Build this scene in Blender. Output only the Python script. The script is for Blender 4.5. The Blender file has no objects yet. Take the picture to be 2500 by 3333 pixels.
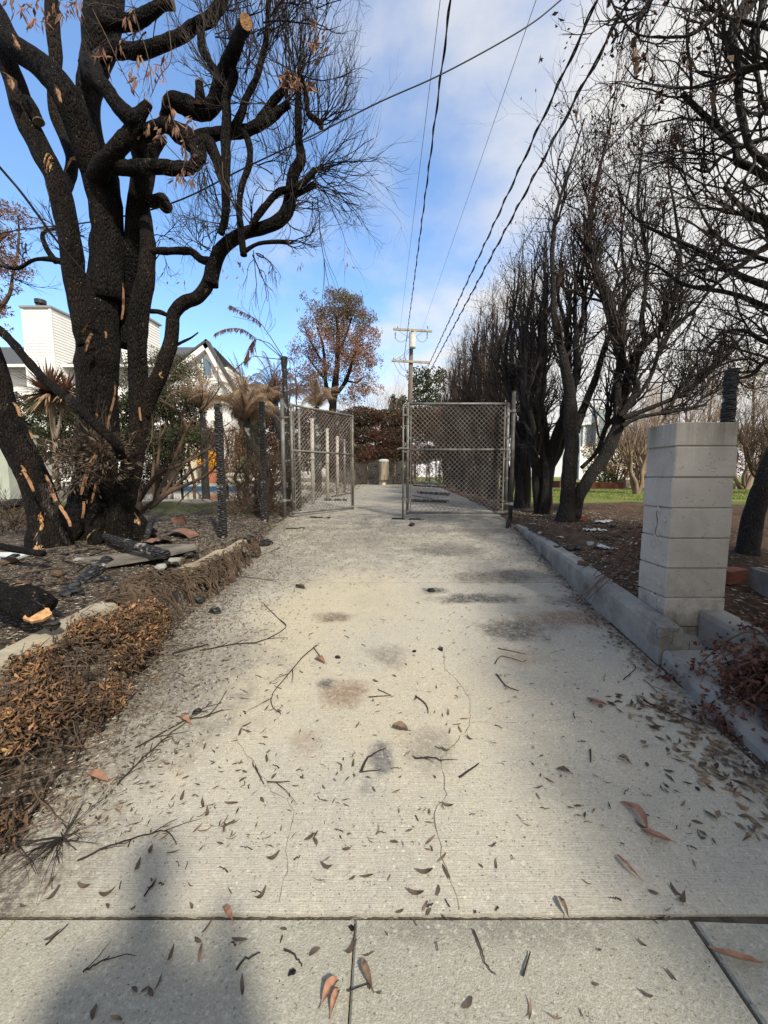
import bpy, math, random
import numpy as np
from mathutils import Vector, noise
R = math.radians
rnd = random.Random(7)
rng = np.random.default_rng(7)
scene = bpy.context.scene
col = scene.collection

# ------------------------------------------------------------------ camera, sky, sun
F = 1252.0; CX, CY = 1250.0, 1666.5; HOR = 1552.0; EYE = 1.30
TH = math.atan((CY - HOR) / F)
cam = bpy.data.objects.new('camera', bpy.data.cameras.new('camera')); col.objects.link(cam)
cam.location = (0, 0, EYE); cam.rotation_euler = (R(90) - TH, 0, 0)
cam.data.sensor_fit = 'VERTICAL'; cam.data.sensor_height = 36; cam.data.lens = F / 3333 * 36
cam.data.clip_start = 0.05; cam.data.clip_end = 2000
scene.camera = cam
SUN_EL, SUN_AZ = 43, 150.5
world = bpy.data.worlds.new('World'); scene.world = world; world.use_nodes = True
sun = bpy.data.lights.new('sun', 'SUN'); sun.energy = 4.6; sun.angle = R(3.2); sun.color = (1, .93, .80)
so = bpy.data.objects.new('sun', sun); col.objects.link(so)
sd = Vector((math.sin(R(SUN_AZ)) * math.cos(R(SUN_EL)), math.cos(R(SUN_AZ)) * math.cos(R(SUN_EL)), math.sin(R(SUN_EL))))
so.rotation_euler = sd.to_track_quat('Z', 'Y').to_euler(); so.location = sd * 30
scene.view_settings.view_transform = 'Standard'; scene.view_settings.look = 'None'
scene.view_settings.exposure = 0.30
scene.cycles.max_bounces = 6; scene.cycles.transparent_max_bounces = 8

def sky():
    nt = world.node_tree; N = nt.nodes; L = nt.links
    for n in list(N): N.remove(n)
    out = N.new('ShaderNodeOutputWorld'); bg = N.new('ShaderNodeBackground'); bg2 = N.new('ShaderNodeBackground')
    st = N.new('ShaderNodeTexSky'); st.sky_type = 'NISHITA'; st.sun_disc = False
    st.sun_elevation = R(SUN_EL); st.sun_rotation = R(SUN_AZ); st.air_density = 1.0; st.dust_density = .35; st.ozone_density = 2.2
    bg.inputs[1].default_value = 0.15
    hs = N.new('ShaderNodeHueSaturation'); hs.inputs['Saturation'].default_value = 1.18; hs.inputs['Value'].default_value = 1.75
    L.new(st.outputs[0], hs.inputs['Color']); L.new(hs.outputs[0], bg.inputs[0])
    bg2.inputs[0].default_value = (.94, .915, .875, 1); bg2.inputs[1].default_value = 0.82
    tc = N.new('ShaderNodeTexCoord'); sp = N.new('ShaderNodeSeparateXYZ'); L.new(tc.outputs['Generated'], sp.inputs[0])
    def M(op, a, b=None, c=None):
        m = N.new('ShaderNodeMath'); m.operation = op
        for i, s in enumerate((a, b, c)):
            if s is None: continue
            if isinstance(s, (int, float)): m.inputs[i].default_value = s
            else: L.new(s, m.inputs[i])
        return m.outputs[0]
    z = M('ADD', M('MAXIMUM', sp.outputs[2], 0.0), .16)
    u = M('DIVIDE', sp.outputs[0], z); v = M('DIVIDE', sp.outputs[1], z)
    cb = N.new('ShaderNodeCombineXYZ'); L.new(u, cb.inputs[0]); L.new(v, cb.inputs[1])
    cb.inputs[2].default_value = 3.7
    n1 = N.new('ShaderNodeTexNoise'); n1.inputs['Scale'].default_value = .9; n1.inputs['Detail'].default_value = 9
    n1.inputs['Roughness'].default_value = .55; n1.inputs['Distortion'].default_value = .35; L.new(cb.outputs[0], n1.inputs['Vector'])
    n2 = N.new('ShaderNodeTexNoise'); n2.inputs['Scale'].default_value = 3.6; n2.inputs['Detail'].default_value = 6; L.new(cb.outputs[0], n2.inputs['Vector'])
    # right of the driveway and near the horizon the cloud closes up
    bx_ = M('MULTIPLY', M('SMOOTH_MIN', M('MAXIMUM', sp.outputs[0], -.5), .55, .1), .52)
    low = M('MULTIPLY', M('SUBTRACT', .42, M('MINIMUM', sp.outputs[2], .42)), 1.45)
    behind = M('MULTIPLY', M('MAXIMUM', M('MULTIPLY', sp.outputs[1], -1.0), 0.0), .9)  # extra cloud added out of view to whiten the ambient light
    d = M('ADD', M('ADD', M('MULTIPLY', n1.outputs[0], 1.0), M('MULTIPLY', n2.outputs[0], .30)), M('ADD', M('ADD', bx_, low), behind))
    mr = N.new('ShaderNodeMapRange'); mr.interpolation_type = 'SMOOTHSTEP'
    L.new(d, mr.inputs[0]); mr.inputs[1].default_value = .62; mr.inputs[2].default_value = .98; mr.inputs[3].default_value = .08; mr.inputs[4].default_value = .97
    mx = N.new('ShaderNodeMixShader'); L.new(mr.outputs[0], mx.inputs[0]); L.new(bg.outputs[0], mx.inputs[1]); L.new(bg2.outputs[0], mx.inputs[2])
    L.new(mx.outputs[0], out.inputs[0])
sky()

# ------------------------------------------------------------------ pixels of the photograph -> points at a chosen distance
def at(px, py, Y):
    u = (px - CX) / F; v = (CY - py) / F
    d = Vector((u, math.cos(TH) + v * math.sin(TH), -math.sin(TH) + v * math.cos(TH)))
    return Vector((0, 0, EYE)) + d * (Y / d.y)
def pw(w, Y): return w / F * Y            # width in photo pixels -> metres at distance Y

def lerpt(t, y):
    if y <= t[0][0]: return t[0][1]
    for (a, b), (c, d) in zip(t, t[1:]):
        if y <= c: return b + (d - b) * (y - a) / (c - a)
    return t[-1][1]
G = [(-8, -.12), (0, 0), (1.015, .02), (1.75, .12), (2.5, .21), (3.5, .32), (5.3, .53), (6.3, .635), (8, .68), (10, .71), (23, .84), (60, .95), (500, .95)]
YL = [(.97, .02), (1.2, .36), (2, .50), (3, .62), (4, .69), (6, .72), (8, .80), (17.6, .99), (30, 1.05), (500, 1.1)]
YR = [(.97, .02), (1.2, .18), (2.6, .44), (3.5, .55), (5.3, .66), (8, .72), (15, .80), (30, .95), (500, 1.0)]
KL = [(1.015, -1.80), (1.8, -1.78), (2.9, -1.72), (4.3, -1.56), (5.5, -1.66), (6.3, -1.70), (8, -1.72), (24, -2.4), (500, -3)]
EL = [(1.015, -1.25), (1.75, -1.33), (2.35, -1.45), (3.9, -1.55), (5.5, -1.62), (6.3, -1.64), (8, -1.68), (24, -2.3), (500, -3)]
XR = [(0, 1.52), (1.015, 1.56), (1.78, 1.61), (2.95, 1.66), (5.6, 1.93), (6.3, 1.98), (8, 2.08), (24, 3.0), (500, 4)]
POOL = (-9.5, -2.75, 8.45, 17.5)
def prof(y): return lerpt(G, y)
def sm(t): t = max(0, min(1, t)); return t * t * (3 - 2 * t)
def terr(x, y):
    g = prof(y)
    if y < 1.015: return g
    kl = lerpt(KL, y); el = lerpt(EL, y); xr = lerpt(XR, y)
    if x < kl - .07:
        a = lerpt(YL, y); t = sm((kl - x) / 1.3); z = a - .06 + .06 * t
        z += .05 * noise.noise(Vector((x * 1.3, y * 1.3, 0))) * min(1, 8 / max(y, 1)) + .012 * noise.noise(Vector((x * 7, y * 7, 2))) * (y < 12)
        if POOL[0] < x < POOL[1] and POOL[2] < y < POOL[3]: z = .2
        return z
    if x < el:
        t = (x - kl) / max(el - kl, .01); h = (lerpt(YL, y) - g) * .5 * (y < 5.5)
        return g + max(.0, h) * (1 - sm(t)) + .015 * noise.noise(Vector((x * 6, y * 6, 1)))
    if x <= xr + .08: return g
    a = lerpt(YR, y)
    if y < 2.7 and x < xr + .42: return g
    z = a - .04 + .05 * sm((x - xr) / 1.5)
    return max(g, z + .04 * noise.noise(Vector((x * 1.1, y * 1.1, 5))) * min(1, 8 / max(y, 1)) + .014 * noise.noise(Vector((x * 6, y * 6, 9))) * (y < 12))
def gp(px, py, lift=0.0):                 # the point of the ground seen at a pixel
    lo = None; Y = .5
    while Y < 80:
        p = at(px, py, Y)
        if p.z <= terr(p.x, p.y): break
        Y *= 1.02
    a, b = Y / 1.02, Y
    for _ in range(14):
        m = (a + b) / 2; p = at(px, py, m)
        if p.z <= terr(p.x, p.y): b = m
        else: a = m
    p = at(px, py, b); p.z = terr(p.x, p.y) + lift
    return p

# ------------------------------------------------------------------ mesh collecting
class MB:
    def __init__(s): s.v = []; s.q = []; s.t = []; s.n = 0
    def add(s, v, q=None, t=None):
        v = np.asarray(v, float).reshape(-1, 3)
        if q is not None and len(q): s.q.append(np.asarray(q, int).reshape(-1, 4) + s.n)
        if t is not None and len(t): s.t.append(np.asarray(t, int).reshape(-1, 3) + s.n)
        s.v.append(v); s.n += len(v)
    def box(s, x0, x1, y0, y1, z0, z1, rz=0, c=None, M=None):
        v = np.array([[x, y, z] for z in (z0, z1) for y in (y0, y1) for x in (x0, x1)], float)
        if rz:
            cx, cy = c if c else ((x0 + x1) / 2, (y0 + y1) / 2); a = math.cos(rz); b = math.sin(rz)
            X = v[:, 0] - cx; Yv = v[:, 1] - cy; v[:, 0] = cx + X * a - Yv * b; v[:, 1] = cy + X * b + Yv * a
        if M is not None: v = np.array([M @ Vector(p) for p in v])
        s.add(v, [[0, 2, 3, 1], [4, 5, 7, 6], [0, 1, 5, 4], [1, 3, 7, 5], [3, 2, 6, 7], [2, 0, 4, 6]])
    def tube(s, P, rad, sides=8, cap=True, rough=0.0, rs=6.0, flat=None):
        P = [Vector(p) for p in P]; n = len(P)
        if n < 2: return
        if not hasattr(rad, '__len__'): rad = [rad] * n
        T = [(P[min(i + 1, n - 1)] - P[max(i - 1, 0)]).normalized() for i in range(n)]
        up = Vector((0, 0, 1)) if abs(T[0].z) < .9 else Vector((1, 0, 0))
        nx = T[0].cross(up).normalized(); V = []
        cs = [(math.cos(2 * math.pi * k / sides), math.sin(2 * math.pi * k / sides)) for k in range(sides)]
        for i in range(n):
            nx = (nx - T[i] * nx.dot(T[i]));
            nx = nx.normalized() if nx.length > 1e-6 else T[i].orthogonal().normalized()
            ny = T[i].cross(nx); r = rad[i]
            for c, d in cs:
                o = nx * c + ny * d; rr = r
                if rough:
                    q = P[i] + o * r
                    rr = r * (1 + rough * (noise.noise(q * rs) + .5 * noise.noise(q * rs * 2.7)))
                V.append(P[i] + o * rr)
        Q = []
        for i in range(n - 1):
            for k in range(sides):
                a = i * sides + k; b = i * sides + (k + 1) % sides
                Q.append((a, b, b + sides, a + sides))
        Tt = []
        if cap:
            V.append(P[0]); V.append(P[-1]); e = (n - 1) * sides
            for k in range(sides):
                Tt.append((n * sides, (k + 1) % sides, k)); Tt.append((n * sides + 1, e + k, e + (k + 1) % sides))
        s.add([tuple(p) for p in V], Q, Tt)
    def build(s, name, mat, parent=None, smooth=False):
        me = bpy.data.meshes.new(name)
        v = np.concatenate(s.v) if s.v else np.zeros((0, 3))
        q = np.concatenate(s.q) if s.q else np.zeros((0, 4), int); t = np.concatenate(s.t) if s.t else np.zeros((0, 3), int)
        me.vertices.add(len(v)); me.vertices.foreach_set('co', v.ravel())
        nl = len(q) * 4 + len(t) * 3; me.loops.add(nl)
        me.loops.foreach_set('vertex_index', np.concatenate([q.ravel(), t.ravel()]).astype(np.int32))
        me.polygons.add(len(q) + len(t))
        ls = np.concatenate([np.arange(len(q)) * 4, len(q) * 4 + np.arange(len(t)) * 3]).astype(np.int32)
        me.polygons.foreach_set('loop_start', ls)
        me.polygons.foreach_set('use_smooth', np.full(len(q) + len(t), bool(smooth)))
        me.update(calc_edges=True); me.validate()
        if mat: me.materials.append(mat)
        o = bpy.data.objects.new(name, me); col.objects.link(o)
        if parent: o.parent = parent
        return o

def spline(P, per=6):
    """Catmull-Rom through points that carry a radius: (Vector, r)"""
    out = []; n = len(P)
    for i in range(n - 1):
        p0, p1, p2, p3 = P[max(i - 1, 0)], P[i], P[i + 1], P[min(i + 2, n - 1)]
        for k in range(per):
            t = k / per; t2 = t * t; t3 = t2 * t
            f = lambda a, b, c, d: .5 * ((2 * b) + (-a + c) * t + (2 * a - 5 * b + 4 * c - d) * t2 + (-a + 3 * b - 3 * c + d) * t3)
            out.append((Vector([f(p0[0][j], p1[0][j], p2[0][j], p3[0][j]) for j in range(3)]), p1[1] + (p2[1] - p1[1]) * t))
    out.append(P[-1]); return out

def leaves(mb, C, L, W, D=None, seed=1, jit=1.0, fold=.35, curl=.0, spread=1.0):
    """lens shaped folded leaves: centres Nx3, length, width, preferred direction"""
    g = np.random.default_rng(seed); C = np.asarray(C, float); n = len(C)
    if n == 0: return
    d = g.normal(size=(n, 3)) * spread
    if D is not None: d = d * jit + np.asarray(D, float)
    d /= np.linalg.norm(d, axis=1, keepdims=True) + 1e-9
    u = g.normal(size=(n, 3)); u -= d * (u * d).sum(1, keepdims=True); u /= np.linalg.norm(u, axis=1, keepdims=True) + 1e-9
    w = np.cross(d, u)
    L = (L * g.uniform(.6, 1.3, n))[:, None]; W = (W * g.uniform(.7, 1.3, n))[:, None]
    base = C - d * L * .5; tip = C + d * L * .5 + w * L * curl; m = C + w * W * fold
    V = np.stack([base, C + u * W * .5 - d * L * .05, tip, C - u * W * .5 - d * L * .05, m], 1).reshape(-1, 3)
    i = np.arange(n)[:, None] * 5
    T = np.concatenate([i + np.array([0, 1, 4]), i + np.array([1, 2, 4]), i + np.array([2, 3, 4]), i + np.array([3, 0, 4])])
    mb.add(V, None, T)

def tag(o, label=None, cat=None, group=None, kind=None):
    if label: o['label'] = label
    if cat: o['category'] = cat
    if group: o['group'] = group
    if kind: o['kind'] = kind
    return o
def thing(name, loc, label, cat, group=None, rz=0):
    o = bpy.data.objects.new(name, None); col.objects.link(o); o.location = loc; o.rotation_euler = (0, 0, rz)
    o.empty_display_size = .1
    return tag(o, label, cat, group)
def rebase(e, *parts):
    """part meshes were written in world space: keep them there under their thing's base"""
    for p in parts:
        p.parent = e; p.location = (-e.location.x, -e.location.y, -e.location.z)
def copy_tree(o, parent=None):
    c = o.copy(); col.objects.link(c)
    if parent: c.parent = parent
    for ch in list(o.children):
        d = copy_tree(ch, c)
    return c

# ------------------------------------------------------------------ materials
def mat(name, base, rough=.85, vary=None, vscale=5, vdetail=6, bump=0, bscale=20, metal=0, stretch=(1, 1, 1), ramp=(.35, .65), island=0, spec=.3, extra=None, trans=0, bdist=.02):
    m = bpy.data.materials.new(name); m.use_nodes = True; nt = m.node_tree; N = nt.nodes; L = nt.links
    b = N['Principled BSDF']; b.inputs['Base Color'].default_value = (*base, 1); b.inputs['Roughness'].default_value = rough
    b.inputs['Metallic'].default_value = metal; b.inputs['Specular IOR Level'].default_value = spec
    tc = N.new('ShaderNodeTexCoord'); mp = N.new('ShaderNodeMapping'); mp.inputs['Scale'].default_value = stretch
    L.new(tc.outputs['Object'], mp.inputs[0]); cur = None
    def nz(sc, det=6, ro=.55, di=0, vec=None):
        n = N.new('ShaderNodeTexNoise'); n.inputs['Scale'].default_value = sc; n.inputs['Detail'].default_value = det
        n.inputs['Roughness'].default_value = ro; n.inputs['Distortion'].default_value = di; L.new(vec or mp.outputs[0], n.inputs['Vector']); return n.outputs[0]
    def rng_(s, a, b_, c=0, d=1):
        r = N.new('ShaderNodeMapRange'); L.new(s, r.inputs[0])
        for i, k in enumerate((a, b_, c, d)): r.inputs[i + 1].default_value = k
        return r.outputs[0]
    def mix(fac, a, b_):
        x = N.new('ShaderNodeMix'); x.data_type = 'RGBA'
        if isinstance(fac, float): x.inputs[0].default_value = fac
        else: L.new(fac, x.inputs[0])
        for i, c in ((6, a), (7, b_)):
            if isinstance(c, tuple): x.inputs[i].default_value = (*c, 1)
            else: L.new(c, x.inputs[i])
        return x.outputs[2]
    if vary:
        cur = mix(rng_(nz(vscale, vdetail), ramp[0], ramp[1]), base, vary)
    if island:
        ge = N.new('ShaderNodeNewGeometry'); hs = N.new('ShaderNodeHueSaturation')
        hs.inputs['Color'].default_value = (*base, 1)
        if cur: L.new(cur, hs.inputs['Color'])
        L.new(rng_(ge.outputs['Random Per Island'], 0, 1, 1 - island, 1 + island), hs.inputs['Value'])
        wn = N.new('ShaderNodeMath'); wn.operation = 'FRACT'; w2 = N.new('ShaderNodeMath'); w2.operation = 'MULTIPLY'; w2.inputs[1].default_value = 17.3
        L.new(ge.outputs['Random Per Island'], w2.inputs[0]); L.new(w2.outputs[0], wn.inputs[0])
        L.new(rng_(wn.outputs[0], 0, 1, .485, .515), hs.inputs['Hue']); cur = hs.outputs[0]
    bsock = None
    if bump: bsock = nz(bscale, 8, .6)
    if extra: cur, bsock = extra(N, L, nz, rng_, mix, tc, mp, cur, bsock)
    if cur: L.new(cur, b.inputs['Base Color'])
    if bsock:
        bp = N.new('ShaderNodeBump'); bp.inputs['Strength'].default_value = bump or 1; bp.inputs['Distance'].default_value = bdist
        L.new(bsock, bp.inputs['Height']); L.new(bp.outputs[0], b.inputs['Normal'])
    if trans:
        b.inputs['Subsurface Weight'].default_value = 0
        t = N.new('ShaderNodeBsdfTranslucent'); ms = N.new('ShaderNodeMixShader'); ms.inputs[0].default_value = trans
        if cur: L.new(cur, t.inputs[0])
        else: t.inputs[0].default_value = (*base, 1)
        L.new(b.outputs[0], ms.inputs[1]); L.new(t.outputs[0], ms.inputs[2]); L.new(ms.outputs[0], N['Material Output'].inputs[0])
    return m

def blob(N, L, vec, c, r, nzs, amt=.5):
    """soft irregular stain with its own place: 1 inside, 0 outside"""
    s = N.new('ShaderNodeVectorMath'); s.operation = 'SUBTRACT'; L.new(vec, s.inputs[0]); s.inputs[1].default_value = (c[0], c[1], 0)
    k = N.new('ShaderNodeVectorMath'); k.operation = 'MULTIPLY'; L.new(s.outputs[0], k.inputs[0]); k.inputs[1].default_value = (1 / r[0], 1 / r[1], 0)
    l = N.new('ShaderNodeVectorMath'); l.operation = 'LENGTH'; L.new(k.outputs[0], l.inputs[0])
    a = N.new('ShaderNodeMath'); a.operation = 'MULTIPLY_ADD'; L.new(nzs, a.inputs[0]); a.inputs[1].default_value = amt * 2.6; a.inputs[2].default_value = -amt * 1.3
    b = N.new('ShaderNodeMath'); b.operation = 'ADD'; L.new(l.outputs['Value'], b.inputs[0]); L.new(a.outputs[0], b.inputs[1])
    m = N.new('ShaderNodeMapRange'); m.interpolation_type = 'SMOOTHSTEP'; L.new(b.outputs[0], m.inputs[0])
    m.inputs[1].default_value = .35; m.inputs[2].default_value = 1.10; m.inputs[3].default_value = 1; m.inputs[4].default_value = 0
    return m.outputs[0]
def addm(N, L, a, b, op='MAXIMUM'):
    m = N.new('ShaderNodeMath'); m.operation = op
    for i, s in enumerate((a, b)):
        if isinstance(s, (int, float)): m.inputs[i].default_value = s
        else: L.new(s, m.inputs[i])
    return m.outputs[0]

def concrete_extra(stains=(), warm=(), streak=True, speck=.5, sand=None):
    def ex(N, L, nz, rng_, mix, tc, mp, cur, bs):
        vec = tc.outputs['Object']
        c = mix(rng_(nz(1.1, 5, .6), .38, .66), (.45, .41, .32), (.385, .355, .285))
        c = mix(rng_(nz(7, 6, .65), .35, .72, 0, .55), c, (.30, .295, .27))
        c = mix(rng_(nz(.55, 3), .46, .62, 0, .55), c, (.47, .42, .315))
        if sand: c = mix(.75, c, sand)
        n2 = nz(4.5, 6, .65); n3 = nz(28, 3, .5)
        for (p, r, a) in warm:
            c = mix(addm(N, L, blob(N, L, vec, p, r, n2), a, 'MULTIPLY'), c, (.50, .42, .26))
        for (p, r, a, colr) in stains:
            c = mix(addm(N, L, addm(N, L, blob(N, L, vec, p, r, n2, .75), rng_(n3, .3, .6, .6, 1), 'MULTIPLY'), min(1, a * 1.15), 'MULTIPLY'), c, colr)
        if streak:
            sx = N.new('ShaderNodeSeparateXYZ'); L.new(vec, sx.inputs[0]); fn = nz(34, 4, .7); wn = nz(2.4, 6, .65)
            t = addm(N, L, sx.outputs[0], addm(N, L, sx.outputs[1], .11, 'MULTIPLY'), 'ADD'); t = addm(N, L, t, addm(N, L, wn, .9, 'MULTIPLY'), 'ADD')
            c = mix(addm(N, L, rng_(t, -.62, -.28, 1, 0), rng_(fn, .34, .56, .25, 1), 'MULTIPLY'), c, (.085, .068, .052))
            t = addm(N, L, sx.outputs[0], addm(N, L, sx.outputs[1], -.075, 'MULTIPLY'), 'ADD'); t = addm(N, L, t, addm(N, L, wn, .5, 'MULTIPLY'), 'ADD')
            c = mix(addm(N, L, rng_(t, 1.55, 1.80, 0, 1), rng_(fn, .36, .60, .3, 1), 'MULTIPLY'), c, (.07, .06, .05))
        if streak:
            fy = rng_(addm(N, L, sx.outputs[1], addm(N, L, nz(1.6, 6, .7), 3.0, 'MULTIPLY'), 'ADD'), 4.6, 6.2)
            c = mix(addm(N, L, fy, rng_(nz(5, 7, .72), .40, .62, .12, .85), 'MULTIPLY'), c, (.17, .15, .125))
        # exposed grains and chips, dark pits
        vo = N.new('ShaderNodeTexVoronoi'); vo.inputs['Scale'].default_value = 85; L.new(vec, vo.inputs['Vector'])
        sel = rng_(vo.outputs['Color'], .80, .84)
        ch = addm(N, L, rng_(vo.outputs['Distance'], .30, .42, 1, 0), sel, 'MULTIPLY')
        c = mix(addm(N, L, addm(N, L, ch, rng_(nz(1.3, 3), .42, .6, .25, 1), 'MULTIPLY'), speck, 'MULTIPLY'), c, (.80, .77, .66))
        v2 = N.new('ShaderNodeTexVoronoi'); v2.inputs['Scale'].default_value = 78; L.new(vec, v2.inputs['Vector'])
        dk = addm(N, L, rng_(v2.outputs['Distance'], .16, .34, 1, 0), rng_(v2.outputs['Color'], .66, .72), 'MULTIPLY')
        c = mix(addm(N, L, dk, .6, 'MULTIPLY'), c, (.09, .08, .07))
        g = nz(170, 3, .7)
        c = mix(rng_(g, .42, .66, 0, .45), c, (.16, .15, .135)); c = mix(rng_(nz(60, 5, .75), .52, .62, 0, .35), c, (.55, .53, .46))
        b = g
        if streak:
            ms = N.new('ShaderNodeMapping'); ms.inputs['Scale'].default_value = (6, 270, 1); L.new(vec, ms.inputs[0])
            sn = nz(1, 4, .6, .3, ms.outputs[0]); c = mix(rng_(sn, .42, .75, 0, .14), c, (.19, .185, .17)); b = addm(N, L, g, sn, 'ADD')
        return c, b
    return ex
soot = (.035, .032, .032); rust = (.20, .115, .065)
def gst(px, py, rx, ry, a, c): p = gp(px, py); return ((p.x, p.y), (pw(rx, p.y), ry), a, c)
STAINS = [gst(1450, 1790, 170, .30, .95, soot), gst(1310, 1722, 170, .33, .6, (.09, .08, .065)), gst(1405, 1922, 55, .10, 1, (.02, .02, .02)), gst(1560, 1950, 170, .12, .95, soot),
          gst(1620, 1880, 200, .22, .75, (.10, .075, .055)), gst(1680, 2050, 150, .20, .8, (.07, .055, .045)), gst(1880, 2010, 210, .20, .75, rust), gst(1930, 1960, 180, .16, .7, soot),
          gst(1090, 2010, 80, .10, .85, (.14, .09, .06)), gst(1110, 2260, 110, .12, .7, rust), gst(1250, 2140, 90, .16, .55, (.12, .105, .09)),
          gst(1400, 2440, 110, .14, .55, (.14, .12, .09)), gst(1060, 2230, 40, .05, .7, soot), gst(1600, 1728, 240, .2, .7, (.10, .075, .055)), gst(1180, 1760, 260, .5, .45, (.14, .12, .10)),
          gst(640, 2200, 300, .75, .75, (.16, .145, .125)), gst(880, 1850, 260, .9, .5, (.17, .15, .125)), gst(1240, 2470, 50, .10, .8, (.08, .08, .085)), gst(1190, 2560, 40, .08, .45, (.12, .12, .12)),
          gst(1450, 1640, 260, .9, .45, (.14, .12, .10)), gst(1700, 2140, 110, .1, .4, rust), gst(1000, 2420, 80, .1, .35, rust)]
WARM = [((-.75, 2.3), (.6, 1.0), .45), ((-.35, 3.3), (.8, .9), .45), ((.1, 1.9), (.6, .6), .3), ((-.6, 5.2), (1.0, 1.2), .35)]
m_drive = mat('driveway_concrete', (.4, .39, .34), .9, bump=.8, extra=concrete_extra(STAINS, WARM), bdist=.004)
m_walk = mat('sidewalk_concrete', (.36, .35, .29), .92, bump=.8, extra=concrete_extra([((-.7, .55), (.45, .4), .35, (.2, .2, .19)), ((.35, 1.0), (.5, .08), .5, (.13, .12, .10))], (), False, .35, (.315, .30, .235)), bdist=.006)
def soil_extra(N, L, nz, rng_, mix, tc, mp, cur, bs):
    vec = tc.outputs['Object']
    c = mix(rng_(nz(2.2, 7, .65), .35, .65), (.035, .026, .020), (.095, .072, .054))
    c = mix(rng_(nz(30, 4, .7), .50, .66, 0, .8), c, (.27, .235, .19))
    c = mix(rng_(nz(75, 2, .6), .62, .68, 0, .8), c, (.50, .48, .44))
    c = mix(rng_(nz(11, 5, .7), .52, .60, 0, .85), c, (.018, .015, .013))
    sx = N.new('ShaderNodeSeparateXYZ'); L.new(vec, sx.inputs[0])
    # right yard: reddish bark soil, then lawn further in
    red = rng_(sx.outputs[0], 1.6, 2.2); c2 = mix(rng_(nz(1.4, 5, .6), .35, .6), (.11, .06, .038), (.035, .024, .019))
    c2 = mix(rng_(nz(24, 4, .7), .55, .66, 0, .7), c2, (.26, .20, .15))
    c = mix(addm(N, L, red, .8, 'MULTIPLY'), c, c2)
    wob = nz(.8, 4)
    yy = addm(N, L, sx.outputs[1], addm(N, L, wob, 2.4, 'MULTIPLY'), 'ADD')
    lawn = addm(N, L, rng_(yy, 9.2, 9.9), rng_(sx.outputs[0], 2.9, 3.6), 'MULTIPLY')
    gr = mix(rng_(nz(1.2, 5, .65), .4, .62), (.115, .17, .035), (.24, .215, .085))
    gr = mix(rng_(nz(20, 3), .45, .6, 0, .5), gr, (.07, .11, .025))
    c = mix(lawn, c, gr)
    # left: pale paving round the pool
    deck = addm(N, L, rng_(yy, 8.6, 9.2), rng_(sx.outputs[0], -2.3, -2.0, 1, 0), 'MULTIPLY')
    c = mix(deck, c, mix(rng_(nz(1.7, 5), .4, .6), (.34, .31, .26), (.22, .20, .17)))
    lf = addm(N, L, addm(N, L, rng_(yy, 6.9, 7.6), rng_(yy, 8.8, 9.2, 1, 0), 'MULTIPLY'), rng_(sx.outputs[0], -2.3, -2.0, 1, 0), 'MULTIPLY')
    c = mix(addm(N, L, lf, rng_(nz(3, 5), .4, .6, .2, .9), 'MULTIPLY'), c, (.10, .11, .035))
    return c, nz(38, 8, .7)
m_soil = mat('soil', (.1, .07, .05), 1, bump=1, extra=soil_extra, spec=.1, bdist=.03)

def char_extra(peel=.62, peelc=(.42, .20, .075), peel2=(.50, .36, .20), zf=None):
    def ex(N, L, nz, rng_, mix, tc, mp, cur, bs):
        ms = N.new('ShaderNodeMapping'); ms.inputs['Scale'].default_value = (1, 1, .28); L.new(tc.outputs['Object'], ms.inputs[0]); v = ms.outputs[0]
        ridge = nz(22, 7, .65, .5, v)
        c = mix(rng_(ridge, .38, .68), (.0035, .003, .003), (.017, .0135, .0115))
        c = mix(rng_(nz(2.6, 5, .6, 0, v), .50, .66, 0, .5), c, (.036, .024, .017))
        c = mix(rng_(nz(52, 2, .5), .70, .73, 0, .8), c, (.20, .155, .11))
        c = mix(addm(N, L, rng_(nz(1.9, 6, .7, .4, v), .60, .68), rng_(ridge, .42, .55), 'MULTIPLY'), c, (.075, .068, .062))
        pn = nz(2.7, 7, .62, 1.1, v); c = mix(rng_(pn, peel, peel + .012), c, mix(rng_(ridge, .4, .6), peelc, peel2))
        vo = N.new('ShaderNodeTexVoronoi'); vo.feature = 'DISTANCE_TO_EDGE'; vo.inputs['Scale'].default_value = 55; L.new(v, vo.inputs['Vector'])
        return c, addm(N, L, rng_(vo.outputs['Distance'], 0, .25), addm(N, L, ridge, 1.6, 'MULTIPLY'), 'ADD')
    return ex
m_bark = mat('charred_bark', (.02, .02, .02), .85, bump=.9, extra=char_extra(.655), bdist=.02, spec=.15)
m_barkp = mat('peeling_charred_bark', (.02, .02, .02), .85, bump=.9, extra=char_extra(.605), bdist=.02, spec=.15)
m_hbark = mat('scorched_bark', (.02, .02, .02), .8, bump=.6, extra=char_extra(.66, (.13, .07, .045), (.18, .13, .09)), bdist=.02, spec=.35)
m_twig = mat('charred_twig', (.013, .011, .010), .85, vary=(.038, .028, .023), vscale=3)
m_twigb = mat('brown_twig', (.10, .065, .042), .85, vary=(.05, .035, .026), vscale=4)
m_twigp = mat('grey_brown_twig', (.17, .12, .085), .85, vary=(.28, .21, .155), vscale=2)
m_palebark = mat('pale_bark', (.34, .28, .21), .85, vary=(.16, .12, .085), vscale=6, bump=.5, stretch=(1, 1, .4))
m_cut = mat('fresh_cut_wood', (.52, .31, .15), .85, vary=(.30, .15, .07), vscale=26, stretch=(1, 2.5, 1), bump=.4, bscale=60)
m_dead = mat('dead_orange_leaf', (.27, .15, .075), .85, vary=(.085, .05, .03), vscale=7, ramp=(.42, .58), island=.6, trans=.15)
m_deadred = mat('dead_red_leaf', (.115, .042, .030), .8, vary=(.20, .075, .045), vscale=5, island=.5, trans=.15)
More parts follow.
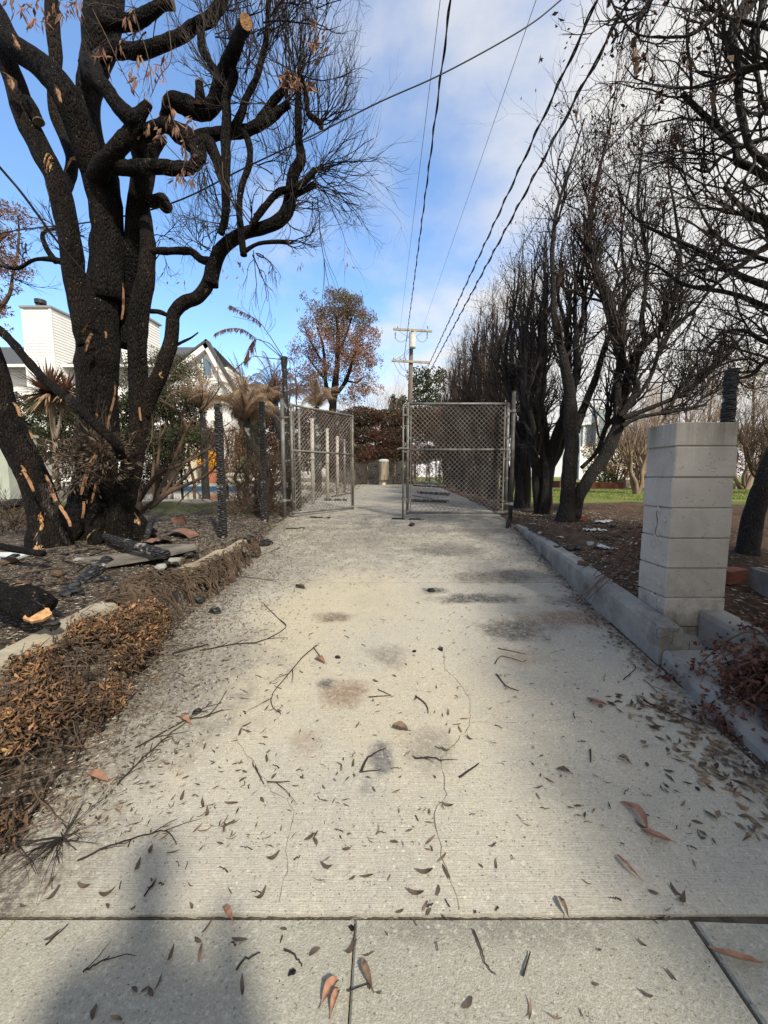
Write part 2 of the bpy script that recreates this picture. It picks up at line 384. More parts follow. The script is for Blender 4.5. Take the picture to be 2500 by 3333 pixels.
m_pink = mat('scorched_leaf', (.30, .175, .115), .75, vary=(.20, .10, .065), vscale=4, island=.45, trans=.25)
m_litter = mat('dry_leaf', (.20, .14, .085), .85, vary=(.075, .055, .04), vscale=9, island=.7, ramp=(.4, .6))
m_litterd = mat('dark_dry_leaf', (.10, .078, .052), .85, vary=(.04, .03, .024), vscale=9, island=.6)
m_tan = mat('tan_leaf', (.33, .20, .115), .75, vary=(.20, .11, .065), vscale=20, island=.3)
m_cream = mat('cream_leaf', (.68, .60, .33), .7, island=.15)
m_frond = mat('dry_frond', (.31, .22, .135), .85, vary=(.15, .095, .06), vscale=3, island=.4, trans=.2)
m_frondd = mat('scorched_frond', (.12, .065, .045), .85, vary=(.05, .03, .022), vscale=3, island=.4)
m_green = mat('green_leaf', (.052, .064, .026), .7, vary=(.03, .038, .017), vscale=2, island=.45, trans=.2)
m_olive = mat('olive_leaf', (.115, .108, .055), .75, vary=(.075, .066, .038), vscale=1.5, island=.45, trans=.2)
m_yellow = mat('yellow_flower', (.72, .40, .03), .7, vary=(.60, .27, .02), vscale=9, island=.3)
m_cordy = mat('bronze_blade', (.13, .065, .065), .6, vary=(.22, .13, .085), vscale=2, island=.5)
m_galv = mat('galvanised_steel', (.25, .245, .23), .6, vary=(.12, .105, .09), vscale=5, metal=.45, bump=.15, bscale=60)
m_wire = mat('chain_wire', (.30, .29, .27), .5, vary=(.16, .13, .105), vscale=4, metal=.35)
def post_extra(N, L, nz, rng_, mix, tc, mp, cur, bs):
    ms = N.new('ShaderNodeMapping'); ms.inputs['Scale'].default_value = (14, 14, 46); L.new(tc.outputs['Object'], ms.inputs[0])
    vo = N.new('ShaderNodeTexVoronoi'); vo.feature = 'DISTANCE_TO_EDGE'; vo.inputs['Scale'].default_value = 1; L.new(ms.outputs[0], vo.inputs['Vector'])
    c = mix(rng_(vo.outputs['Distance'], .02, .3), (.004, .004, .004), (.045, .042, .040)); c = mix(rng_(nz(6, 4), .60, .64), c, (.30, .28, .25))
    return c, vo.outputs['Distance']
m_char = mat('alligator_char', (.02, .02, .02), .55, bump=1, extra=post_extra, bdist=.05, spec=.5)
m_white = mat('white_paint', (.78, .78, .76), .6, vary=(.70, .70, .67), vscale=2)
m_shingle = mat('roof_shingle', (.055, .058, .062), .9, vary=(.10, .10, .105), vscale=14, stretch=(1, 1, 3), bump=.5, bscale=30)
m_glass = mat('window_glass', (.10, .15, .20), .08, spec=.8)
m_bluegrey = mat('blue_grey_siding', (.27, .33, .38), .7)
m_water = mat('pool_water', (.035, .04, .032), .04, spec=.7, bump=.12, bscale=5, bdist=.02)
m_tile = mat('blue_pool_tile', (.04, .09, .16), .3, vary=(.03, .08, .16), vscale=30)
m_stone = mat('stone_coping', (.42, .39, .33), .85, vary=(.27, .25, .21), vscale=4, bump=.6, bscale=9)
m_terra = mat('terracotta', (.42, .16, .085), .8, vary=(.32, .12, .07), vscale=6)
m_redwood = mat('red_board', (.20, .065, .042), .85, vary=(.11, .04, .028), vscale=9, stretch=(1, 1, 5))
m_tanwood = mat('weathered_board', (.42, .33, .23), .85, vary=(.26, .20, .15), vscale=9, stretch=(1, 1, 4), bump=.4)
m_board = mat('scorched_plywood', (.20, .18, .155), 1, spec=.05, vary=(.08, .07, .06), vscale=5, bump=.4, bscale=25)
m_polewood = mat('pole_wood', (.10, .082, .068), .9, vary=(.17, .14, .115), vscale=8, stretch=(1, 1, .1))
m_armwood = mat('crossarm_wood', (.38, .34, .27), .85, vary=(.26, .225, .17), vscale=7)
m_can = mat('transformer_paint', (.60, .62, .60), .45, vary=(.48, .50, .48), vscale=4)
m_tank = mat('scorched_tank', (.42, .37, .28), .5, vary=(.17, .13, .095), vscale=2.2, metal=.4, stretch=(3, 3, .5))
m_black = mat('black_cable', (.010, .010, .011), .6)
m_tarp = mat('blue_tarp', (.02, .06, .30), .5, vary=(.01, .03, .15), vscale=6)
m_pvc = mat('white_pipe', (.42, .40, .35), .6, vary=(.30, .27, .23), vscale=5)
m_foil = mat('ash_scrap', (.55, .55, .54), .6, vary=(.36, .36, .35), vscale=10)
m_crack = mat('crack_dirt', (.04, .033, .027), 1, vary=(.10, .085, .065), vscale=30)
def block_extra(N, L, nz, rng_, mix, tc, mp, cur, bs):
    vec = tc.outputs['Object']
    c = mix(rng_(nz(3, 6, .6), .35, .65), (.385, .365, .335), (.335, .318, .29))
    ms = N.new('ShaderNodeMapping'); ms.inputs['Scale'].default_value = (9, 9, .8); L.new(vec, ms.inputs[0])
    sx = N.new('ShaderNodeSeparateXYZ'); L.new(vec, sx.inputs[0])
    top = rng_(sx.outputs[2], 1.38, 1.62)
    c = mix(addm(N, L, addm(N, L, rng_(nz(1, 5, .6, .3, ms.outputs[0]), .38, .62), top, 'MULTIPLY'), .9, 'MULTIPLY'), c, (.13, .118, .085))
    c = mix(rng_(nz(1.7, 6, .65, .5), .50, .68, 0, .55), c, (.22, .205, .18))
    c = mix(addm(N, L, rng_(sx.outputs[2], .42, .75, 1, 0), rng_(nz(5, 6, .7), .42, .6), 'MULTIPLY'), c, (.17, .155, .13))
    c = mix(rng_(nz(38, 4, .7), .64, .68, 0, .8), c, (.12, .11, .095))
    return c, addm(N, L, nz(130, 3, .6), addm(N, L, rng_(nz(26, 2, .5), .66, .70), -2.0, 'MULTIPLY'), 'ADD')
m_block = mat('painted_block', (.36, .34, .31), .75, bump=.5, extra=block_extra, bdist=.004)
def kerb_extra(N, L, nz, rng_, mix, tc, mp, cur, bs):
    c = mix(rng_(nz(4, 7, .65), .35, .65), (.29, .285, .265), (.17, .165, .155))
    c = mix(rng_(nz(1.6, 6, .7), .50, .64, 0, .8), c, (.07, .062, .055))
    vo = N.new('ShaderNodeTexVoronoi'); vo.feature = 'DISTANCE_TO_EDGE'; vo.inputs['Scale'].default_value = 5.5
    ds = N.new('ShaderNodeVectorMath'); ds.operation = 'MULTIPLY_ADD'
    nn = N.new('ShaderNodeTexNoise'); nn.inputs['Scale'].default_value = 9; L.new(tc.outputs['Object'], nn.inputs['Vector'])
    L.new(nn.outputs['Color'], ds.inputs[0]); ds.inputs[1].default_value = (.22, .22, .22); L.new(tc.outputs['Object'], ds.inputs[2]); L.new(ds.outputs[0], vo.inputs['Vector'])
    c = mix(addm(N, L, rng_(vo.outputs['Distance'], .006, .02, 1, 0), rng_(nz(1.7, 2), .5, .55), 'MULTIPLY'), c, (.03, .028, .026))
    return c, nz(90, 5, .7)
m_kerb = mat('kerb_concrete', (.26, .25, .24), .9, bump=.6, extra=kerb_extra, bdist=.006)
m_kerbw = mat('tan_kerb_concrete', (.36, .32, .24), .9, vary=(.22, .18, .13), vscale=5, bump=.5, bscale=50)  # tan concrete of the left kerb wall
m_wallw = mat('white_garden_wall', (.72, .72, .70), .8)
m_cinder = mat('cinder_block', (.24, .225, .20), .95, vary=(.15, .14, .125), vscale=8, bump=.8, bscale=90)
m_soilclod = mat('root_mat', (.105, .07, .045), .95, vary=(.045, .032, .023), vscale=9, bump=1, bscale=30)

# ------------------------------------------------------------------ the ground
def axis(lo, hi, d0, d1, far, g=1.16):
    a = list(np.arange(d0, d1, .065)); s = .065; x = d1
    while x < hi: a.append(x); s *= g; x += s
    a.append(hi); s = .065; x = d0 - s; b = []
    while x > lo: b.append(x); s *= g; x -= s
    b.append(lo); return sorted(a + b)
xs = axis(-400, 400, -4.6, 4.6, 0)
ys = [-60, -20, -8, -5, 0.9, .985] + axis(1.0, 600, 1.05, 9, 0)[1:]
ys += [POOL[2] + .01, POOL[2] - .01, POOL[3] - .01, POOL[3] + .01]; ys = sorted(ys)
xs = sorted(xs + [POOL[0] - .01, POOL[0] + .01, POOL[1] - .01, POOL[1] + .01])
V = []; nx_ = len(xs)
for y in ys:
    el = lerpt(EL, y) if y > 1.015 else -1e9; xr = lerpt(XR, y)
    for x in xs:
        z = terr(x, y)
        if y > 1.015 and el + .03 < x < xr - .03 and y < 24.3: z -= .06
        if y <= 1.015: z -= .06
        V.append((x, y, z))
Q = [(j * nx_ + i, j * nx_ + i + 1, (j + 1) * nx_ + i + 1, (j + 1) * nx_ + i) for j in range(len(ys) - 1) for i in range(nx_ - 1)]
mb = MB(); mb.add(V, Q); tag(mb.build('ground', m_soil, smooth=True), 'charred soil and ash beds either side of the driveway', kind='structure')

# driveway: slabs parted by narrow joints
mb = MB(); JT = [1.012, 3.50, 7.4, 11.5, 16, 24.2]
for a, b in zip(JT, JT[1:]):
    yy = list(np.linspace(a + .006, b - .006, max(3, int((b - a) / .12))))
    Vv = []; nc = 30
    for y in yy:
        l = lerpt(EL, y) - .12; r = lerpt(XR, y) + .02
        for i in range(nc + 1):
            x = l + (r - l) * i / nc
            Vv.append((x, y, prof(y) + .012 * noise.noise(Vector((x * .7, y * .7, 0))) * sm((y - 1.15) / .5) + .003 * noise.noise(Vector((x * 3, y * 3, 0)))))
    n = nc + 1; Qq = [(j * n + i, j * n + i + 1, (j + 1) * n + i + 1, (j + 1) * n + i) for j in range(len(yy) - 1) for i in range(nc)]
    mb.add(Vv, Qq)
    top = len(yy) - 1                                     # slab edges
    for row, s in ((0, 1), (top, -1)):
        e = [Vv[row * n + i] for i in range(n)]; lo = [(p[0], p[1], p[2] - .05) for p in e]
        mb.add(e + lo, [(i, i + 1, n + i + 1, n + i) for i in range(n - 1)])
drive = mb.build('driveway', m_drive, smooth=False); tag(drive, 'pale stained concrete driveway', kind='structure')

# sidewalk slabs
mb = MB()
def slab(x0, x1, y0, y1, t=(0, 0)):
    y1a, y1b = y1 + t[0], y1 + t[1]; b = .006
    z = lambda y: prof(min(y, 1.015))
    v = [(x0, y0, z(y0)), (x1, y0, z(y0)), (x1, y1b, z(y1)), (x0, y1a, z(y1))]
    c = ((x0 + x1) / 2, (y0 + y1) / 2)
    ins = [(x0 + b, y0 + b, z(y0)), (x1 - b, y0 + b, z(y0)), (x1 - b, y1b - b, z(y1)), (x0 + b, y1a - b, z(y1))]
    low = [(p[0], p[1], p[2] - .008) for p in v]; deep = [(p[0], p[1], p[2] - .08) for p in v]
    mb.add(ins + low + deep, [(0, 1, 2, 3)] + [(4 + i, 4 + (i + 1) % 4, (i + 1) % 4, i) for i in range(4)] + [(8 + i, 8 + (i + 1) % 4, 4 + (i + 1) % 4, 4 + i) for i in range(4)])
xx = [-12.9 + .0 * i for i in range(0)]
X0 = [-.085 + k * .99 for k in range(-12, 1)]
for a, b in zip(X0, X0[1:]):
    slab(a + .0015, b - .0015, .16, 1.009); slab(a + .0015, b - .0015, -.83, .154)
slab(-.0835, .888, .16, 1.009); slab(-.0835, .888, -.83, .154)
X1 = [.895 + k * .99 for k in range(0, 13)]
for i, (a, b) in enumerate(zip(X1, X1[1:])):
    slab(a + .004, b - .003, .16, 1.009 if i > 0 else .997, (.008, -.022) if i == 0 else (0, 0)); slab(a + .004, b - .003, -.83, .154)
tag(mb.build('sidewalk', m_walk), 'sandy concrete sidewalk slabs across the foot of the driveway', kind='structure')
mb = MB(); mb.box(-60, 60, -9, -.9, -.35, -.13); tag(mb.build('road', mat('asphalt', (.06, .06, .062), .9, bump=.5)), 'asphalt road behind the sidewalk', kind='structure')
mb = MB(); mb.box(-60, 60, -.93, -.84, -.35, -.015); tag(mb.build('road_kerb', m_kerb), 'street kerb', kind='structure')

def ribbon(pix, w0, name, m, parent, lift=.0035, seed=0, jag=7):
    g = random.Random(seed); P = [gp(*p) for p in pix]; pts = []
    for a, b in zip(P, P[1:]):
        k = max(2, int((b - a).length / .025))
        for i in range(k): pts.append(a.lerp(b, i / k))
    pts.append(P[-1]); mbb = MB(); V = []
    for i, p in enumerate(pts):
        d = (pts[min(i + 1, len(pts) - 1)] - pts[max(i - 1, 0)]); n = Vector((-d.y, d.x, 0)).normalized()
        q = p + n * g.uniform(-1, 1) * .001 * jag; w = w0 * g.uniform(.3, 1.2)
        for s in (1, -1):
            e = q + n * w * s; V.append((e.x, e.y, max(terr(e.x, e.y), prof(e.y)) + .012 * noise.noise(Vector((e.x * .7, e.y * .7, 0))) * sm((e.y - 1.15) / .5) + .003 * noise.noise(Vector((e.x * 3, e.y * 3, 0))) + lift))
    mbb.add(V, [(2 * i, 2 * i + 1, 2 * i + 3, 2 * i + 2) for i in range(len(pts) - 1)])
    return mbb.build(name, m, parent)
CR = [[(1500, 2965), (1470, 2870), (1440, 2790), (1425, 2700), (1412, 2650), (1455, 2590), (1440, 2510), (1438, 2470), (1520, 2380), (1535, 2340), (1530, 2290), (1500, 2230), (1450, 2180), (1445, 2130)],
      [(1535, 2355), (1640, 2360), (1780, 2350), (1900, 2340)], [(1445, 2130), (1500, 2060), (1560, 2020)],
      [(905, 2940), (930, 2840), (940, 2740), (960, 2640), (920, 2590), (880, 2575)], [(880, 2575), (845, 2510), (790, 2440), (770, 2400)]]
for i, c in enumerate(CR): ribbon(c, (.0009 if i < 1 else .0006), 'crack', m_crack, drive, seed=i)
mb = MB()
for px in np.arange(-50, 2560, 9):
    p = gp(px, 2975 + 4 * math.sin(px * .01) + rnd.uniform(-3, 3)); r = rnd.uniform(.001, .003)
    p.y = 1.013 + rnd.uniform(-.006, .006)
    mb.tube([(p.x - r * 1.6, p.y, .008), (p.x + rnd.uniform(0, .02), p.y + rnd.uniform(-.006, .006), .010 + r * .3), (p.x + .05, p.y, .008)], [r * .6, r, r * .5], 5, rough=.6, rs=60)
mb.box(.89, 3.5, .95, 1.03, -.05, .012)
tag(mb.build('joint_grit', m_crack), 'dark grit and crumbs filling the joint between sidewalk and driveway', kind='stuff')

# ------------------------------------------------------------------ kerbs and pillar
def wallline(name, pts, top, w, m, label, cat, side=-1, bot=.35, rough=.006):
    """low wall along pts; top(y) its height, w its thickness away from the drive"""
    mbb = MB(); V = []; ring = 6
    fine = []
    for a, b in zip(pts, pts[1:]):
        k = max(1, int(math.dist(a, b) / .06))
        for i in range(k): fine.append((a[0] + (b[0] - a[0]) * i / k, a[1] + (b[1] - a[1]) * i / k))
    fine.append(pts[-1])
    for (x, y) in fine:
        z = top(y); b = prof(y) - bot; j = lambda k: rough * noise.noise(Vector((x * 4 + k * 3, y * 5, k)))
        V += [(x + j(0) * .5, y, b), (x + j(1) * .5, y, z - .03 + j(1)), (x + side * .012 + j(2) * .5, y, z + j(2) * .6), (x + side * (w - .012), y, z + j(3) * .6), (x + side * w + j(4) * .5, y, z - .012 + j(4) * .5), (x + side * w, y, b)]
    Q = [(i * 6 + k, i * 6 + k + 1, (i + 1) * 6 + k + 1, (i + 1) * 6 + k) for i in range(len(fine) - 1) for k in range(5)]
    Q += [(0, 1, 2, 5), (2, 3, 4, 5)]; e = (len(fine) - 1) * 6; Q += [(e, e + 1, e + 2, e + 5), (e + 2, e + 3, e + 4, e + 5)]
    mbb.add(V, Q); o = mbb.build(name, m); return tag(o, label, cat)
KT = [(1.0, .26), (1.8, .43), (2.9, .51), (4.3, .585), (5, .59)]
wallline('low_wall', [(-1.80, 1.12), (-1.78, 1.8), (-1.72, 2.9), (-1.56, 4.35)], lambda y: lerpt(KT, y), .16, m_kerbw, 'tan concrete kerb wall along the left bed, half buried in dead vines', 'kerb wall')
RT = [(2.2, .40), (2.6, .448), (3.5, .53), (5.3, .592), (6, .60)]
wallline('low_wall', [(1.645, 2.22), (1.67, 2.95), (1.93, 5.65)], lambda y: lerpt(RT, y), .14, m_kerb, 'sooty grey concrete kerb wall running from the block pillar to the right gate post', 'kerb wall', side=1)
wallline('ledge', [(1.60, .98), (1.62, 1.8), (1.655, 2.20)], lambda y: prof(y) + lerpt([(1, .02), (1.6, .07), (2.2, .10)], y), .42, m_kerb, 'low grey concrete ledge between the driveway edge and the cracked wall', 'ledge', side=1)
wallline('low_wall', [(2.055, 1.1), (2.03, 1.9), (2.01, 2.38)], lambda y: lerpt([(1, .32), (1.9, .40), (2.4, .455)], y), .17, m_kerb, 'cracked grey retaining wall in front of the pillar by the dead red shrub', 'retaining wall', side=1)

pil = thing('block_pillar', (1.99, 2.53, .15), 'tall beige painted concrete block pillar at the right edge of the driveway', 'pillar')
px0, px1, py0, py1 = 1.80, 2.185, 2.40, 2.665
ch = .192; zt = 1.635; parts = []
for k in range(8):
    mbb = MB(); hh_ = .150 if k == 0 else ch; z1 = zt - (0 if k == 0 else .150 + (k - 1) * ch); z0 = z1 - hh_ + .0065; jx, jy = rnd.uniform(-.004, .004), rnd.uniform(-.003, .003)
    sp = px0 + (.07 if k % 2 else .0)
    g = .0045; s = 16 if k < 7 else 10
    # course with softened arrises and a slightly uneven face
    xs_ = [px0, px0 + .006] + list(np.linspace(px0 + .03, px1 - .03, 10)) + [px1 - .006, px1]
    off = [.005, 0] + [0] * 10 + [0, .005]
    Vp = []
    zz = [z0, z0 + .005, z0 + .05, z1 - .05, z1 - .005, z1]; zo = [.006, 0, 0, 0, 0, .006]
    loop = [(x, py0, 0, -1) for x in np.linspace(px0 + .006, px1 - .006, 12)] + [(px1, y, 1, 0) for y in np.linspace(py0 + .006, py1 - .006, 8)] + [(x, py1, 0, 1) for x in np.linspace(px1 - .006, px0 + .006, 12)] + [(px0, y, -1, 0) for y in np.linspace(py1 - .006, py0 + .006, 8)]
    for z, o_ in zip(zz, zo):
        for (x, y, nx, ny) in loop:
            w = .0009 * noise.noise(Vector((x * 9, y * 9, z * 9 + k)))
            Vp.append((x + jx - nx * (o_ + w), y + jy - ny * (o_ + w), z))
    n = len(loop); Qp = [(j * n + i, j * n + (i + 1) % n, (j + 1) * n + (i + 1) % n, (j + 1) * n + i) for j in range(len(zz) - 1) for i in range(n)]
    Vp += [((px0 + px1) / 2, (py0 + py1) / 2, z1 + .0), ((px0 + px1) / 2, (py0 + py1) / 2, z0)]; c = len(Vp) - 2; top = (len(zz) - 1) * n
    mbb.add(Vp, Qp, [(top + i, top + (i + 1) % n, c) for i in range(n)] + [((i + 1) % n, i, c + 1) for i in range(n)])
    parts.append(mbb.build('course', m_block))
mbb = MB()
for k in range(8):                                        # mortar recess
    pass
mbb.box(px0 + .010, px1 - .010, py0 + .010, py1 - .010, .12, zt - .01); parts.append(mbb.build('core', mat('mortar', (.27, .255, .235), .95)))
mbb = MB()                                                # zigzag crack and spalls down the left face
for (y, za, zb) in ((2.47, .25, .52), (2.49, .52, .80), (2.52, .80, 1.10), (2.50, 1.10, 1.30)):
    P = [(px0 - .0006, y + .008 * math.sin(i * 2.1) + rnd.uniform(-.004, .004), za + (zb - za) * i / 8) for i in range(9)]
    mbb.tube(P, [.0017 * rnd.uniform(.5, 1.3) for _ in P], 5)
parts.append(mbb.build('crack', m_crack)); mbb = MB()
for _ in range(13):
    y = 2.49 + rnd.uniform(-.045, .05); z = rnd.uniform(.3, 1.3)
    mbb.tube([(px0 + .002, y - .012, z - .02), (px0 - .0015, y, z), (px0 + .002, y + .012, z + .022)], [.004, .011, .005], 7, rough=.6, rs=50)
parts.append(mbb.build('mortar_smear', m_block, smooth=True))
mbb = MB(); mbb.tube([(1.90, 2.46, .10), (1.91, 2.46, .20), (1.92, 2.48, .27)], [.20, .185, .13], 14, rough=.18, rs=7)
parts.append(mbb.build('footing', m_kerb, smooth=True))
rebase(pil, *parts)

# ------------------------------------------------------------------ limb tracing and twigs
def limb(mbb, pts, d, sides=12, per=6, rough=.13, rs=7.0, sc=.7535, o=(0, 0), taper=None):
    """pts: (x, y, width[, depth shift]) in a crop of the photograph; d = distance"""
    P = []
    for p in pts:
        dd = d + (p[3] if len(p) > 3 else 0); ax, ay = o[0] + p[0] * sc, o[1] + p[1] * sc
        i = pts.index(p); q0, q1 = pts[max(i - 1, 0)], pts[min(i + 1, len(pts) - 1)]; tx, ty = q1[0] - q0[0], q1[1] - q0[1]; tl = math.hypot(tx, ty) + 1e-6
        u_, v_ = (ax - CX) / F, (CY - ay) / F; np_ = (ty * u_ + tx * v_) / tl      # an ultra-wide lens widens what lies off its axis
        zc = dd / (math.cos(TH) + v_ * math.sin(TH))
        P.append((at(ax, ay, dd), p[2] * sc / F * zc / 2 / math.sqrt(1 + np_ * np_)))
    S = spline(P, per); S = [(p + Vector((noise.noise(p * 3), noise.noise(p * 3 + Vector((9, 0, 0))), noise.noise(p * 3 + Vector((0, 9, 0))))) * min(r * .35, .02), r) for p, r in S]
    mbb.tube([s[0] for s in S], [s[1] for s in S], sides, rough=rough, rs=rs)
    return S
def twig(mbb, p, d, L, r, g, depth=2, nb=4, wander=.25, up=.15, sides=3, spread=.7, seg=5, tips=None, down=0):
    P = [p.copy()]; q = p.copy(); d = d.normalized(); kids = []
    for i in range(seg):
        d = (d + Vector((g.gauss(0, 1), g.gauss(0, 1), g.gauss(0, 1))) * wander * .5 + Vector((0, 0, up))).normalized()
        q = q + d * (L / seg); P.append(q.copy())
        if depth > 0: kids.append((q.copy(), d.copy(), i))
    mbb.tube(P, [r * (1 - .62 * i / seg) for i in range(seg + 1)], sides, cap=False)
    if tips is not None: tips.append((P[-1], d))
    if depth > 0:
        for k in range(nb):
            q, dd, i = kids[g.randrange(0, len(kids))]
            a = dd + Vector((g.gauss(0, 1), g.gauss(0, 1), g.gauss(0, 1))) * spread * .6
            twig(mbb, q, a, L * g.uniform(.4, .75), r * (1 - .7 * (i + 1) / seg) * .7 + .0004, g, depth - 1, nb, wander, up, 3, spread, max(3, seg - 1), tips)

# ---- the big multi-stemmed tree on the left
D0 = 3.95
base = gp(330, 1765); base.y = D0
base = Vector((at(330, 1700, D0).x, D0, terr(at(330, 1700, D0).x, D0)))
T1 = thing('burnt_tree', tuple(base), 'huge multi-stemmed charred tree with sawn-off limbs left of the driveway', 'tree')
g = random.Random(11); parts = []; c3 = dict(sc=.5425, o=(0, 900))
def stem(name, pts, d=D0, m=m_bark, sides=22, rough=.10, rs=6, **k):
    mbb = MB(); S = limb(mbb, pts, d, sides=sides, rough=rough, rs=rs, **k); parts.append(mbb.build(name, m, smooth=True)); return S
# main stem from the root flare up
stem('trunk', [(535, 1600, 420), (545, 1480, 330), (560, 1330, 290), (580, 1150, 268), (590, 950, 268), (588, 700, 262), (595, 450, 278), (600, 250, 250), (612, 60, 190, .02), (610, -120, 160, .12), (605, -280, 120, .25)], m=m_bark, per=8, sides=34, **c3)
stem('trunk', [(468, 1300, 150), (463, 1000, 138), (438, 760, 160), (390, 600, 128), (380, 430, 112), (398, 300, 145), (430, 180, 185), (450, 40, 180), (455, -60, 170)], sides=26)
stem('trunk', [(400, 1500, 125, .02), (350, 1327, 105, .02), (292, 1000, 100), (255, 830, 100), (200, 690, 92), (110, 500, 92), (45, 300, 88), (-20, 120, 85)], D0 - .1)
stem('trunk', [(560, 1500, 100, .1), (545, 1300, 90, .1), (575, 1100, 92), (600, 900, 105), (622, 760, 110), (640, 650, 95), (690, 580, 95)], D0 + .12)
stem('trunk', [(705, 1640, 210), (715, 1500, 172), (735, 1380, 156), (770, 1230, 145), (800, 1100, 140), (822, 900, 125), (826, 700, 122), (826, 400, 122), (850, 180, 132), (875, 0, 118), (880, -180, 100, .05), (878, -310, 84, .22), (868, -440, 60, .42)], D0 - .15, m=m_bark, sides=26, **c3)
stem('limb', [(860, 840, 60), (905, 700, 110), (965, 600, 100), (1010, 450, 97), (1030, 300, 88), (1048, 220, 84), (1110, 150, 92), (1190, 115, 90), (1245, 40, 84), (1262, -60, 80)], D0 - .15, sides=18, **c3)
stem('limb', [(910, 1230, 66), (915, 1170, 68), (940, 1100, 72), (985, 1050, 68), (1050, 1012, 60), (1130, 992, 64), (1200, 965, 66), (1245, 915, 64), (1262, 830, 55), (1275, 750, 55), (1303, 690, 46), (1290, 600, 34), (1286, 480, 30), (1290, 380, 24)], D0 - .15, sides=16)
stem('limb', [(430, 800, 110, .25), (385, 650, 125, .12), (300, 455, 120), (225, 335, 105), (130, 245, 98), (45, 180, 92), (-10, 80, 85), (-60, -20, 80)], D0 - .25, sides=20)
stem('limb', [(262, 870, 60, -.28), (292, 790, 66, -.2), (312, 700, 58, -.1), (285, 610, 52), (238, 510, 48), (222, 410, 42), (238, 300, 60), (235, 150, 68), (220, -20, 60)], D0 + .2, sides=14)
SB = {}
def br(key, pts, d=D0, sides=12, **k):
    SB[key] = stem('branch', pts, d, sides=sides, rough=.19, rs=11, **k)
br('stub', [(640, 870, 55), (690, 860, 70), (712, 885, 62), (738, 880, 22)], D0 + .1)
br('g', [(650, 1085, 36), (750, 1084, 36), (820, 1085, 36), (862, 1118, 34), (905, 1135, 38)], D0 - .15)
br('hang', [(955, 1012, 30), (975, 900, 40), (972, 700, 46), (978, 520, 42), (975, 420, 46), (1010, 330, 40), (1000, 300, 30)], D0 - .35, 14)
br('k', [(440, 730, 100, .32), (470, 718, 95, .12), (560, 722, 78), (700, 722, 78), (790, 724, 72), (826, 724, 66)], D0 - .3, 18)
br('j2', [(425, 790, 110, .36), (440, 740, 110, .15), (500, 650, 100), (565, 580, 100), (590, 520, 90), (625, 470, 60), (640, 445, 52)], D0 - .35, 18)
br('j1', [(390, 270, 90, .40), (405, 320, 84, .1), (450, 370, 65), (500, 440, 60), (550, 500, 75), (590, 530, 70)], D0 - .4, 14)
br('j3', [(615, 700, 80, .47), (600, 620, 95, .2), (690, 545, 75), (770, 575, 90), (840, 620, 88), (850, 690, 70), (812, 735, 40)], D0 - .35, 16)
br('j4', [(840, 610, 70), (905, 620, 58), (935, 690, 46), (955, 760, 40), (985, 830, 30)], D0 - .3)
br('l', [(700, 560, 60, .15), (722, 490, 70, .1), (745, 445, 100), (800, 455, 112), (870, 478, 92), (930, 440, 86), (965, 350, 84), (990, 270, 76, -.1), (1025, 180, 70, -.3), (1064, 96, 66, -.6)], D0 - .25, 20)
br('l2', [(865, 460, 55), (866, 400, 46), (862, 355, 34)], D0 - .3)
br('m', [(850, 600, 80), (930, 578, 70), (1030, 568, 66), (1110, 545, 66), (1170, 505, 60), (1215, 470, 50), (1245, 450, 46)], D0 - .2, 16)
br('m2', [(1120, 530, 50), (1165, 460, 46), (1215, 400, 46), (1255, 345, 42), (1300, 325, 26)], D0 - .2)
br('n', [(1010, 560, 50), (1045, 480, 40), (1060, 430, 36), (1112, 330, 30), (1148, 180, 26), (1160, -40, 20)], D0 - .3)
br('o', [(420, 260, 90), (500, 215, 100), (580, 225, 88), (680, 212, 84), (780, 165, 76), (850, 115, 76), (920, 75, 72), (965, -30, 62)], D0 - .1, 18)
br('p', [(440, 100, 110), (560, 90, 92), (640, 62, 86), (700, 25, 74), (748, 22, 66)], D0 - .5, 18)
br('q', [(868, 120, 34), (878, 215, 34), (925, 290, 32), (965, 350, 30)], D0 - .2)
br('r', [(118, 430, 46), (145, 475, 50), (172, 528, 44)], D0 - .15)
br('s', [(1300, 330, 24), (1322, 420, 22), (1330, 490, 22), (1378, 530, 30), (1385, 548, 24)], D0 - .15)
br('t', [(1085, 975, 34), (1145, 890, 34), (1200, 828, 36), (1290, 800, 34), (1335, 765, 30), (1362, 735, 30)], D0 - .25)
br('t2', [(1255, 850, 30), (1310, 825, 28), (1360, 795, 32)], D0 - .2)
br('v', [(1052, 1105, 30), (1038, 1000, 30), (1032, 900, 28), (1045, 800, 30), (1078, 700, 30), (1072, 610, 28), (1035, 560, 26)], D0 - .4)
br('v2', [(1045, 1095, 24), (1110, 1055, 20), (1180, 1045, 20), (1248, 1046, 24)], D0 - .4)
br('w', [(290, 1140, 30), (230, 1120, 26), (150, 1122, 18), (70, 1160, 18), (-30, 1135, 14)], D0)
br('w2', [(240, 1130, 26), (200, 1070, 24), (185, 1010, 22), (240, 985, 16)], D0)
br('x', [(905, 210, 34), (960, 215, 30), (1010, 240, 26), (1020, 270, 24)], D0 - .1, **c3)
br('x2', [(1060, 410, 22), (1110, 385, 18), (1150, 365, 14), (1190, 335, 8)], D0 - .1, **c3)
br('y', [(-60, 300, 48, -.6), (0, 322, 50, -.6), (80, 400, 50, -.65), (170, 515, 52, -.7), (280, 630, 54, -.75), (420, 735, 56, -.8), (560, 870, 56, -.8), (700, 1000, 60, -.75), (730, 1080, 60, -.6)], D0, 12, **c3)
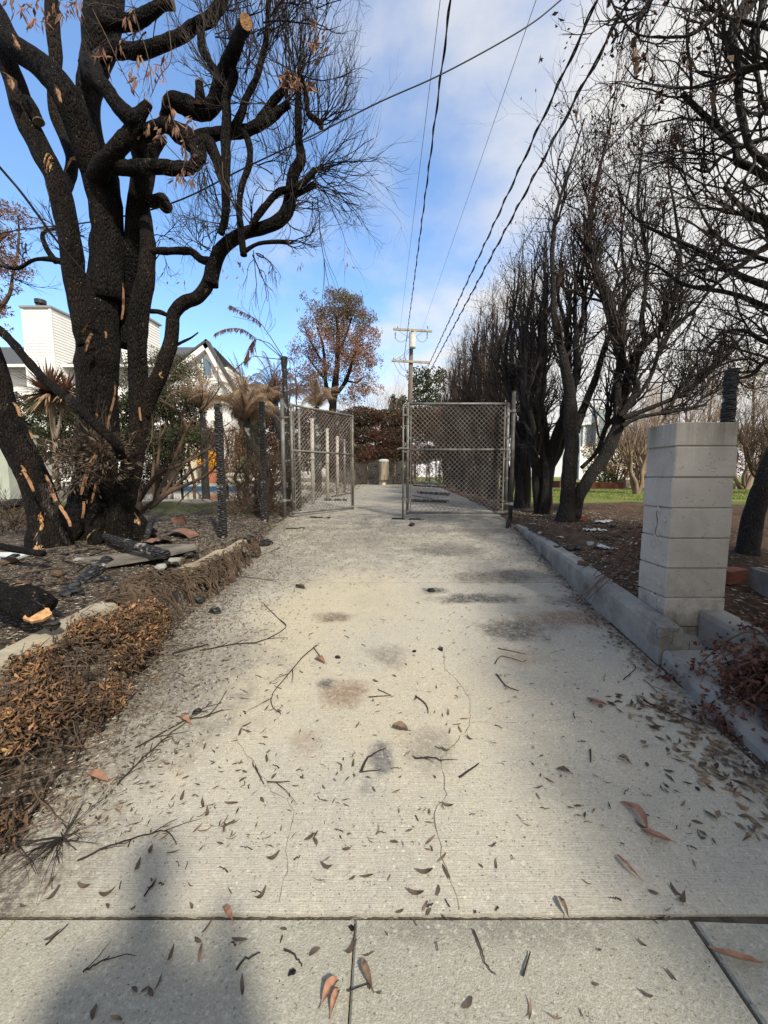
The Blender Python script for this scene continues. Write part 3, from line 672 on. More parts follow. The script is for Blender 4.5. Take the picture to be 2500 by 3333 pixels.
# pale sawn faces
def sawn(S, k=1.03, m=m_cut):
    p, r = S[-1]; d = (S[-1][0] - S[-3][0]).normalized(); mbb = MB()
    mbb.tube([p - d * .004, p + d * .006], [r * k, r * k * .97], 16, rough=.12, rs=20); parts.append(mbb.build('sawn_face', m))
sawn(SB['l']); m_cutd = mat('weathered_cut_wood', (.10, .08, .065), .9, vary=(.20, .16, .12), vscale=12)
for k in ('p', 'k', 'j2', 'm', 'l2', 'r', 't', 't2', 's', 'v2'): sawn(SB[k], 1.02, m_cutd)
# fine twigs
mbb = MB(); tips = []
def spray(c, d, n, L, r=.0064, up=.10, dirs=(.5, -.2, 1), sp=.75, depth=2, nb=4, sc=.7535, o=(0, 0), rad=14, spread=.6):
    for _ in range(n):
        p = at(o[0] + (c[0] + g.uniform(-rad, rad)) * sc, o[1] + (c[1] + g.uniform(-rad, rad)) * sc, d + g.uniform(-.08, .08))
        dd = Vector((dirs[0] + g.gauss(0, sp), dirs[1] + g.gauss(0, .5), dirs[2] + g.gauss(0, sp * .7)))
        twig(mbb, p, dd, L * .74 * g.uniform(.6, 1.25), r * g.uniform(.7, 1.2), g, depth, nb, .38, up * 1.5, 3, spread, 7, tips)
spray((1240, 440), D0 - .2, 15, 1.0, up=.14, dirs=(.7, -.1, .8)); spray((1290, 330), D0 - .2, 13, 1.0, up=.12, dirs=(.4, 0, 1))
spray((1378, 530), D0 - .15, 12, .75, up=.2, dirs=(.9, 0, .25)); spray((1362, 735), D0 - .2, 13, .8, up=.06, dirs=(.8, 0, .25), sp=.6)
spray((1290, 600), D0 - .15, 9, .7, up=.12, dirs=(.5, 0, .7)); spray((1360, 795), D0 - .2, 7, .75, up=-.04, dirs=(1, 0, -.1))
spray((1248, 1046), D0 - .4, 5, .5, up=.05, dirs=(1, 0, .1), sp=.4); spray((1150, 200), D0 - .3, 12, 1.0, up=.12, dirs=(.2, 0, 1), rad=50)
spray((1110, 340), D0 - .3, 9, .9, up=.12, dirs=(.1, 0, 1), rad=60); spray((950, 350), D0 - .3, 11, .7, up=.1, dirs=(-.4, -.2, .6)); spray((980, 300), D0 - .3, 9, .9, up=.1, dirs=(-.1, 0, .9), rad=40)
spray((900, 120), D0 - .2, 9, .8, up=.1, dirs=(.3, 0, .8), rad=50); spray((1060, 940), D0 - .4, 10, .6, up=.06, dirs=(-.3, 0, .6), rad=40); spray((900, 1090), D0 - .15, 9, .55, up=.1, dirs=(-.3, 0, .8), rad=40)
spray((1200, 700), D0 - .2, 10, .7, up=.1, dirs=(-.2, 0, .7), rad=90); spray((1250, 900), D0 - .2, 9, .5, up=.02, dirs=(.6, 0, .4), rad=40)
spray((1100, 480), D0 - .2, 9, .7, up=.1, dirs=(-.1, 0, .5), rad=70); spray((880, 720), D0 - .3, 6, .4, up=-.25, dirs=(.1, 0, -.5), rad=30); spray((960, 960), D0 - .3, 8, .5, up=-.04, dirs=(-.5, 0, .2), rad=30)
spray((1360, 860), D0 - .2, 2, .95, up=-.10, dirs=(.15, 0, -1), depth=1, nb=4, sp=.15); spray((1100, 1090), D0 - .3, 4, .5, up=-.14, dirs=(.4, 0, -.6), sp=.4)
spray((670, 1050), D0, 6, .5, up=-.03, dirs=(.3, 0, 0), rad=40); spray((330, 1060), D0, 6, .4, up=.02, dirs=(-.3, 0, .4), rad=60); spray((250, 1000), D0, 6, .5, up=0, dirs=(-.6, 0, .3))
spray((60, 1150), D0, 8, .5, up=0, dirs=(-.4, 0, .2), rad=60); spray((600, 100), D0 - .5, 8, .5, up=0, dirs=(.2, 0, -.2), rad=90); spray((1100, 100), D0 - .5, 8, .9, up=.1, dirs=(.2, 0, 1), rad=90)
spray((1350, 60), D0 - .3, 7, .9, up=.06, dirs=(.3, 0, .8), rad=60); spray((1230, 760), D0 - .3, 8, .6, up=.05, dirs=(.3, 0, -.3), rad=70)
tw = mbb.build('twigs', m_twig); parts.append(tw)
# scorched leaf sprays hanging in the crown
def leafspray(pix, d, n, L, W, spreadp, mbl, dirv=(0, 0, -1), jit=.55, seed=0, sc=.7535):
    gg = np.random.default_rng(seed); C = []
    for (x, y) in pix:
        for _ in range(n):
            C.append(tuple(at((x + gg.normal() * spreadp) * sc, (y + gg.normal() * spreadp * 1.2) * sc, d + gg.normal() * .09)))
    leaves(mbl, C, L, W, np.tile(dirv, (len(C), 1)), seed, jit, .2)
mbl = MB()
leafspray([(440, 230), (480, 290), (520, 210), (560, 90), (600, 260), (560, 330), (650, 330), (700, 290), (740, 240), (660, 380), (590, 370)], D0 - .75, 7, .085, .018, 22, mbl, seed=1)
leafspray([(640, 560), (700, 590), (760, 560), (800, 640), (815, 690), (790, 760), (820, 790), (770, 780), (740, 500), (830, 540)], D0 - .6, 9, .07, .02, 17, mbl, seed=2)
leafspray([(60, 20), (110, 50), (170, 20), (200, 90), (300, 10), (340, 30), (240, 30), (150, 110), (290, 80)], D0 - .6, 9, .08, .02, 20, mbl, seed=3)
leafspray([(1360, 110), (1380, 160), (1350, 200), (1390, 230)], D0 - .5, 7, .075, .026, 16, mbl, (0, 0, .4), .8, 4)
leafspray([(1250, 330), (1290, 350), (1230, 360), (1330, 380), (1270, 390)], D0 - .4, 12, .07, .026, 16, mbl, (0, 0, .1), .9, 5)
leafspray([(1020, 1110), (1050, 1140), (1300, 1140), (1500, 1160), (1490, 1100), (1170, 1200)], D0 - .3, 4, .06, .013, 16, mbl, seed=6)
leafspray([(700, 1000), (960, 1200), (1030, 1240), (930, 1270), (800, 1220), (740, 1160)], D0 - .2, 3, .05, .012, 26, mbl, seed=7)
parts.append(mbl.build('leaves', m_pink))
mbt = MB()
for P in ([(560, -20), (600, 120), (640, 250), (660, 400)], [(400, 40), (470, 180), (540, 330), (600, 420)], [(720, 60), (740, 250), (690, 330), (650, 420)], [(720, 390), (750, 520), (800, 640), (780, 780)], [(640, 470), (700, 600), (780, 690)], [(960, 700), (965, 770), (990, 815)], [(1200, 330), (1270, 320), (1310, 400)], [(1340, 200), (1370, 120), (1350, 90)]):
    S = spline([(at(x * .7535, y * .7535, D0 - .7), .004) for x, y in P], 5); mbt = MB(); mbt.tube([s[0] for s in S], .0035, 4); parts.append(mbt.build('leaf_stalk', m_twigb))
# peeled strips and lifted bark plates at the foot
mbp = MB()
m_bare = mat('bare_wood', (.32, .175, .09), .85, vary=(.018, .013, .011), vscale=24, stretch=(1, 1, .4), ramp=(.47, .57), bump=.4)
def strip(P, d, m=m_cut):
    S = spline([(at(x * .5425, 900 + y * .5425, d), w * .5425 / F * d / 2 * .62) for x, y, w in P], 7)
    V = []
    for i, (p, r) in enumerate(S):
        wv = r * (1 + .5 * noise.noise(Vector((i * .8, P[0][0], 0)))); V += [(p.x - wv, p.y + .01, p.z), (p.x + .3 * wv, p.y - .012, p.z), (p.x + wv, p.y + .01, p.z)]
    q_ = MB(); q_.add(V, [(3 * i + k, 3 * i + k + 1, 3 * i + k + 4, 3 * i + k + 3) for i in range(len(S) - 1) for k in range(2)]); parts.append(q_.build('peeled_bark', m_bare))
strip([(740, 40, 8), (738, 120, 14), (735, 200, 20), (728, 260, 8)], D0 - .30); strip([(692, 640, 8), (680, 740, 16), (655, 830, 20), (645, 910, 10)], D0 - .30)
strip([(545, 275, 10), (515, 300, 26), (485, 345, 6)], D0 - .33); strip([(545, 340, 26), (520, 390, 42), (510, 450, 8)], D0 - .33)
strip([(620, 955, 14), (590, 1040, 42), (535, 1130, 50), (505, 1220, 46), (480, 1310, 22)], D0 - .62); strip([(500, 1350, 16), (498, 1400, 26), (492, 1450, 10)], D0 - .62)
strip([(575, 1240, 8), (560, 1300, 22), (545, 1360, 6)], D0 - .6); strip([(835, 785, 8), (838, 830, 16), (845, 865, 6)], D0 - .28); strip([(632, 330, 5), (636, 350, 7), (634, 370, 4)], D0 - .5)
strip([(578, 820, 12), (577, 835, 22), (573, 848, 8)], D0 - .36); strip([(775, 1065, 10), (770, 1072, 22), (768, 1080, 8)], D0 - .3)
c1s = lambda L: [(x * .7535 / .5425, (y * .7535 - 900) / .5425, w * .7535 / .5425) for x, y, w in L]
strip(c1s([(235, 365, 12), (245, 395, 40), (260, 440, 8)]), D0 - .5); strip(c1s([(10, 310, 10), (45, 345, 70), (60, 410, 10)]), D0 - .3); strip(c1s([(55, 150, 10), (70, 195, 34), (80, 210, 8)]), D0 - .45); strip(c1s([(835, 430, 5), (850, 440, 22), (868, 448, 5)]), D0 - .52)
# root flare
mbr = MB()
for a in range(14):
    an = a / 14 * 6.283 + g.uniform(-.2, .2); L = g.uniform(.35, .6)
    P = [base + Vector((.20 * math.cos(an), .14 * math.sin(an), .34)), base + Vector((.34 * math.cos(an), .26 * math.sin(an), .12)), base + Vector((L * math.cos(an), L * .8 * math.sin(an), -.06))]
    mbr.tube(P, [.09, .10, .04], 8, rough=.2, rs=9)
parts.append(mbr.build('root', m_barkp, smooth=True))
rebase(T1, *parts)

# ---- leaning stem at the far left
parts = []; b0 = at(105, 1770, 3.5); b0.z = terr(b0.x, b0.y)
T2 = thing('burnt_tree', tuple(b0), 'single charred trunk with a long peeled scar leaning at the left edge', 'tree')
mbb = MB(); limb(mbb, [(320, 1640, 340), (300, 1500, 250), (255, 1380, 220), (190, 1200, 205), (120, 1050, 200), (40, 850, 200), (-30, 650, 205), (-110, 420, 210), (-240, 100, 200), (-380, -300, 170)], 3.5, sides=28, rough=.10, rs=6, per=8, **c3)
parts.append(mbb.build('trunk', m_barkp, smooth=True)); mbp = MB()
strip([(270, 1190, 14), (292, 1250, 44), (315, 1320, 50), (360, 1390, 44), (405, 1460, 36), (420, 1500, 12)], 3.5 - .30); strip([(80, 755, 12), (100, 790, 34), (118, 840, 12)], 3.5 - .30)
strip([(140, 1170, 16), (170, 1230, 46), (200, 1290, 8)], 3.5 - .32); strip([(175, 920, 6), (190, 960, 14), (195, 975, 6)], 3.5 - .26)
rebase(T2, *parts)

# ------------------------------------------------------------------ burnt hedge row on the right
def shrub(seed, H=5.2, W=.8, stems=7, nb=10, thin=1.0, top=1.0):
    g = random.Random(seed); ms = MB(); mt = MB(); ml = MB(); C = []
    for s in range(stems):
        a = s / stems * 6.283 + g.uniform(-.3, .3); rr = g.uniform(.35, 1) * W; hh = H * g.uniform(.72, 1.0) * (1.08 - .25 * rr / W)
        P = [(Vector((.08 * math.cos(a), .08 * math.sin(a), -.15)), .10)]
        for k in range(1, 8):
            t = k / 7; e = rr * (sm(t * 1.5)) * (1 - .45 * t * t)
            P.append((Vector((e * math.cos(a) + g.gauss(0, .06), e * math.sin(a) + g.gauss(0, .06), hh * t)), .075 * (1 - t) ** .8 + .007))
        S = spline(P, 4); ms.tube([q[0] for q in S], [q[1] * g.uniform(.85, 1.1) for q in S], 7, rough=.15, rs=8)
        for b in range(nb):
            i = int(len(S) * g.uniform(.18, .97)); i = min(i, len(S) - 2); p, r = S[i]; d = (S[i + 1][0] - p).normalized()
            out = Vector((p.x, p.y, 0)); out = out.normalized() if out.length > .01 else Vector((1, 0, 0))
            dd = d + out * g.uniform(-.2, .5) + Vector((g.gauss(0, .35), g.gauss(0, .35), .2))
            tips = []
            twig(mt, p, dd, g.uniform(.7, 1.4) * (1 - .3 * i / len(S)), min(r * .6, .020) + .003, g, 2, 4, .42, .17, 4, .75, 7, tips)
            C += [tuple(t[0]) for t in tips if g.random() < .5]
    C = np.array(C); C = np.repeat(C, 2, 0) + rng.normal(0, .02, (len(C) * 2, 3)); leaves(ml, C, .035, .014, seed=seed)
    return ms, mt, ml
m_hleaf = mat('charred_leaf', (.035, .024, .018), .85, vary=(.13, .06, .035), vscale=1.2, island=.5)
def hedge(seed, mt2=m_twig, **k):
    a, b, c = shrub(seed, **k); e = bpy.data.objects.new('burnt_shrub', None); col.objects.link(e)
    a.build('trunk', m_hbark, e, smooth=True); b.build('twigs', mt2, e); c.build('charred_leaves', m_hleaf, e); return e
protos = [hedge(21), hedge(22, H=5.0, W=.72, stems=8), hedge(23, m_twigb, H=4.6, W=.8)]
ORD = ['second', 'third', 'fourth', 'fifth', 'sixth', 'seventh', 'eighth', 'ninth', 'tenth', 'eleventh', 'twelfth', 'thirteenth', 'fourteenth', 'fifteenth', 'sixteenth', 'seventeenth']
hs = [(2.75, 6.6, 4.9), (2.72, 7.6, 5.0), (2.8, 8.8, 5.2), (2.85, 10, 5.2), (2.85, 11.2, 5.3), (2.9, 12.6, 5.3), (2.95, 14, 5.6), (3.05, 15.6, 5.6), (3.2, 17.5, 5.5), (3.3, 19.5, 5.4), (3.5, 22, 5.2)]
for i, (x, y, h) in enumerate(hs):
    k = i % 3 if i < 8 else (2 if i % 2 else 1)
    o = protos[k] if not protos[k].get('used') else copy_tree(protos[k])
    protos[k]['used'] = 1
    o.location = (x, y, terr(x, y)); o.rotation_euler.z = i * 2.1 + .6; s = h / 4.9; o.scale = (s * .92, s * .92, s)
    tag(o, (ORD[i - 1] if i else 'first') + ' burnt upright shrub of the row, counting away from the twin-trunked tree', 'shrub', 'burnt shrubs in a row along the right of the driveway')
for p in protos:
    if 'used' in p: del p['used']
for o in bpy.data.objects:
    if 'used' in o: del o['used']

# nearest of the row, traced
g = random.Random(5); parts = []; c6 = dict(sc=.5425, o=(1600, 900)); DA = 5.6
b0 = at(1850, 1672, DA); b0.z = terr(b0.x, b0.y)
T3 = thing('burnt_tree', tuple(b0), 'twin-trunked black tree on the right bed, one trunk leaning right over the lawn', 'tree')
SS = {}
def st6(key, nm, pts, d=DA, sides=14):
    mbb = MB(); SS[key] = limb(mbb, pts, d, sides=sides, rough=.16, rs=6, **c6); parts.append(mbb.build(nm, m_hbark, smooth=True))
st6('a', 'trunk', [(445, 1470, 150), (450, 1420, 112), (462, 1300, 92), (470, 1150, 95), (482, 1000, 92), (475, 850, 85), (470, 720, 78), (435, 520, 62), (405, 400, 50), (375, 220, 42), (368, 20, 32), (365, -200, 26), (400, -420, 20), (480, -700, 13), (560, -950, 7)])
st6('b', 'trunk', [(478, 1440, 110), (520, 1320, 80), (580, 1210, 76), (650, 1120, 78), (720, 990, 84), (760, 880, 74), (752, 750, 58), (752, 640, 54), (775, 520, 56), (755, 400, 56), (725, 250, 60), (715, 130, 52), (660, 30, 40), (600, -120, 34), (590, -330, 28), (640, -600, 20), (700, -850, 12), (735, -1060, 6)])
st6('b2', 'limb', [(770, 840, 40), (830, 760, 48), (868, 680, 48), (862, 620, 44), (810, 550, 40), (780, 450, 34)], DA - .1)
st6('b3', 'limb', [(765, 830, 50), (800, 700, 56), (835, 560, 60), (875, 455, 56), (935, 390, 48), (1010, 310, 40), (1070, 240, 34), (1110, 60, 28), (1130, -150, 24), (1100, -400, 18), (1060, -650, 12), (1080, -880, 6)], DA + .05)
st6('b4', 'limb', [(780, 850, 40), (900, 808, 30), (1020, 765, 26), (1170, 690, 24), (1280, 600, 20), (1420, 470, 14)], DA - .1, 9)
st6('b5', 'limb', [(780, 900, 30), (880, 845, 24), (1030, 822, 20), (1150, 800, 18), (1290, 768, 14)], DA - .15, 8)
st6('b6', 'limb', [(880, 720, 24), (960, 590, 26), (1010, 430, 24), (1090, 320, 22), (1240, 180, 16)], DA - .05, 8)
st6('b7', 'limb', [(540, 1150, 28), (640, 1040, 26), (690, 900, 34), (740, 850, 30)], DA + .2, 8)
st6('b8', 'limb', [(740, 400, 40), (690, 180, 46), (650, 60, 30), (620, -150, 22)], DA + .15, 9)
st6('b9', 'limb', [(920, 390, 44), (900, 250, 34), (930, 60, 28), (930, -150, 24), (880, -450, 17), (900, -800, 8)], DA + .2, 9)
st6('a2', 'limb', [(500, 930, 60), (570, 750, 48), (640, 560, 40), (690, 400, 34), (760, 250, 22), (800, 60, 20), (780, -250, 15), (840, -600, 8)], DA + .3, 9)
st6('a3', 'limb', [(450, 760, 50), (520, 560, 40), (500, 380, 34), (560, 200, 28), (540, -20, 22), (600, -300, 16), (540, -600, 8)], DA + .35, 9)
mbb = MB(); tips = []
for k, S in SS.items():
    for _ in range(12 if k in 'ab' else 13):
        i = g.randrange(int(len(S) * .42), len(S) - 1); p, r = S[i]; d = (S[i + 1][0] - p).normalized()
        twig(mbb, p, d + Vector((g.gauss(0, .6), g.gauss(0, .5), .35)), g.uniform(.5, 1.1), min(.018, r * .5) + .003, g, 2, 5, .4, .14, 4, .75, 7, tips)
parts.append(mbb.build('twigs', m_twig)); C = np.array([tuple(t[0]) for t in tips if g.random() < .4]); mbb = MB(); leaves(mbb, C, .05, .02, seed=4)
for (cx, cy, rx_, ry_, n_) in ((1975, 470, 40, 80, 700), (1930, 650, 45, 90, 700), (2180, 500, 40, 70, 900), (2210, 450, 28, 60, 500), (1850, 760, 40, 70, 500), (1990, 700, 50, 60, 500)):
    gg_ = np.random.default_rng(cx); Cc = [tuple(at(cx + gg_.normal() * rx_ * .7, cy + gg_.normal() * ry_ * .6, DA + gg_.normal() * .15)) for _ in range(n_)]; Cc = [c for c in Cc if noise.noise(Vector(c) * 5) > -.1]; leaves(mbb, Cc, .06, .014, np.tile((0, 0, -1), (len(Cc), 1)), cx, .7, .3); parts.append(mbb.build('charred_leaves', m_hleaf))
rebase(T3, *parts)

# near tree overhanging from the right edge
parts = []; DR = 3.3; c2 = dict(sc=.7535, o=(1250, 0)); SS = {}
b0 = at(2425, 1800, 3.6); b0.z = terr(b0.x, b0.y)
T4 = thing('burnt_tree', tuple(b0), 'black tree at the right edge, its bare crown overhanging the block pillar', 'tree')
mbb = MB(); limb(mbb, [(1530, 1720, 210), (1545, 1620, 150), (1580, 1420, 140), (1640, 1230, 150), (1740, 1000, 150), (1850, 700, 150), (1930, 300, 140), (1960, -200, 130), (1980, -900, 110)], 3.6, sides=18, rough=.15, rs=6, **c6); parts.append(mbb.build('trunk', m_hbark, smooth=True))
def st2(key, pts, d=DR, sides=9, m=m_hbark):
    mbb = MB(); SS[key] = limb(mbb, pts, d, sides=sides, rough=.12, rs=9, **c2); parts.append(mbb.build('branch', m, smooth=True))
st2('1', [(1900, 880, 60, .2), (1760, 820, 55), (1659, 770, 48), (1590, 722, 46), (1530, 690, 46), (1518, 620, 40), (1440, 552, 44), (1370, 490, 36), (1288, 402, 30)], m=m_palebark if 0 else m_hbark)
st2('1b', [(1300, 420, 16), (1220, 415, 11), (1150, 385, 9), (1100, 380, 6)])
st2('2', [(1900, 900, 60, .3), (1700, 740, 50), (1590, 650, 44), (1552, 530, 42), (1530, 400, 36), (1538, 300, 44), (1500, 180, 52), (1540, 60, 58), (1620, -60, 66)], 3.0)
st2('3', [(1900, 300, 70), (1750, 290, 50), (1650, 285, 40), (1560, 300, 34), (1480, 330, 16), (1380, 360, 10)], 2.9)
st2('4', [(1180, -40, 22), (1112, 60, 20), (1095, 130, 14), (1110, 190, 8)], 2.7); st2('4b', [(960, -60, 12), (1000, 40, 12), (1050, 110, 11), (1100, 150, 12), (1200, 162, 12), (1320, 152, 14), (1400, 100, 18), (1480, 20, 22), (1530, -60, 26)], 2.6)
st2('5', [(1800, 970, 40), (1659, 945, 34), (1560, 905, 30), (1500, 850, 26), (1465, 805, 20)]); st2('6', [(1800, 1040, 26), (1659, 975, 22), (1540, 925, 18), (1450, 880, 10), (1380, 800, 7)])
st2('7', [(1850, 1300, 50), (1659, 1235, 38), (1500, 1172, 30), (1380, 1090, 24), (1250, 1030, 20), (1120, 970, 16), (1050, 900, 10), (1000, 840, 7)], 3.7); st2('8', [(1850, 1150, 40), (1700, 1130, 26), (1560, 1090, 20), (1420, 1000, 16), (1340, 850, 12), (1250, 700, 8)], 3.6)
st2('9', [(1850, 1420, 40), (1659, 1330, 30), (1500, 1270, 24), (1300, 1230, 18), (1180, 1150, 12), (1080, 1120, 8)], 3.8); st2('10', [(1900, 560, 50), (1680, 500, 30), (1620, 350, 24), (1600, 150, 24), (1660, -30, 26)], 3.1)
st2('11', [(1850, 200, 50), (1659, 120, 34), (1560, 90, 24), (1440, 60, 20), (1330, -40, 20)], 2.8); st2('12', [(1900, 1000, 50), (1659, 1060, 26), (1540, 1150, 20), (1420, 1240, 14), (1330, 1360, 9)], 3.3)
st2('13', [(1850, 1500, 40), (1659, 1480, 24), (1560, 1430, 18), (1460, 1440, 12), (1380, 1520, 8)], 3.3)
st2('14', [(1820, 640, 30), (1659, 600, 22), (1480, 660, 18), (1400, 740, 14), (1330, 720, 8)], 3.4); st2('15', [(1820, 1600, 30), (1659, 1560, 20), (1590, 1620, 15), (1500, 1640, 9)], 3.2)
mbb = MB(); tips = []
for k, S in SS.items():
    for _ in range(8 if k not in ('4', '1b', '4b') else 7):
        i = g.randrange(int(len(S) * .12), len(S) - 1); p, r = S[i]; d = (S[i + 1][0] - p).normalized()
        if k in ('4', '4b', '11') : L = .35
        else: L = .8
        twig(mbb, p, d * .7 + Vector((g.gauss(0, .75), g.gauss(0, .6), g.gauss(.1, .7))), g.uniform(.6, 1.3) * L, min(.010, r * .5) + .0022, g, 2, 4, .45, .06, 4, .85, 7, tips)
parts.append(mbb.build('twigs', m_twig))
C = np.array([tuple(t[0]) for t in tips if g.random() < .07]); C = np.repeat(C, 3, 0) + rng.normal(0, .018, (len(C) * 3, 3)); mbb = MB(); leaves(mbb, C, .055, .024, seed=5, fold=.5); parts.append(mbb.build('charred_leaves', m_hleaf))
for (x, y, l) in ((1075, 190, .05), (1085, 235, .06), (1095, 280, .06), (1420, 430, .07), (1490, 260, .05)):
    mbb = MB(); leaves(mbb, [tuple(at(1250 + x * .7535, y * .7535, 2.6))], l * 1.6, .035, [(.1, 0, -1)], int(x), .15, .6, .25); parts.append(mbb.build('dry_leaf', m_litter))
rebase(T4, *parts)

# ------------------------------------------------------------------ chain-link gates
def pipe(mbb, a, b, r, sides=10): mbb.tube([a, b], r, sides)
def gate(loc, rz, W, H, label, rod=False, sag=0.0):
    """leaf along local +x from its hinge stile, standing on loc"""
    e = thing('chain_link_gate', loc, label, 'gate', rz=rz); fr = MB(); r = .023; zb = .06; zm = zb + H * .585
    pipe(fr, Vector((0, 0, zb)), Vector((0, 0, zb + H)), r); pipe(fr, Vector((W, 0, zb + sag)), Vector((W, 0, zb + H + sag)), r)
    pipe(fr, Vector((0, 0, zb + H - .02)), Vector((W, 0, zb + H + sag - .02)), r * .9); pipe(fr, Vector((0, 0, zb + .03)), Vector((W, 0, zb + .03 + sag)), r * .9)
    pipe(fr, Vector((0, 0, zm)), Vector((W, 0, zm + sag)), r * .8)
    fr.build('frame', m_galv, e, smooth=True)
    for x in (0, W):
        for z in (zb + .05, zb + H * .33, zm - .02, zb + H * .82, zb + H - .05): cl = MB(); cl.tube([(x, 0, z - .017), (x, 0, z + .017)], r * 1.28, 10); cl.build('clamp', m_galv, e)
    for k in range(5):
        z = zb + H * (.12 + .19 * k)
        for x, s in ((0, 1), (W, -1)): cl = MB(); cl.tube([(x, -.026, z - .012), (x, -.026, z + .012)], .012, 6); cl.box(min(x, x + s * .06), max(x, x + s * .06), -.006, .006, z - .01, z + .01); cl.build('tie_clip', m_galv, e)
    w = MB(); p = .076; x0, x1, z0, z1 = .045, W - .045, zb + .04, zb + H - .03
    n = int((W + H) / p) + 2; g = random.Random(int(W * 999))
    for s in (1, -1):
        for k in range(-n, n):
            # line z = z0 + s*(x - xk)
            P = []; xk = x0 + k * p * 1.0; N_ = 60
            xa, xb = x0, x1
            pts = []
            for i in range(N_ + 1):
                x = xa + (xb - xa) * i / N_; z = z0 + s * (x - xk) * 1.02 if s > 0 else z0 + (xk - x) * 1.02
                if z0 <= z <= z1: pts.append((x, .004 * s + .010 * math.sin(x * 7 + z * 4) + .003 * math.sin((x + z) * 70), z + sag * x / W + .006 * math.sin(x * 9 + k * .3)))
            if len(pts) > 1: w.tube([pts[0]] + pts[1:-1:4] + [pts[-1]], .0031, 6, cap=False)
    w.build('mesh', m_wire, e)
    tb = MB(); tb.box(x0 - .004, x0 + .012, -.003, .003, z0, z1); tb.build('tension_bar', m_galv, e); tb = MB(); tb.box(x1 - .012, x1 + .004, -.003, .003, z0, z1); tb.build('tension_bar', m_galv, e)
    if rod:
        rd = MB(); pipe(rd, Vector((-.075, -.02, -.045)), Vector((-.075, -.02, zb + H - .04)), .014)
        rd.build('drop_rod', m_galv, e, smooth=True)
        for z in (zb + .25, zb + 1.02, zb + H - .2): br_ = MB(); br_.tube([(-.075, -.02, z - .02), (-.075, -.02, z + .02)], .022, 8); br_.box(-.075, 0, -.03, -.012, z - .012, z + .012); br_.build('bracket', m_galv, e)
        lt = MB(); lt.tube([(-.17, -.03, zm), (-.13, -.03, zm + .02), (.01, -.03, zm + .015)], .016, 8); lt.build('latch', m_galv, e)
    return e
gy = 6.3; gh = 1.80
a = at(1326, 1680, gy); b_ = at(1645, 1680, gy)
gate((a.x, gy, terr(a.x, gy) - .01), 0, b_.x - a.x, gh, 'chain-link gate leaf facing the viewer on the right, with drop rod and latch', True)
pl = at(955, 1680, 6.32); pr = at(1149, 1650, 7.5)
gate((pl.x, 6.32, terr(pl.x, 6.32) - .02), math.atan2(7.5 - 6.32, pr.x - pl.x), math.hypot(7.5 - 6.32, pr.x - pl.x), gh, 'chain-link gate leaf swung open away from the viewer on the left', False)
m_sooty = mat('sooty_steel', (.05, .047, .043), .6, vary=(.16, .15, .14), vscale=3, ramp=(.5, .7), metal=.3)
def gpost(px, Y, H, label, charred=0, r=.031):
    p = at(px, 1600, Y); z = terr(p.x, Y); e = thing('gate_post', (p.x, Y, z), label, 'post'); m_ = MB(); mm = m_sooty if charred else m_galv
    pipe(m_, Vector((0, 0, -.1)), Vector((0, 0, H)), r, 14); m_.tube([(0, 0, H), (0, 0, H + .012)], r * 1.1, 14); m_.build('pipe', mm, e, smooth=True)
    for z in (.28, H - .28):
        c = MB(); c.tube([(0, 0, z - .022), (0, 0, z + .022)], r * 1.25, 12); c.box(.0, .10, -.012, .012, z - .012, z + .012) if not charred else c.box(-.10, 0, -.012, .012, z - .012, z + .012)
        c.build('hinge', m_galv, e)
    return e
gpost(925, 6.30, 1.90, 'weathered steel hinge post of the left gate leaf'); p = gpost(1664, 6.0, 1.98, 'steel hinge post of the right gate leaf, blackened at the foot', 1)
# charred wood posts
def cpost(px, Y, ytop, w, label, ybase=None, seed=0, lean=0, col_=None, name='charred_post'):
    p = at(px, 1600, Y); z = terr(p.x, Y); top = at(px, ytop, Y).z; r = pw(w, Y) / 2
    e = thing(name, (p.x, Y, z), label, 'post'); m_ = MB(); n = max(8, int((top - z) / .022)); g = random.Random(seed); V = []; sd = 14
    for i in range(n + 1):
        t = i / n; h = -.1 + (top - z + .1) * t; rr = r * (1 + .09 * (1 if i % 2 else -1) * g.uniform(.3, 1)) * (1 - .10 * t)
        if i == n: rr *= .8
        for k in range(sd):
            a = 2 * math.pi * k / sd; q = 1 / max(abs(math.cos(a)), abs(math.sin(a))) ** .75
            j = 1 + .10 * noise.noise(Vector((k * .9, i * .9, seed)))
            V.append((rr * q * .92 * math.cos(a) * j + lean * t, rr * q * .92 * math.sin(a) * j, h + .008 * noise.noise(Vector((k * .8, i, seed + 4)))))
    Qp = [(i * sd + k, i * sd + (k + 1) % sd, (i + 1) * sd + (k + 1) % sd, (i + 1) * sd + k) for i in range(n) for k in range(sd)]
    V.append((lean, 0, top - z - .02)); m_.add(V, Qp, [(n * sd + k, n * sd + (k + 1) % sd, len(V) - 1) for k in range(sd)])
    m_.build('post', col_ or m_char, e); return e
cpost(721, 4.35, 1316, 27, 'tall alligator-charred fence post with a pale streak, nearer the viewer on the left', seed=1)
cpost(860, 5.75, 1308, 22, 'thinner alligator-charred fence post just left of the gate hinge post', seed=2)
cpost(966, 7.2, 1500, 26, 'short black post stump seen through the left gate leaf', seed=3)
cpost(2343, 3.0, 1200, 37, 'burnt black post stub rising behind the block pillar', seed=4, lean=.02)
e = cpost(1658, 5.55, 1690, 18, 'charred stump leaning at the foot of the right gate post', seed=5); e.rotation_euler = (R(-8), R(6), 0)
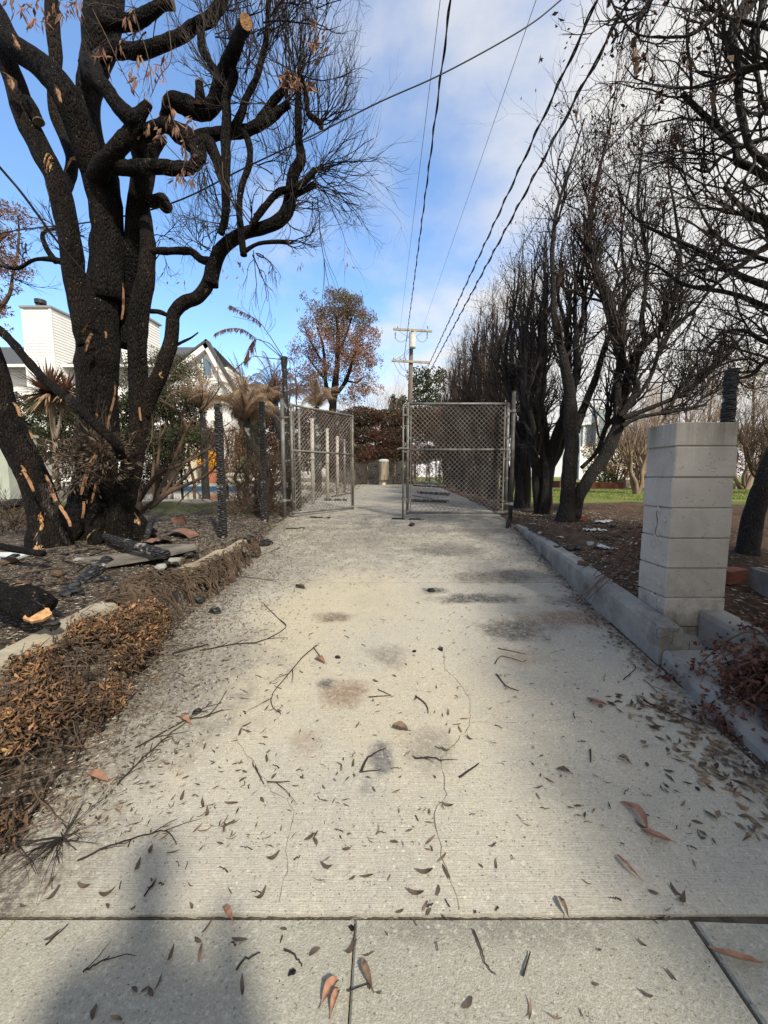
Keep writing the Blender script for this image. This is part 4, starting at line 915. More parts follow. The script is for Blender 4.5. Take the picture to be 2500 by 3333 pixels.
for i, (px, Y, yt, w, nm) in enumerate([(977, 7.6, 1330, 9, 'leftmost thin pale steel post seen through the left gate leaf'), (1019, 8.6, 1362, 12, 'tall pale pipe post left of the middle seen through the left gate leaf'), (1067, 9.6, 1395, 10, 'pale pipe post right of the middle seen through the left gate leaf'),
        (1099, 11.2, 1420, 10, 'whitest short pipe post near the free end of the left gate leaf'), (1122, 13.5, 1430, 7, 'far brown pipe post just inside the free end of the left gate leaf')]):
    p = at(px, 1600, Y); z = terr(p.x, Y); m_ = MB(); top = at(px, yt, Y).z - z; r = pw(w, Y) / 2
    m_.tube([(0, 0, -.1), (0, 0, top * .5), (.006, 0, top)], r, 10, rough=.04); m_.tube([(0, 0, top * .52), (0, 0, top * .55)], r * 1.2, 10); o = m_.build('pipe_post', m_pvc if i in (1, 2, 3) else m_galv, smooth=True); o.location = (p.x, Y, z); tag(o, nm, 'post')

# ------------------------------------------------------------------ utility pole and wires
PY = 25.0; pb = at(1336, 1500, PY)
pole = thing('utility_pole', (pb.x, PY, terr(pb.x, PY)), 'wooden utility pole with two crossarms and a pale transformer can', 'pole')
zt_ = at(1336, 1072, PY).z - pole.location.z
m_ = MB(); m_.tube([(0, 0, -.5), (-.05, 0, zt_ * .5), (0.02, 0, zt_)], [.17, .15, .12], 14); m_.build('pole', m_polewood, pole, smooth=True)
def arm(y, xl, xr, tilt=0):
    m_ = MB(); z = at(1336, y, PY).z - pole.location.z; a = (xl - 1336) / F * PY; b = (xr - 1336) / F * PY
    m_.box(a, b, -.24, -.13, z - .06, z + .06, M=None); v = m_.v[-1]; v[:, 2] += (v[:, 0]) * tilt; m_.build('crossarm', m_armwood, pole); return z
za = arm(1078, 1279, 1400, -.055); zb2 = arm(1180, 1274, 1394, -.05)
m_ = MB()
for x in (-.9, .95): m_.tube([(x * .9, -.26, za - .05), (0, -.15, za - .55)], .012, 5)
m_.build('brace', m_galv, pole)
cz = at(1339, 1115, PY).z - pole.location.z
m_ = MB(); m_.tube([(.06, -.33, cz - .45), (.06, -.33, cz - .40), (.06, -.33, cz + .36), (.06, -.33, cz + .42), (.06, -.33, cz + .47)], [.19, .215, .215, .23, .13], 18)
for a in range(6): m_.tube([(.06 + .21 * math.cos(a), -.33 + .21 * math.sin(a), cz + .37), (.06 + .21 * math.cos(a), -.33 + .21 * math.sin(a), cz + .43)], .015, 5)
for x in (-.08, .2): m_.tube([(x, -.33, cz + .45), (x, -.33, cz + .60)], [.03, .02], 8)
m_.build('transformer', m_can, pole, smooth=False)
def insul(x, z, up=1):
    m_ = MB(); m_.tube([(x, -.185, z), (x, -.185, z + .06 * up), (x, -.185, z + .1 * up), (x, -.185, z + .14 * up)], [.02, .035, .02, .035], 8); m_.build('insulator', mat('ceramic', (.12, .10, .10), .3) if 'ceramic' not in bpy.data.materials else bpy.data.materials['ceramic'], pole)
for x in (-.85, 1.0): insul(x, za + .03 + .05)
for x in (-1.0, .98): insul(x, za - .08, -3)
for x in (-1.1, -.35, -.7): insul(x, zb2 + .1)
m_ = MB()
for A, B, s in (((-1.0, -.2, za - .5), (-.15, -.33, cz + .3), .3), ((.98, -.2, za - .5), (.25, -.33, cz + .3), .3), ((-1.1, -.2, zb2 + .1), (0, -.2, cz - .3), .12), ((-.7, -.2, zb2 + .1), (0, -.2, cz - .4), .1), ((-1.1, -.2, zb2), (-.05, -.15, zb2 - .75), .45), ((-.8, -.2, zb2), (-.1, -.15, zb2 - .4), .3), ((1.1, -.2, zb2 - .1), (.5, -.2, zb2 - .05), .25), ((-.45, -.2, zb2 - .05), (-.1, -.15, zb2 - .9), .2)):
    A = Vector(A); B = Vector(B); m_.tube([A.lerp(B, t / 8) - Vector((0, 0, s * 4 * t / 8 * (1 - t / 8))) for t in range(9)], .011, 4)
m_.build('jumper_wire', m_black, pole)
def wire(name, pa, Ya, pb, Yb, r, label, sag=0.0, ext=.35, twist=False, cat='cable', grp=None):
    A = at(*pa, Ya); B = at(*pb, Yb); d = B - A; B2 = A + d * (1 + ext * 1.0); P = []
    n = 40
    for i in range(n + 1):
        t = i / n; q = A.lerp(B2, t); q.z -= sag * 4 * t * (1 - t); P.append(q)
    m_ = MB(); m_.tube(P, r, 6)
    if twist:
        Q = []; n = 500; L = (B2 - A).length
        for i in range(n + 1):
            t = i / n; q = A.lerp(B2, t); q.z -= sag * 4 * t * (1 - t); a = t * L * 7; q += Vector((math.cos(a), 0, math.sin(a))) * r * 1.7; Q.append(q)
        m_.tube(Q, r * .75, 5)
    o = m_.build(name, m_black, smooth=True); return tag(o, label, cat, grp)
wire('overhead_cable', (1392, 1196), 24.8, (1945, 0), 5.4, .015, 'thick black overhead cable, left one of the close pair slanting up to the top right', twist=True)
wire('overhead_cable', (1398, 1210), 24.8, (2046, 0), 5.3, .017, 'thick black overhead cable, right one of the close pair slanting up to the top right', twist=True)
wire('overhead_wire', (1302, 1074), 24.8, (1433, 0), 5.6, .0045, 'thin wire rising almost straight up from the left end of the pole crossarm')
wire('overhead_cable', (1314, 1175), 24.8, (1467, 0), 5.4, .011, 'medium black cable rising steeply from the pole just right of the thinnest wire', twist=True)
wire('overhead_wire', (1374, 1074), 24.8, (1745, 0), 5.8, .0045, 'faint thin wire climbing from the right end of the pole crossarm')
wire('overhead_wire', (1560, 1035), 19, (2185, -10), 5.3, .009, 'thin cable passing behind the tips of the burnt shrubs to the top right corner', ext=.5)
A_ = [(555, 663, 4.3), (800, 545, 4.4), (1050, 425, 4.55), (1240, 330, 4.7), (1420, 250, 4.8), (1600, 155, 4.9), (1740, 70, 5.0), (1850, -20, 5.1), (2100, -220, 5.3)]
m_ = MB(); S = spline([(at(x, y, d), .0075) for x, y, d in [(-300, 850, 6.5), (0, 760, 5.8), (300, 722, 4.9)] + A_], 6); m_.tube([s[0] for s in S], .0075, 6); tag(m_.build('service_cable', m_black, smooth=True), 'black service cable crossing the sky diagonally from the big tree to the top edge', 'cable')
m_ = MB(); S = spline([(at(x, y, d), .012) for x, y, d in ((-300, 200, 2.6), (0, 545, 3.0), (80, 640, 3.1), (190, 790, 3.3), (300, 915, 3.5))], 6); m_.tube([s[0] for s in S], .009, 6); tag(m_.build('service_cable', m_black, smooth=True), 'black cable coming down from the left edge onto the big charred trunk', 'cable')

# ------------------------------------------------------------------ house with chimney behind the pool
def lap(mbb, p0, p1, z0, z1, step=.17, out=.02, nrm=(0, -1)):
    """overlapping boards on the vertical face from p0 to p1"""
    n = max(1, round((z1 - z0) / step)); st = (z1 - z0) / n
    for k in range(n):
        a, b = z0 + k * st, z0 + (k + 1) * st
        o = Vector((nrm[0], nrm[1])) * out; q0, q1 = Vector(p0), Vector(p1)
        mbb.add([(q0.x + o.x, q0.y + o.y, a), (q1.x + o.x, q1.y + o.y, a), (q1.x, q1.y, b), (q0.x, q0.y, b), (q0.x, q0.y, a), (q1.x, q1.y, a)], [(0, 1, 2, 3), (4, 5, 1, 0)])
HY = 22.0; hx = lambda px, Y=HY: at(px, 1500, Y).x; hz = lambda py, Y=HY: at(1250, py, Y).z
house = thing('house', (hx(300), HY + 3, 1.0), 'white two-storey house with grey shingle roof, gable and tall lap-sided chimneys behind the pool', 'house'); parts = []
m_ = MB(); xa, xb = hx(-700), hx(745); ze = hz(1190)
m_.box(xa, xb, HY + .3, HY + 9, .6, ze); parts.append(m_.build('wall', m_white)); m_ = MB()
lap(m_, (xa, HY + .3), (xb, HY + .3), 1.0, ze); lap(m_, (xb, HY + .3), (xb, HY + 6.7), 1.0, ze, nrm=(1, 0)); parts.append(m_.build('siding', m_white))
m_ = MB(); zr = hz(1130, HY + 5)                                   # main roof, eaves to the viewer
m_.add([(xa - .5, HY - .4, ze - .05), (hx(700), HY - .4, ze - .05), (hx(712, HY + 5), HY + 5, zr), (xa - .5, HY + 5, zr), (xa - .5, HY - .4, ze - .17), (hx(700), HY - .4, ze - .17), (hx(712, HY + 5), HY + 5, zr - .12), (xa - .5, HY + 5, zr - .12), (xa - .5, HY + 10.4, ze - .05), (hx(700), HY + 10.4, ze - .05)],
       [(0, 1, 2, 3), (4, 7, 6, 5), (0, 4, 5, 1), (3, 2, 9, 8)]); parts.append(m_.build('roof', m_shingle))
m_ = MB(); m_.box(xa - .5, hx(600), HY - .52, HY - .40, ze - .20, ze - .06); parts.append(m_.build('gutter', m_white))
# right gable turned to the side: ridge runs left-right with the peak at 712,1140
gx, gyy = hx(712, HY + 1), HY + .1; gz = hz(1140, HY); gL, gR = hx(560), hx(770); gl = hz(1262)
gm = (gL + gR) / 2 + .6
m_ = MB(); px_ = hx(712); zl = hz(1290)
m_.add([(hx(560), HY - .6, gl), (hx(780), HY - .6, zl), (px_, HY - .6, gz), (hx(560), HY - .6, 1), (hx(780), HY - .6, 1), (hx(560), HY + .4, gl), (hx(780), HY + .4, zl), (px_, HY + .4, gz), (hx(780), HY + .4, 1)], [(3, 4, 1, 0), (4, 8, 6, 1)], [(0, 1, 2)]); parts.append(m_.build('gable', m_white))
m_ = MB()
def plank(a, b, w, y0, y1, m__):
    a = Vector(a); b = Vector(b); d = (b - a).normalized(); n = Vector((-d.y, d.x)) * w
    P = [a, b, b - n, a - n]; m__.add([(p.x, y, p.y) for y in (y0, y1) for p in P], [(0, 1, 2, 3), (7, 6, 5, 4), (0, 4, 5, 1), (3, 2, 6, 7), (1, 5, 6, 2), (0, 3, 7, 4)])
plank((hx(555), gl + .12), (px_, gz + .14), .26, HY - .95, HY - .6, m_); plank((px_, gz + .14), (hx(790), zl + .02), .26, HY - .95, HY - .6, m_); parts.append(m_.build('bargeboard', m_white))
m_ = MB(); plank((hx(520), gl - .02), (px_, gz + .27), .10, HY - 1.0, HY - .5, m_); plank((px_, gz + .27), (hx(796), zl + .08), .10, HY - 1.0, HY - .5, m_); parts.append(m_.build('roof', m_shingle))
f = MB(); wx0, wx1 = hx(692), hx(716); f.box(wx0 - .08, wx1 + .08, HY - .66, HY - .60, hz(1235), hz(1165)); w1 = f.build('window', m_white); parts.append(w1)
f = MB(); f.add([(wx0, HY - .68, hz(1232)), (wx1, HY - .68, hz(1232)), (wx1, HY - .68, hz(1195)), (wx0, HY - .68, hz(1170))], [(0, 1, 2, 3)]); pn = f.build('pane', m_glass)
pn.parent = w1
f = MB(); f.box(hx(545), hx(580), HY - .67, HY - .605, hz(1292), hz(1236)); f.box(hx(545) - .1, hx(580) + .1, HY - .72, HY - .605, hz(1297), hz(1292)); w2 = f.build('window', m_white); parts.append(w2)
f = MB(); a_, b__ = hx(548), hx(577); mm_ = (a_ + b__) / 2; zc = hz(1265)
for (x0, x1) in ((a_, mm_ - .03), (mm_ + .03, b__)):
    for (z0, z1) in ((hz(1289), zc - .03), (zc + .03, hz(1239))): f.box(x0, x1, HY - .685, HY - .67, z0, z1)
pn = f.build('pane', m_glass); pn.parent = w2
def chimney(pxa, pxm, pxb, ytop, capx, Y):
    Y2 = Y + 1.5; z1 = hz(ytop, Y); x0, x1 = hx(pxa, Y), hx(pxm, Y); x2 = hx(pxb, Y2); x2 = max(x2, x1 + .1)
    m_ = MB(); lap(m_, (x0, Y), (x1, Y), 2.5, z1, .15); lap(m_, (x1, Y), (x2, Y2), 2.5, z1, .15, nrm=(.9, -.3)); m_.add([(x0, Y, 2.5), (x0, Y2, 2.5), (x0, Y2, z1), (x0, Y, z1), (x2, Y2, z1), (x2, Y2, 2.5)], [(0, 1, 2, 3), (1, 5, 4, 2)])
    m_.box(x0 - .02, x0 + .10, Y - .04, Y + .02, 2.5, z1); m_.box(x1 - .10, x1 + .03, Y - .05, Y + .02, 2.5, z1)
    c = m_.build('chimney', m_white); m_ = MB()
    m_.add([(x0 - .08, Y - .10, z1), (x1 + .08, Y - .10, z1), (x2 + .12, Y2 + .1, z1), (x0 - .08, Y2 + .1, z1), (x0 - .08, Y - .10, z1 + .10), (x1 + .08, Y - .10, z1 + .10), (x2 + .12, Y2 + .1, z1 + .10), (x0 - .08, Y2 + .1, z1 + .10)], [(0, 1, 5, 4), (1, 2, 6, 5), (2, 3, 7, 6), (3, 0, 4, 7), (4, 5, 6, 7), (3, 2, 1, 0)])
    k = m_.build('chimney_cap', mat('flashing', (.25, .25, .25), .6)); k.parent = c; m_ = MB()
    if capx:
        cx = hx(capx, Y + .5); m_.tube([(cx, Y + .5, z1 + .1), (cx, Y + .5, z1 + .3)], .22, 14); m_.tube([(cx, Y + .5, z1 + .42), (cx, Y + .5, z1 + .62)], .26, 14)
        for a in range(6): m_.tube([(cx + .2 * math.cos(a), Y + .5 + .2 * math.sin(a), z1 + .28), (cx + .2 * math.cos(a), Y + .5 + .2 * math.sin(a), z1 + .46)], .02, 4)
        q = m_.build('flue', mat('flue_metal', (.03, .03, .03), .5)); q.parent = c
    return c
parts.append(chimney(112, 203, 246, 1003, 172, HY - .9)); parts.append(chimney(420, 487, 524, 1026, None, HY + .3))
rebase(house, *parts)

# ------------------------------------------------------------------ pool, terrace, garden wall
pool = thing('swimming_pool', ((POOL[0] + POOL[1]) / 2, (POOL[2] + POOL[3]) / 2, .8), 'still dark swimming pool with stone coping and blue tile band behind the big tree', 'pool'); parts = []
m_ = MB(); m_.box(POOL[0], POOL[1], POOL[2], POOL[3], .3, .745); parts.append(m_.build('water', m_water)); cz_ = lambda y: terr(POOL[1] + .4, y) + .03
m_ = MB(); t = MB()
for (x0, x1, y0, y1) in ((POOL[0] - .3, POOL[1] + .3, POOL[2] - .3, POOL[2]), (POOL[0] - .3, POOL[1] + .3, POOL[3], POOL[3] + .35), (POOL[0] - .3, POOL[0], POOL[2], POOL[3]), (POOL[1], POOL[1] + .3, POOL[2], POOL[3])):
    za_, zb_ = cz_(y0), cz_(y1)
    m_.add([(x0, y0, za_), (x1, y0, za_), (x1, y1, zb_), (x0, y1, zb_), (x0, y0, .3), (x1, y0, .3), (x1, y1, .3), (x0, y1, .3)], [(0, 1, 2, 3), (4, 5, 1, 0), (5, 6, 2, 1), (6, 7, 3, 2), (7, 4, 0, 3)])
t.box(POOL[0], POOL[1], POOL[3] - .02, POOL[3] - .003, .70, cz_(POOL[3]) - .09)
parts.append(m_.build('coping', m_stone)); parts.append(t.build('tile_band', m_tile)); rebase(pool, *parts)
def rockwall(px0, px1, yt, yb, Y, label, seed):
    e = thing('stone_wall', (hx((px0 + px1) / 2, Y), Y, hz(yb, Y)), label, 'wall'); g = random.Random(seed); m_ = MB(); x = hx(px0, Y); x1 = hx(px1, Y); z0, z1 = hz(yb, Y), hz(yt, Y)
    while x < x1:
        w = g.uniform(.3, .6); 
        for k in range(2):
            zz = z0 + (z1 - z0) * k / 2; h = (z1 - z0) / 2 * g.uniform(.85, 1.05)
            m_.tube([(x, Y, zz + h / 2), (x + w * .15, Y, zz + h / 2), (x + w * .85, Y, zz + h / 2), (x + w, Y, zz + h / 2)], [h * .4, h * .56, h * .56, h * .4], 7, rough=.2, rs=5)
        x += w
    rebase(e, m_.build('stones', m_stone)); return e
rockwall(735, 830, 1540, 1572, 14, 'low pale stone planter wall between the two charred posts', 1); rockwall(840, 1010, 1543, 1590, 12.5, 'low stone bed wall behind the left gate leaf', 2)
m_ = MB(); m_.box(hx(-900, 25), hx(740, 25), 24.9, 25.05, .5, hz(1440, 25)); 
m_ = MB(); m_.box(hx(735, 26), hx(1325, 26), 26, 26.15, .5, hz(1440, 26)); tag(m_.build('garden_wall', m_wallw), 'sunlit white wall glimpsed through the hedge stems at the end of the driveway', 'wall')
pk = thing('picket_fence', (hx(635, 15.5), 18.3, 1), 'burnt remnant of a cream picket fence leaning behind the pool', 'fence')
for i, (px, yt) in enumerate(((606, 1442), (615, 1441), (624, 1450), (632, 1444), (640, 1443), (647, 1449))):
    m_ = MB(); x = hx(px, 18.3); zt2 = hz(yt, 18.3); z0 = hz(1560, 18.3); w = .062; yy = 18.3 + .01 * (i % 2)
    m_.box(x - w, x + w, yy, yy + .02, z0, zt2 - .05); v = [(x - w, yy, zt2 - .05), (x + w, yy, zt2 - .05), (x + w * .5, yy, zt2), (x - w * .5, yy, zt2)]; m_.add(v, [(0, 1, 2, 3)])
    rebase(pk, m_.build('picket', bpy.data.materials.get('cream_board') or mat('cream_board', (.60, .55, .42), .8, vary=(.48, .42, .30), vscale=6)))
# far left pale garden box
m_ = MB(); m_.box(hx(-260, 9), hx(24, 9), 9, 9.8, .6, hz(1415, 9)); m_.box(hx(-270, 9), hx(27, 9), 8.95, 9.85, hz(1415, 9) + .003, hz(1405, 9)); 
sh = thing('garden_shed', (hx(-100, 9), 9.4, .8), 'pale grey-green shed wall at the left edge behind the leaning trunk', 'shed'); rebase(sh, m_.build('wall', mat('pale_green_paint', (.42, .45, .38), .75, vary=(.36, .39, .33), vscale=2)))

# potted yellow plant
pt = thing('flower_pot', (hx(682, 18), 18, cz_(17.6)), 'terracotta pot of yellow flowers at the far edge of the pool', 'pot'); zz = pt.location.z; zr_ = hz(1528, 18) - zz
m_ = MB(); m_.tube([(0, 0, 0), (0, 0, zr_ * .85), (0, 0, zr_ * .86), (0, 0, zr_)], [.24, .36, .41, .42], 20); m_.build('pot', m_terra, pt)
C = rng.normal(0, 1, (2600, 3)); C /= np.linalg.norm(C, axis=1, keepdims=True); C = C * (rng.uniform(.7, 1, (2600, 1))) * np.array([.55, .45, .48]) + np.array([-.02, 0, zr_ + .38])
m_ = MB(); leaves(m_, C, .07, .05, seed=3); m_.build('flowers', m_yellow, pt)

# ------------------------------------------------------------------ foliage
def cloud(n, blobs, L, W, seed, ml, D=None, shell=.55, holes=.50, hs=1.6):
    g = np.random.default_rng(seed); out = []
    tot = sum(b[3] * b[4] * b[5] for b in blobs)
    for (x, y, z, rx, ry, rz) in blobs:
        k = int(n * rx * ry * rz / tot); d = g.normal(size=(k, 3)); d /= np.linalg.norm(d, axis=1, keepdims=True)
        p = d * (g.uniform(shell ** 3, 1, (k, 1)) ** (1 / 3)) * [rx, ry, rz] + [x, y, z]; out.append(p)
    P = np.concatenate(out); keep = [noise.noise(Vector(p * hs)) * .5 + .5 > holes - .12 + g.uniform(-.06, .06) for p in P]
    P = P[np.array(keep)]; leaves(ml, P, L, W, None if D is None else np.tile(D, (len(P), 1)), seed, .9, .3)
    return P
# tree with scorched crown beyond the left gate
TY = 24.0; tb = Vector((hx(1083, TY), TY, terr(hx(1083, TY), TY)))
TT = thing('scorched_tree', tuple(tb), 'tall leafy tree, brown below and olive on top, standing alone left of the utility pole', 'tree'); parts = []
m_ = MB(); X = lambda px, py, dy=0: at(px, py, TY + dy); tk = MB()
for P in ([(1080, 1560, 26), (1081, 1400, 25), (1083, 1330, 24), (1090, 1260, 22), (1098, 1180, 16), (1100, 1080, 10), (1090, 1010, 5)], [(1085, 1330, 16), (1062, 1260, 14), (1058, 1200, 11), (1050, 1120, 8), (1030, 1060, 4)], [(1088, 1290, 14), (1120, 1250, 12), (1140, 1200, 10), (1160, 1130, 6)], [(1130, 1240, 7), (1160, 1245, 6), (1180, 1230, 4)], [(1060, 1240, 8), (1030, 1200, 6), (1000, 1160, 4)], [(1100, 1160, 9), (1130, 1080, 6), (1150, 1020, 3)], [(1050, 1180, 7), (1010, 1110, 5), (990, 1060, 3)]):
    S = spline([(X(x, y, rnd.uniform(-.3, .3)), pw(w, TY) / 2) for x, y, w in P], 5); tk.tube([s[0] for s in S], [s[1] for s in S], 8, rough=.12)
parts.append(tk.build('trunk', m_bark, smooth=True))
def pb_(px, py, r, dy=0, q=1.0): p = X(px, py, dy); s = pw(r, TY); return (p.x, p.y, p.z, s * q, s * 1.2, s)
m_ = MB(); blobs = [pb_(1000, 1130, 48), pb_(1060, 1100, 55, -.8), pb_(1130, 1110, 62, .3), pb_(1190, 1110, 50), pb_(1165, 1170, 60, -.4), pb_(1100, 1190, 60), pb_(1030, 1180, 48, .5), pb_(1000, 1215, 40), pb_(960, 1160, 26, 0), pb_(1190, 1240, 46), pb_(1215, 1070, 32), pb_(1150, 1290, 40), pb_(990, 1260, 40), pb_(1220, 1180, 28), pb_(1040, 1240, 40, .6)]
blobs += [pb_(rnd.uniform(945, 1240), rnd.uniform(1060, 1310), rnd.uniform(10, 26), rnd.uniform(-.6, .6)) for _ in range(44)]; cloud(26000, blobs, .135, .05, 31, m_, holes=.56, hs=1.5, shell=.2); parts.append(m_.build('brown_foliage', mat('scorched_foliage', (.30, .155, .095), .85, vary=(.15, .085, .055), vscale=1, island=.5, trans=.2)))
m_ = MB(); blobs = [pb_(1095, 1010, 55), pb_(1030, 1020, 38), pb_(1150, 1010, 45, .3), pb_(1075, 960, 26), pb_(1175, 960, 24), pb_(1000, 1060, 30), pb_(1130, 980, 40), pb_(1085, 1050, 60, .4), pb_(1190, 1040, 38), pb_(975, 1010, 12), pb_(1130, 950, 14)]
blobs += [pb_(rnd.uniform(975, 1215), rnd.uniform(945, 1060), rnd.uniform(8, 18), rnd.uniform(-.6, .6)) for _ in range(20)]; cloud(14000, blobs, .13, .05, 32, m_, holes=.52, hs=1.1, shell=.2); parts.append(m_.build('olive_foliage', mat('olive_foliage', (.15, .13, .065), .8, vary=(.20, .12, .07), vscale=.8, island=.5, trans=.2))); rebase(TT, *parts)

def bush(name, label, px0, px1, yt, yb, Y, mt_, n, L, W, seed, cat='hedge', th=1.2, holes=.5, lumpy=.25, stems=0, cam_=None):
    x0, x1 = hx(px0, Y), hx(px1, Y); z1, z0 = hz(yt, Y), hz(yb, Y); e = thing(name, ((x0 + x1) / 2, Y, min(z0, terr((x0 + x1) / 2, Y))), label, cat); g = random.Random(seed)
    k = max(2, int((x1 - x0) / max(.5, (z1 - z0) * .45))); B = []
    for i in range(k):
        for j in range(max(1, round((z1 - z0) / 1.0))):
            hh = (z1 - z0) / max(1, round((z1 - z0) / 1.0)); B.append((x0 + (i + .5) * (x1 - x0) / k + g.uniform(-.1, .1), Y + g.uniform(-.2, .2), z0 + (j + .5) * hh + g.uniform(-lumpy, lumpy) * .5, (x1 - x0) / k * .75, th / 2, hh * .62))
    m_ = MB(); cloud(n, B, L, W, seed, m_, holes=holes, shell=.3); ps = [m_.build('foliage', mt_)]
    zg = terr((x0 + x1) / 2, Y)
    if stems:
        m_ = MB()
        for i in range(stems):
            x = x0 + (i + .5) * (x1 - x0) / stems + g.uniform(-.15, .15); S = spline([(Vector((x + g.gauss(0, .05), Y + g.gauss(0, .1), zg - .1 + (z1 - zg) * t / 4)), .055 * (1 - .15 * t)) for t in range(5)], 3); m_.tube([s[0] for s in S], [s[1] for s in S], 7, rough=.15)
            for q in range(7):
                t = g.uniform(.25, .95); twig(m_, Vector((x, Y, zg + (z1 - zg) * t)), Vector((g.gauss(0, 1), g.gauss(0, .6), .5)), .6, .012, g, 1, 4)
        ps.append(m_.build('stems', cam_ or m_twigb))
    rebase(e, *ps); return e
bush('shrub', 'dark leafy undergrowth below the dead end hedge', 1130, 1500, 1500, 1578, 23.0, m_litterd, 6000, .10, .055, 54, 'shrub', th=.6, holes=.55)
bush('dead_shrub', 'brown dead undergrowth between the first charred post and the pool', 735, 800, 1400, 1560, 14.5, m_dead, 4000, .08, .035, 55, 'shrub', th=.8, holes=.5, stems=4)
bush('dead_shrub', 'dark brown thicket behind the olive tree trunks', 400, 600, 1400, 1575, 14.5, m_litterd, 11000, .08, .04, 56, 'shrub', th=.8, holes=.47, stems=5)
m_hedge = mat('dead_hedge_leaf', (.115, .052, .036), .85, vary=(.045, .042, .022), vscale=.8, island=.55, trans=.15)
bush('hedge', 'tall dead brown-red hedge on bare stems closing the end of the driveway', 1130, 1500, 1332, 1500, 23.8, m_hedge, 48000, .12, .065, 41, stems=9, holes=.30, cam_=m_palebark, th=1.4)
bush('hedge', 'dead brown hedge behind the tree ferns and the two charred posts', 700, 1135, 1335, 1530, 22.5, m_hedge, 48000, .12, .065, 42, stems=12, holes=.30, cam_=m_twigb)
bush('hedge', 'dead brown-red hedge above the picket remnant', 540, 720, 1375, 1450, 20.5, m_hedge, 12000, .10, .05, 43, stems=4, holes=.45)
bush('hedge', 'dark green hedge behind the big tree at the far left', 20, 660, 1275, 1490, 12.0, m_green, 32000, .09, .045, 44, stems=6, holes=.40)
bush('shrub', 'green leafy shrub between the two charred posts', 800, 856, 1350, 1470, 11.0, m_green, 1400, .07, .035, 45, 'shrub', stems=2, th=.6)
bush('shrub', 'pale flowering shrub low between the charred posts', 775, 835, 1488, 1545, 11.5, mat('pale_leaf', (.50, .50, .28), .7, vary=(.25, .32, .12), vscale=3, island=.3), 900, .06, .035, 46, 'shrub', th=.6, stems=2)
bush('shrub', 'brown dead shrub at the foot of the second charred post', 800, 890, 1500, 1690, 7.0, m_dead, 900, .05, .018, 47, 'shrub', th=.5, stems=5, holes=.55)
bush('far_hedge', 'dark green tree crown behind the utility pole', 1335, 1440, 1205, 1400, 32, m_green, 5000, .24, .12, 48, 'tree', th=3, stems=3)
bush('far_hedge', 'small green bush between the bare tree and the utility pole', 1272, 1322, 1286, 1340, 27, m_green, 1500, .15, .08, 49, 'shrub', th=1.2, stems=2)
bush('shrub', 'sage green shrub with a burnt patch beyond the lawn, left of the pillar', 1915, 2110, 1448, 1560, 17.5, mat('sage_leaf', (.16, .13, .06), .8, vary=(.20, .10, .05), vscale=1, island=.4), 6500, .09, .04, 50, 'shrub', th=1.5, stems=6, holes=.42)
bush('shrub', 'dark brown shrub beyond the lawn, right of the pillar', 2380, 2560, 1390, 1540, 19, m_deadred, 4500, .10, .05, 51, 'shrub', th=1.5, stems=5)
bush('shrub', 'olive green treetop seen above the pillar through the bare twigs', 2180, 2470, 1130, 1290, 16, m_olive, 5200, .12, .05, 52, 'tree', th=2, stems=4, holes=.52)
bush('shrub', 'low green weeds in the raised bed beyond the lawn', 1955, 2010, 1535, 1572, 16.6, m_green, 500, .10, .05, 53, 'plant', th=.5)
# olive green tree behind the curved limb
OT = thing('olive_tree', (hx(600, 13), 13, terr(hx(600, 13), 13)), 'olive green tree with pale twisting trunks behind the curved limb of the big tree', 'tree'); m_ = MB(); ps = []
def ob(px, py, r, Y=13): p = at(px, py, Y); s = pw(r, Y); return (p.x, p.y, p.z, s, s, s * .9)
cloud(12500, [ob(430, 1180, 38), ob(480, 1170, 50), ob(540, 1195, 62), ob(610, 1200, 52), ob(580, 1250, 55), ob(500, 1260, 50), ob(440, 1260, 45), ob(640, 1230, 32), ob(430, 1320, 38), ob(410, 1230, 40), ob(530, 1330, 35)], .075, .028, 61, m_, holes=.48, hs=2, shell=.2); ps.append(m_.build('foliage', m_olive)); m_ = MB()
for P in ([(560, 1565, 34), (568, 1480, 24), (570, 1400, 20), (545, 1330, 18), (520, 1260, 12)], [(568, 1400, 14), (600, 1330, 11), (620, 1260, 8)], [(500, 1580, 20), (510, 1480, 15), (490, 1380, 14), (495, 1260, 9)], [(560, 1420, 10), (540, 1360, 8), (530, 1290, 6)]):
    S = spline([(at(x, y, 12.9), pw(w, 13) / 2) for x, y, w in P], 5); m_.tube([s[0] for s in S], [s[1] for s in S], 9, rough=.15)
ps.append(m_.build('trunk', m_palebark, smooth=True)); rebase(OT, *ps)
# pink-brown scorched tree at the left edge
PT = thing('scorched_tree', (hx(-120, 8), 8, terr(hx(-120, 8), 8)), 'pink-brown scorched tree peeping in at the left edge above the dark cable', 'tree'); m_ = MB(); ps = []
cloud(5200, [ob(50, 700, 42, 8), ob(20, 770, 42, 8), ob(-20, 850, 60, 8), ob(60, 870, 45, 8), ob(20, 930, 38, 8), ob(-40, 720, 60, 8), ob(130, 735, 26, 8), ob(10, 1010, 26, 8), ob(30, 1070, 16, 8), ob(-60, 980, 60, 8)], .085, .022, 62, m_, holes=.5, hs=3, shell=.1); ps.append(m_.build('foliage', m_pink)); m_ = MB()
for P in ([(-200, 1560, 60), (-190, 1200, 50), (-120, 1000, 30), (-20, 1010, 16), (30, 960, 10), (40, 900, 7)], [(-120, 1000, 24), (-60, 850, 14), (20, 760, 8)], [(40, 900, 7), (60, 800, 6), (60, 700, 4)]):
    S = spline([(at(x, y, 8), pw(w, 8) / 2) for x, y, w in P], 5); m_.tube([s[0] for s in S], [s[1] for s in S], 8, rough=.1)
ps.append(m_.build('trunk', m_twigb, smooth=True)); rebase(PT, *ps)
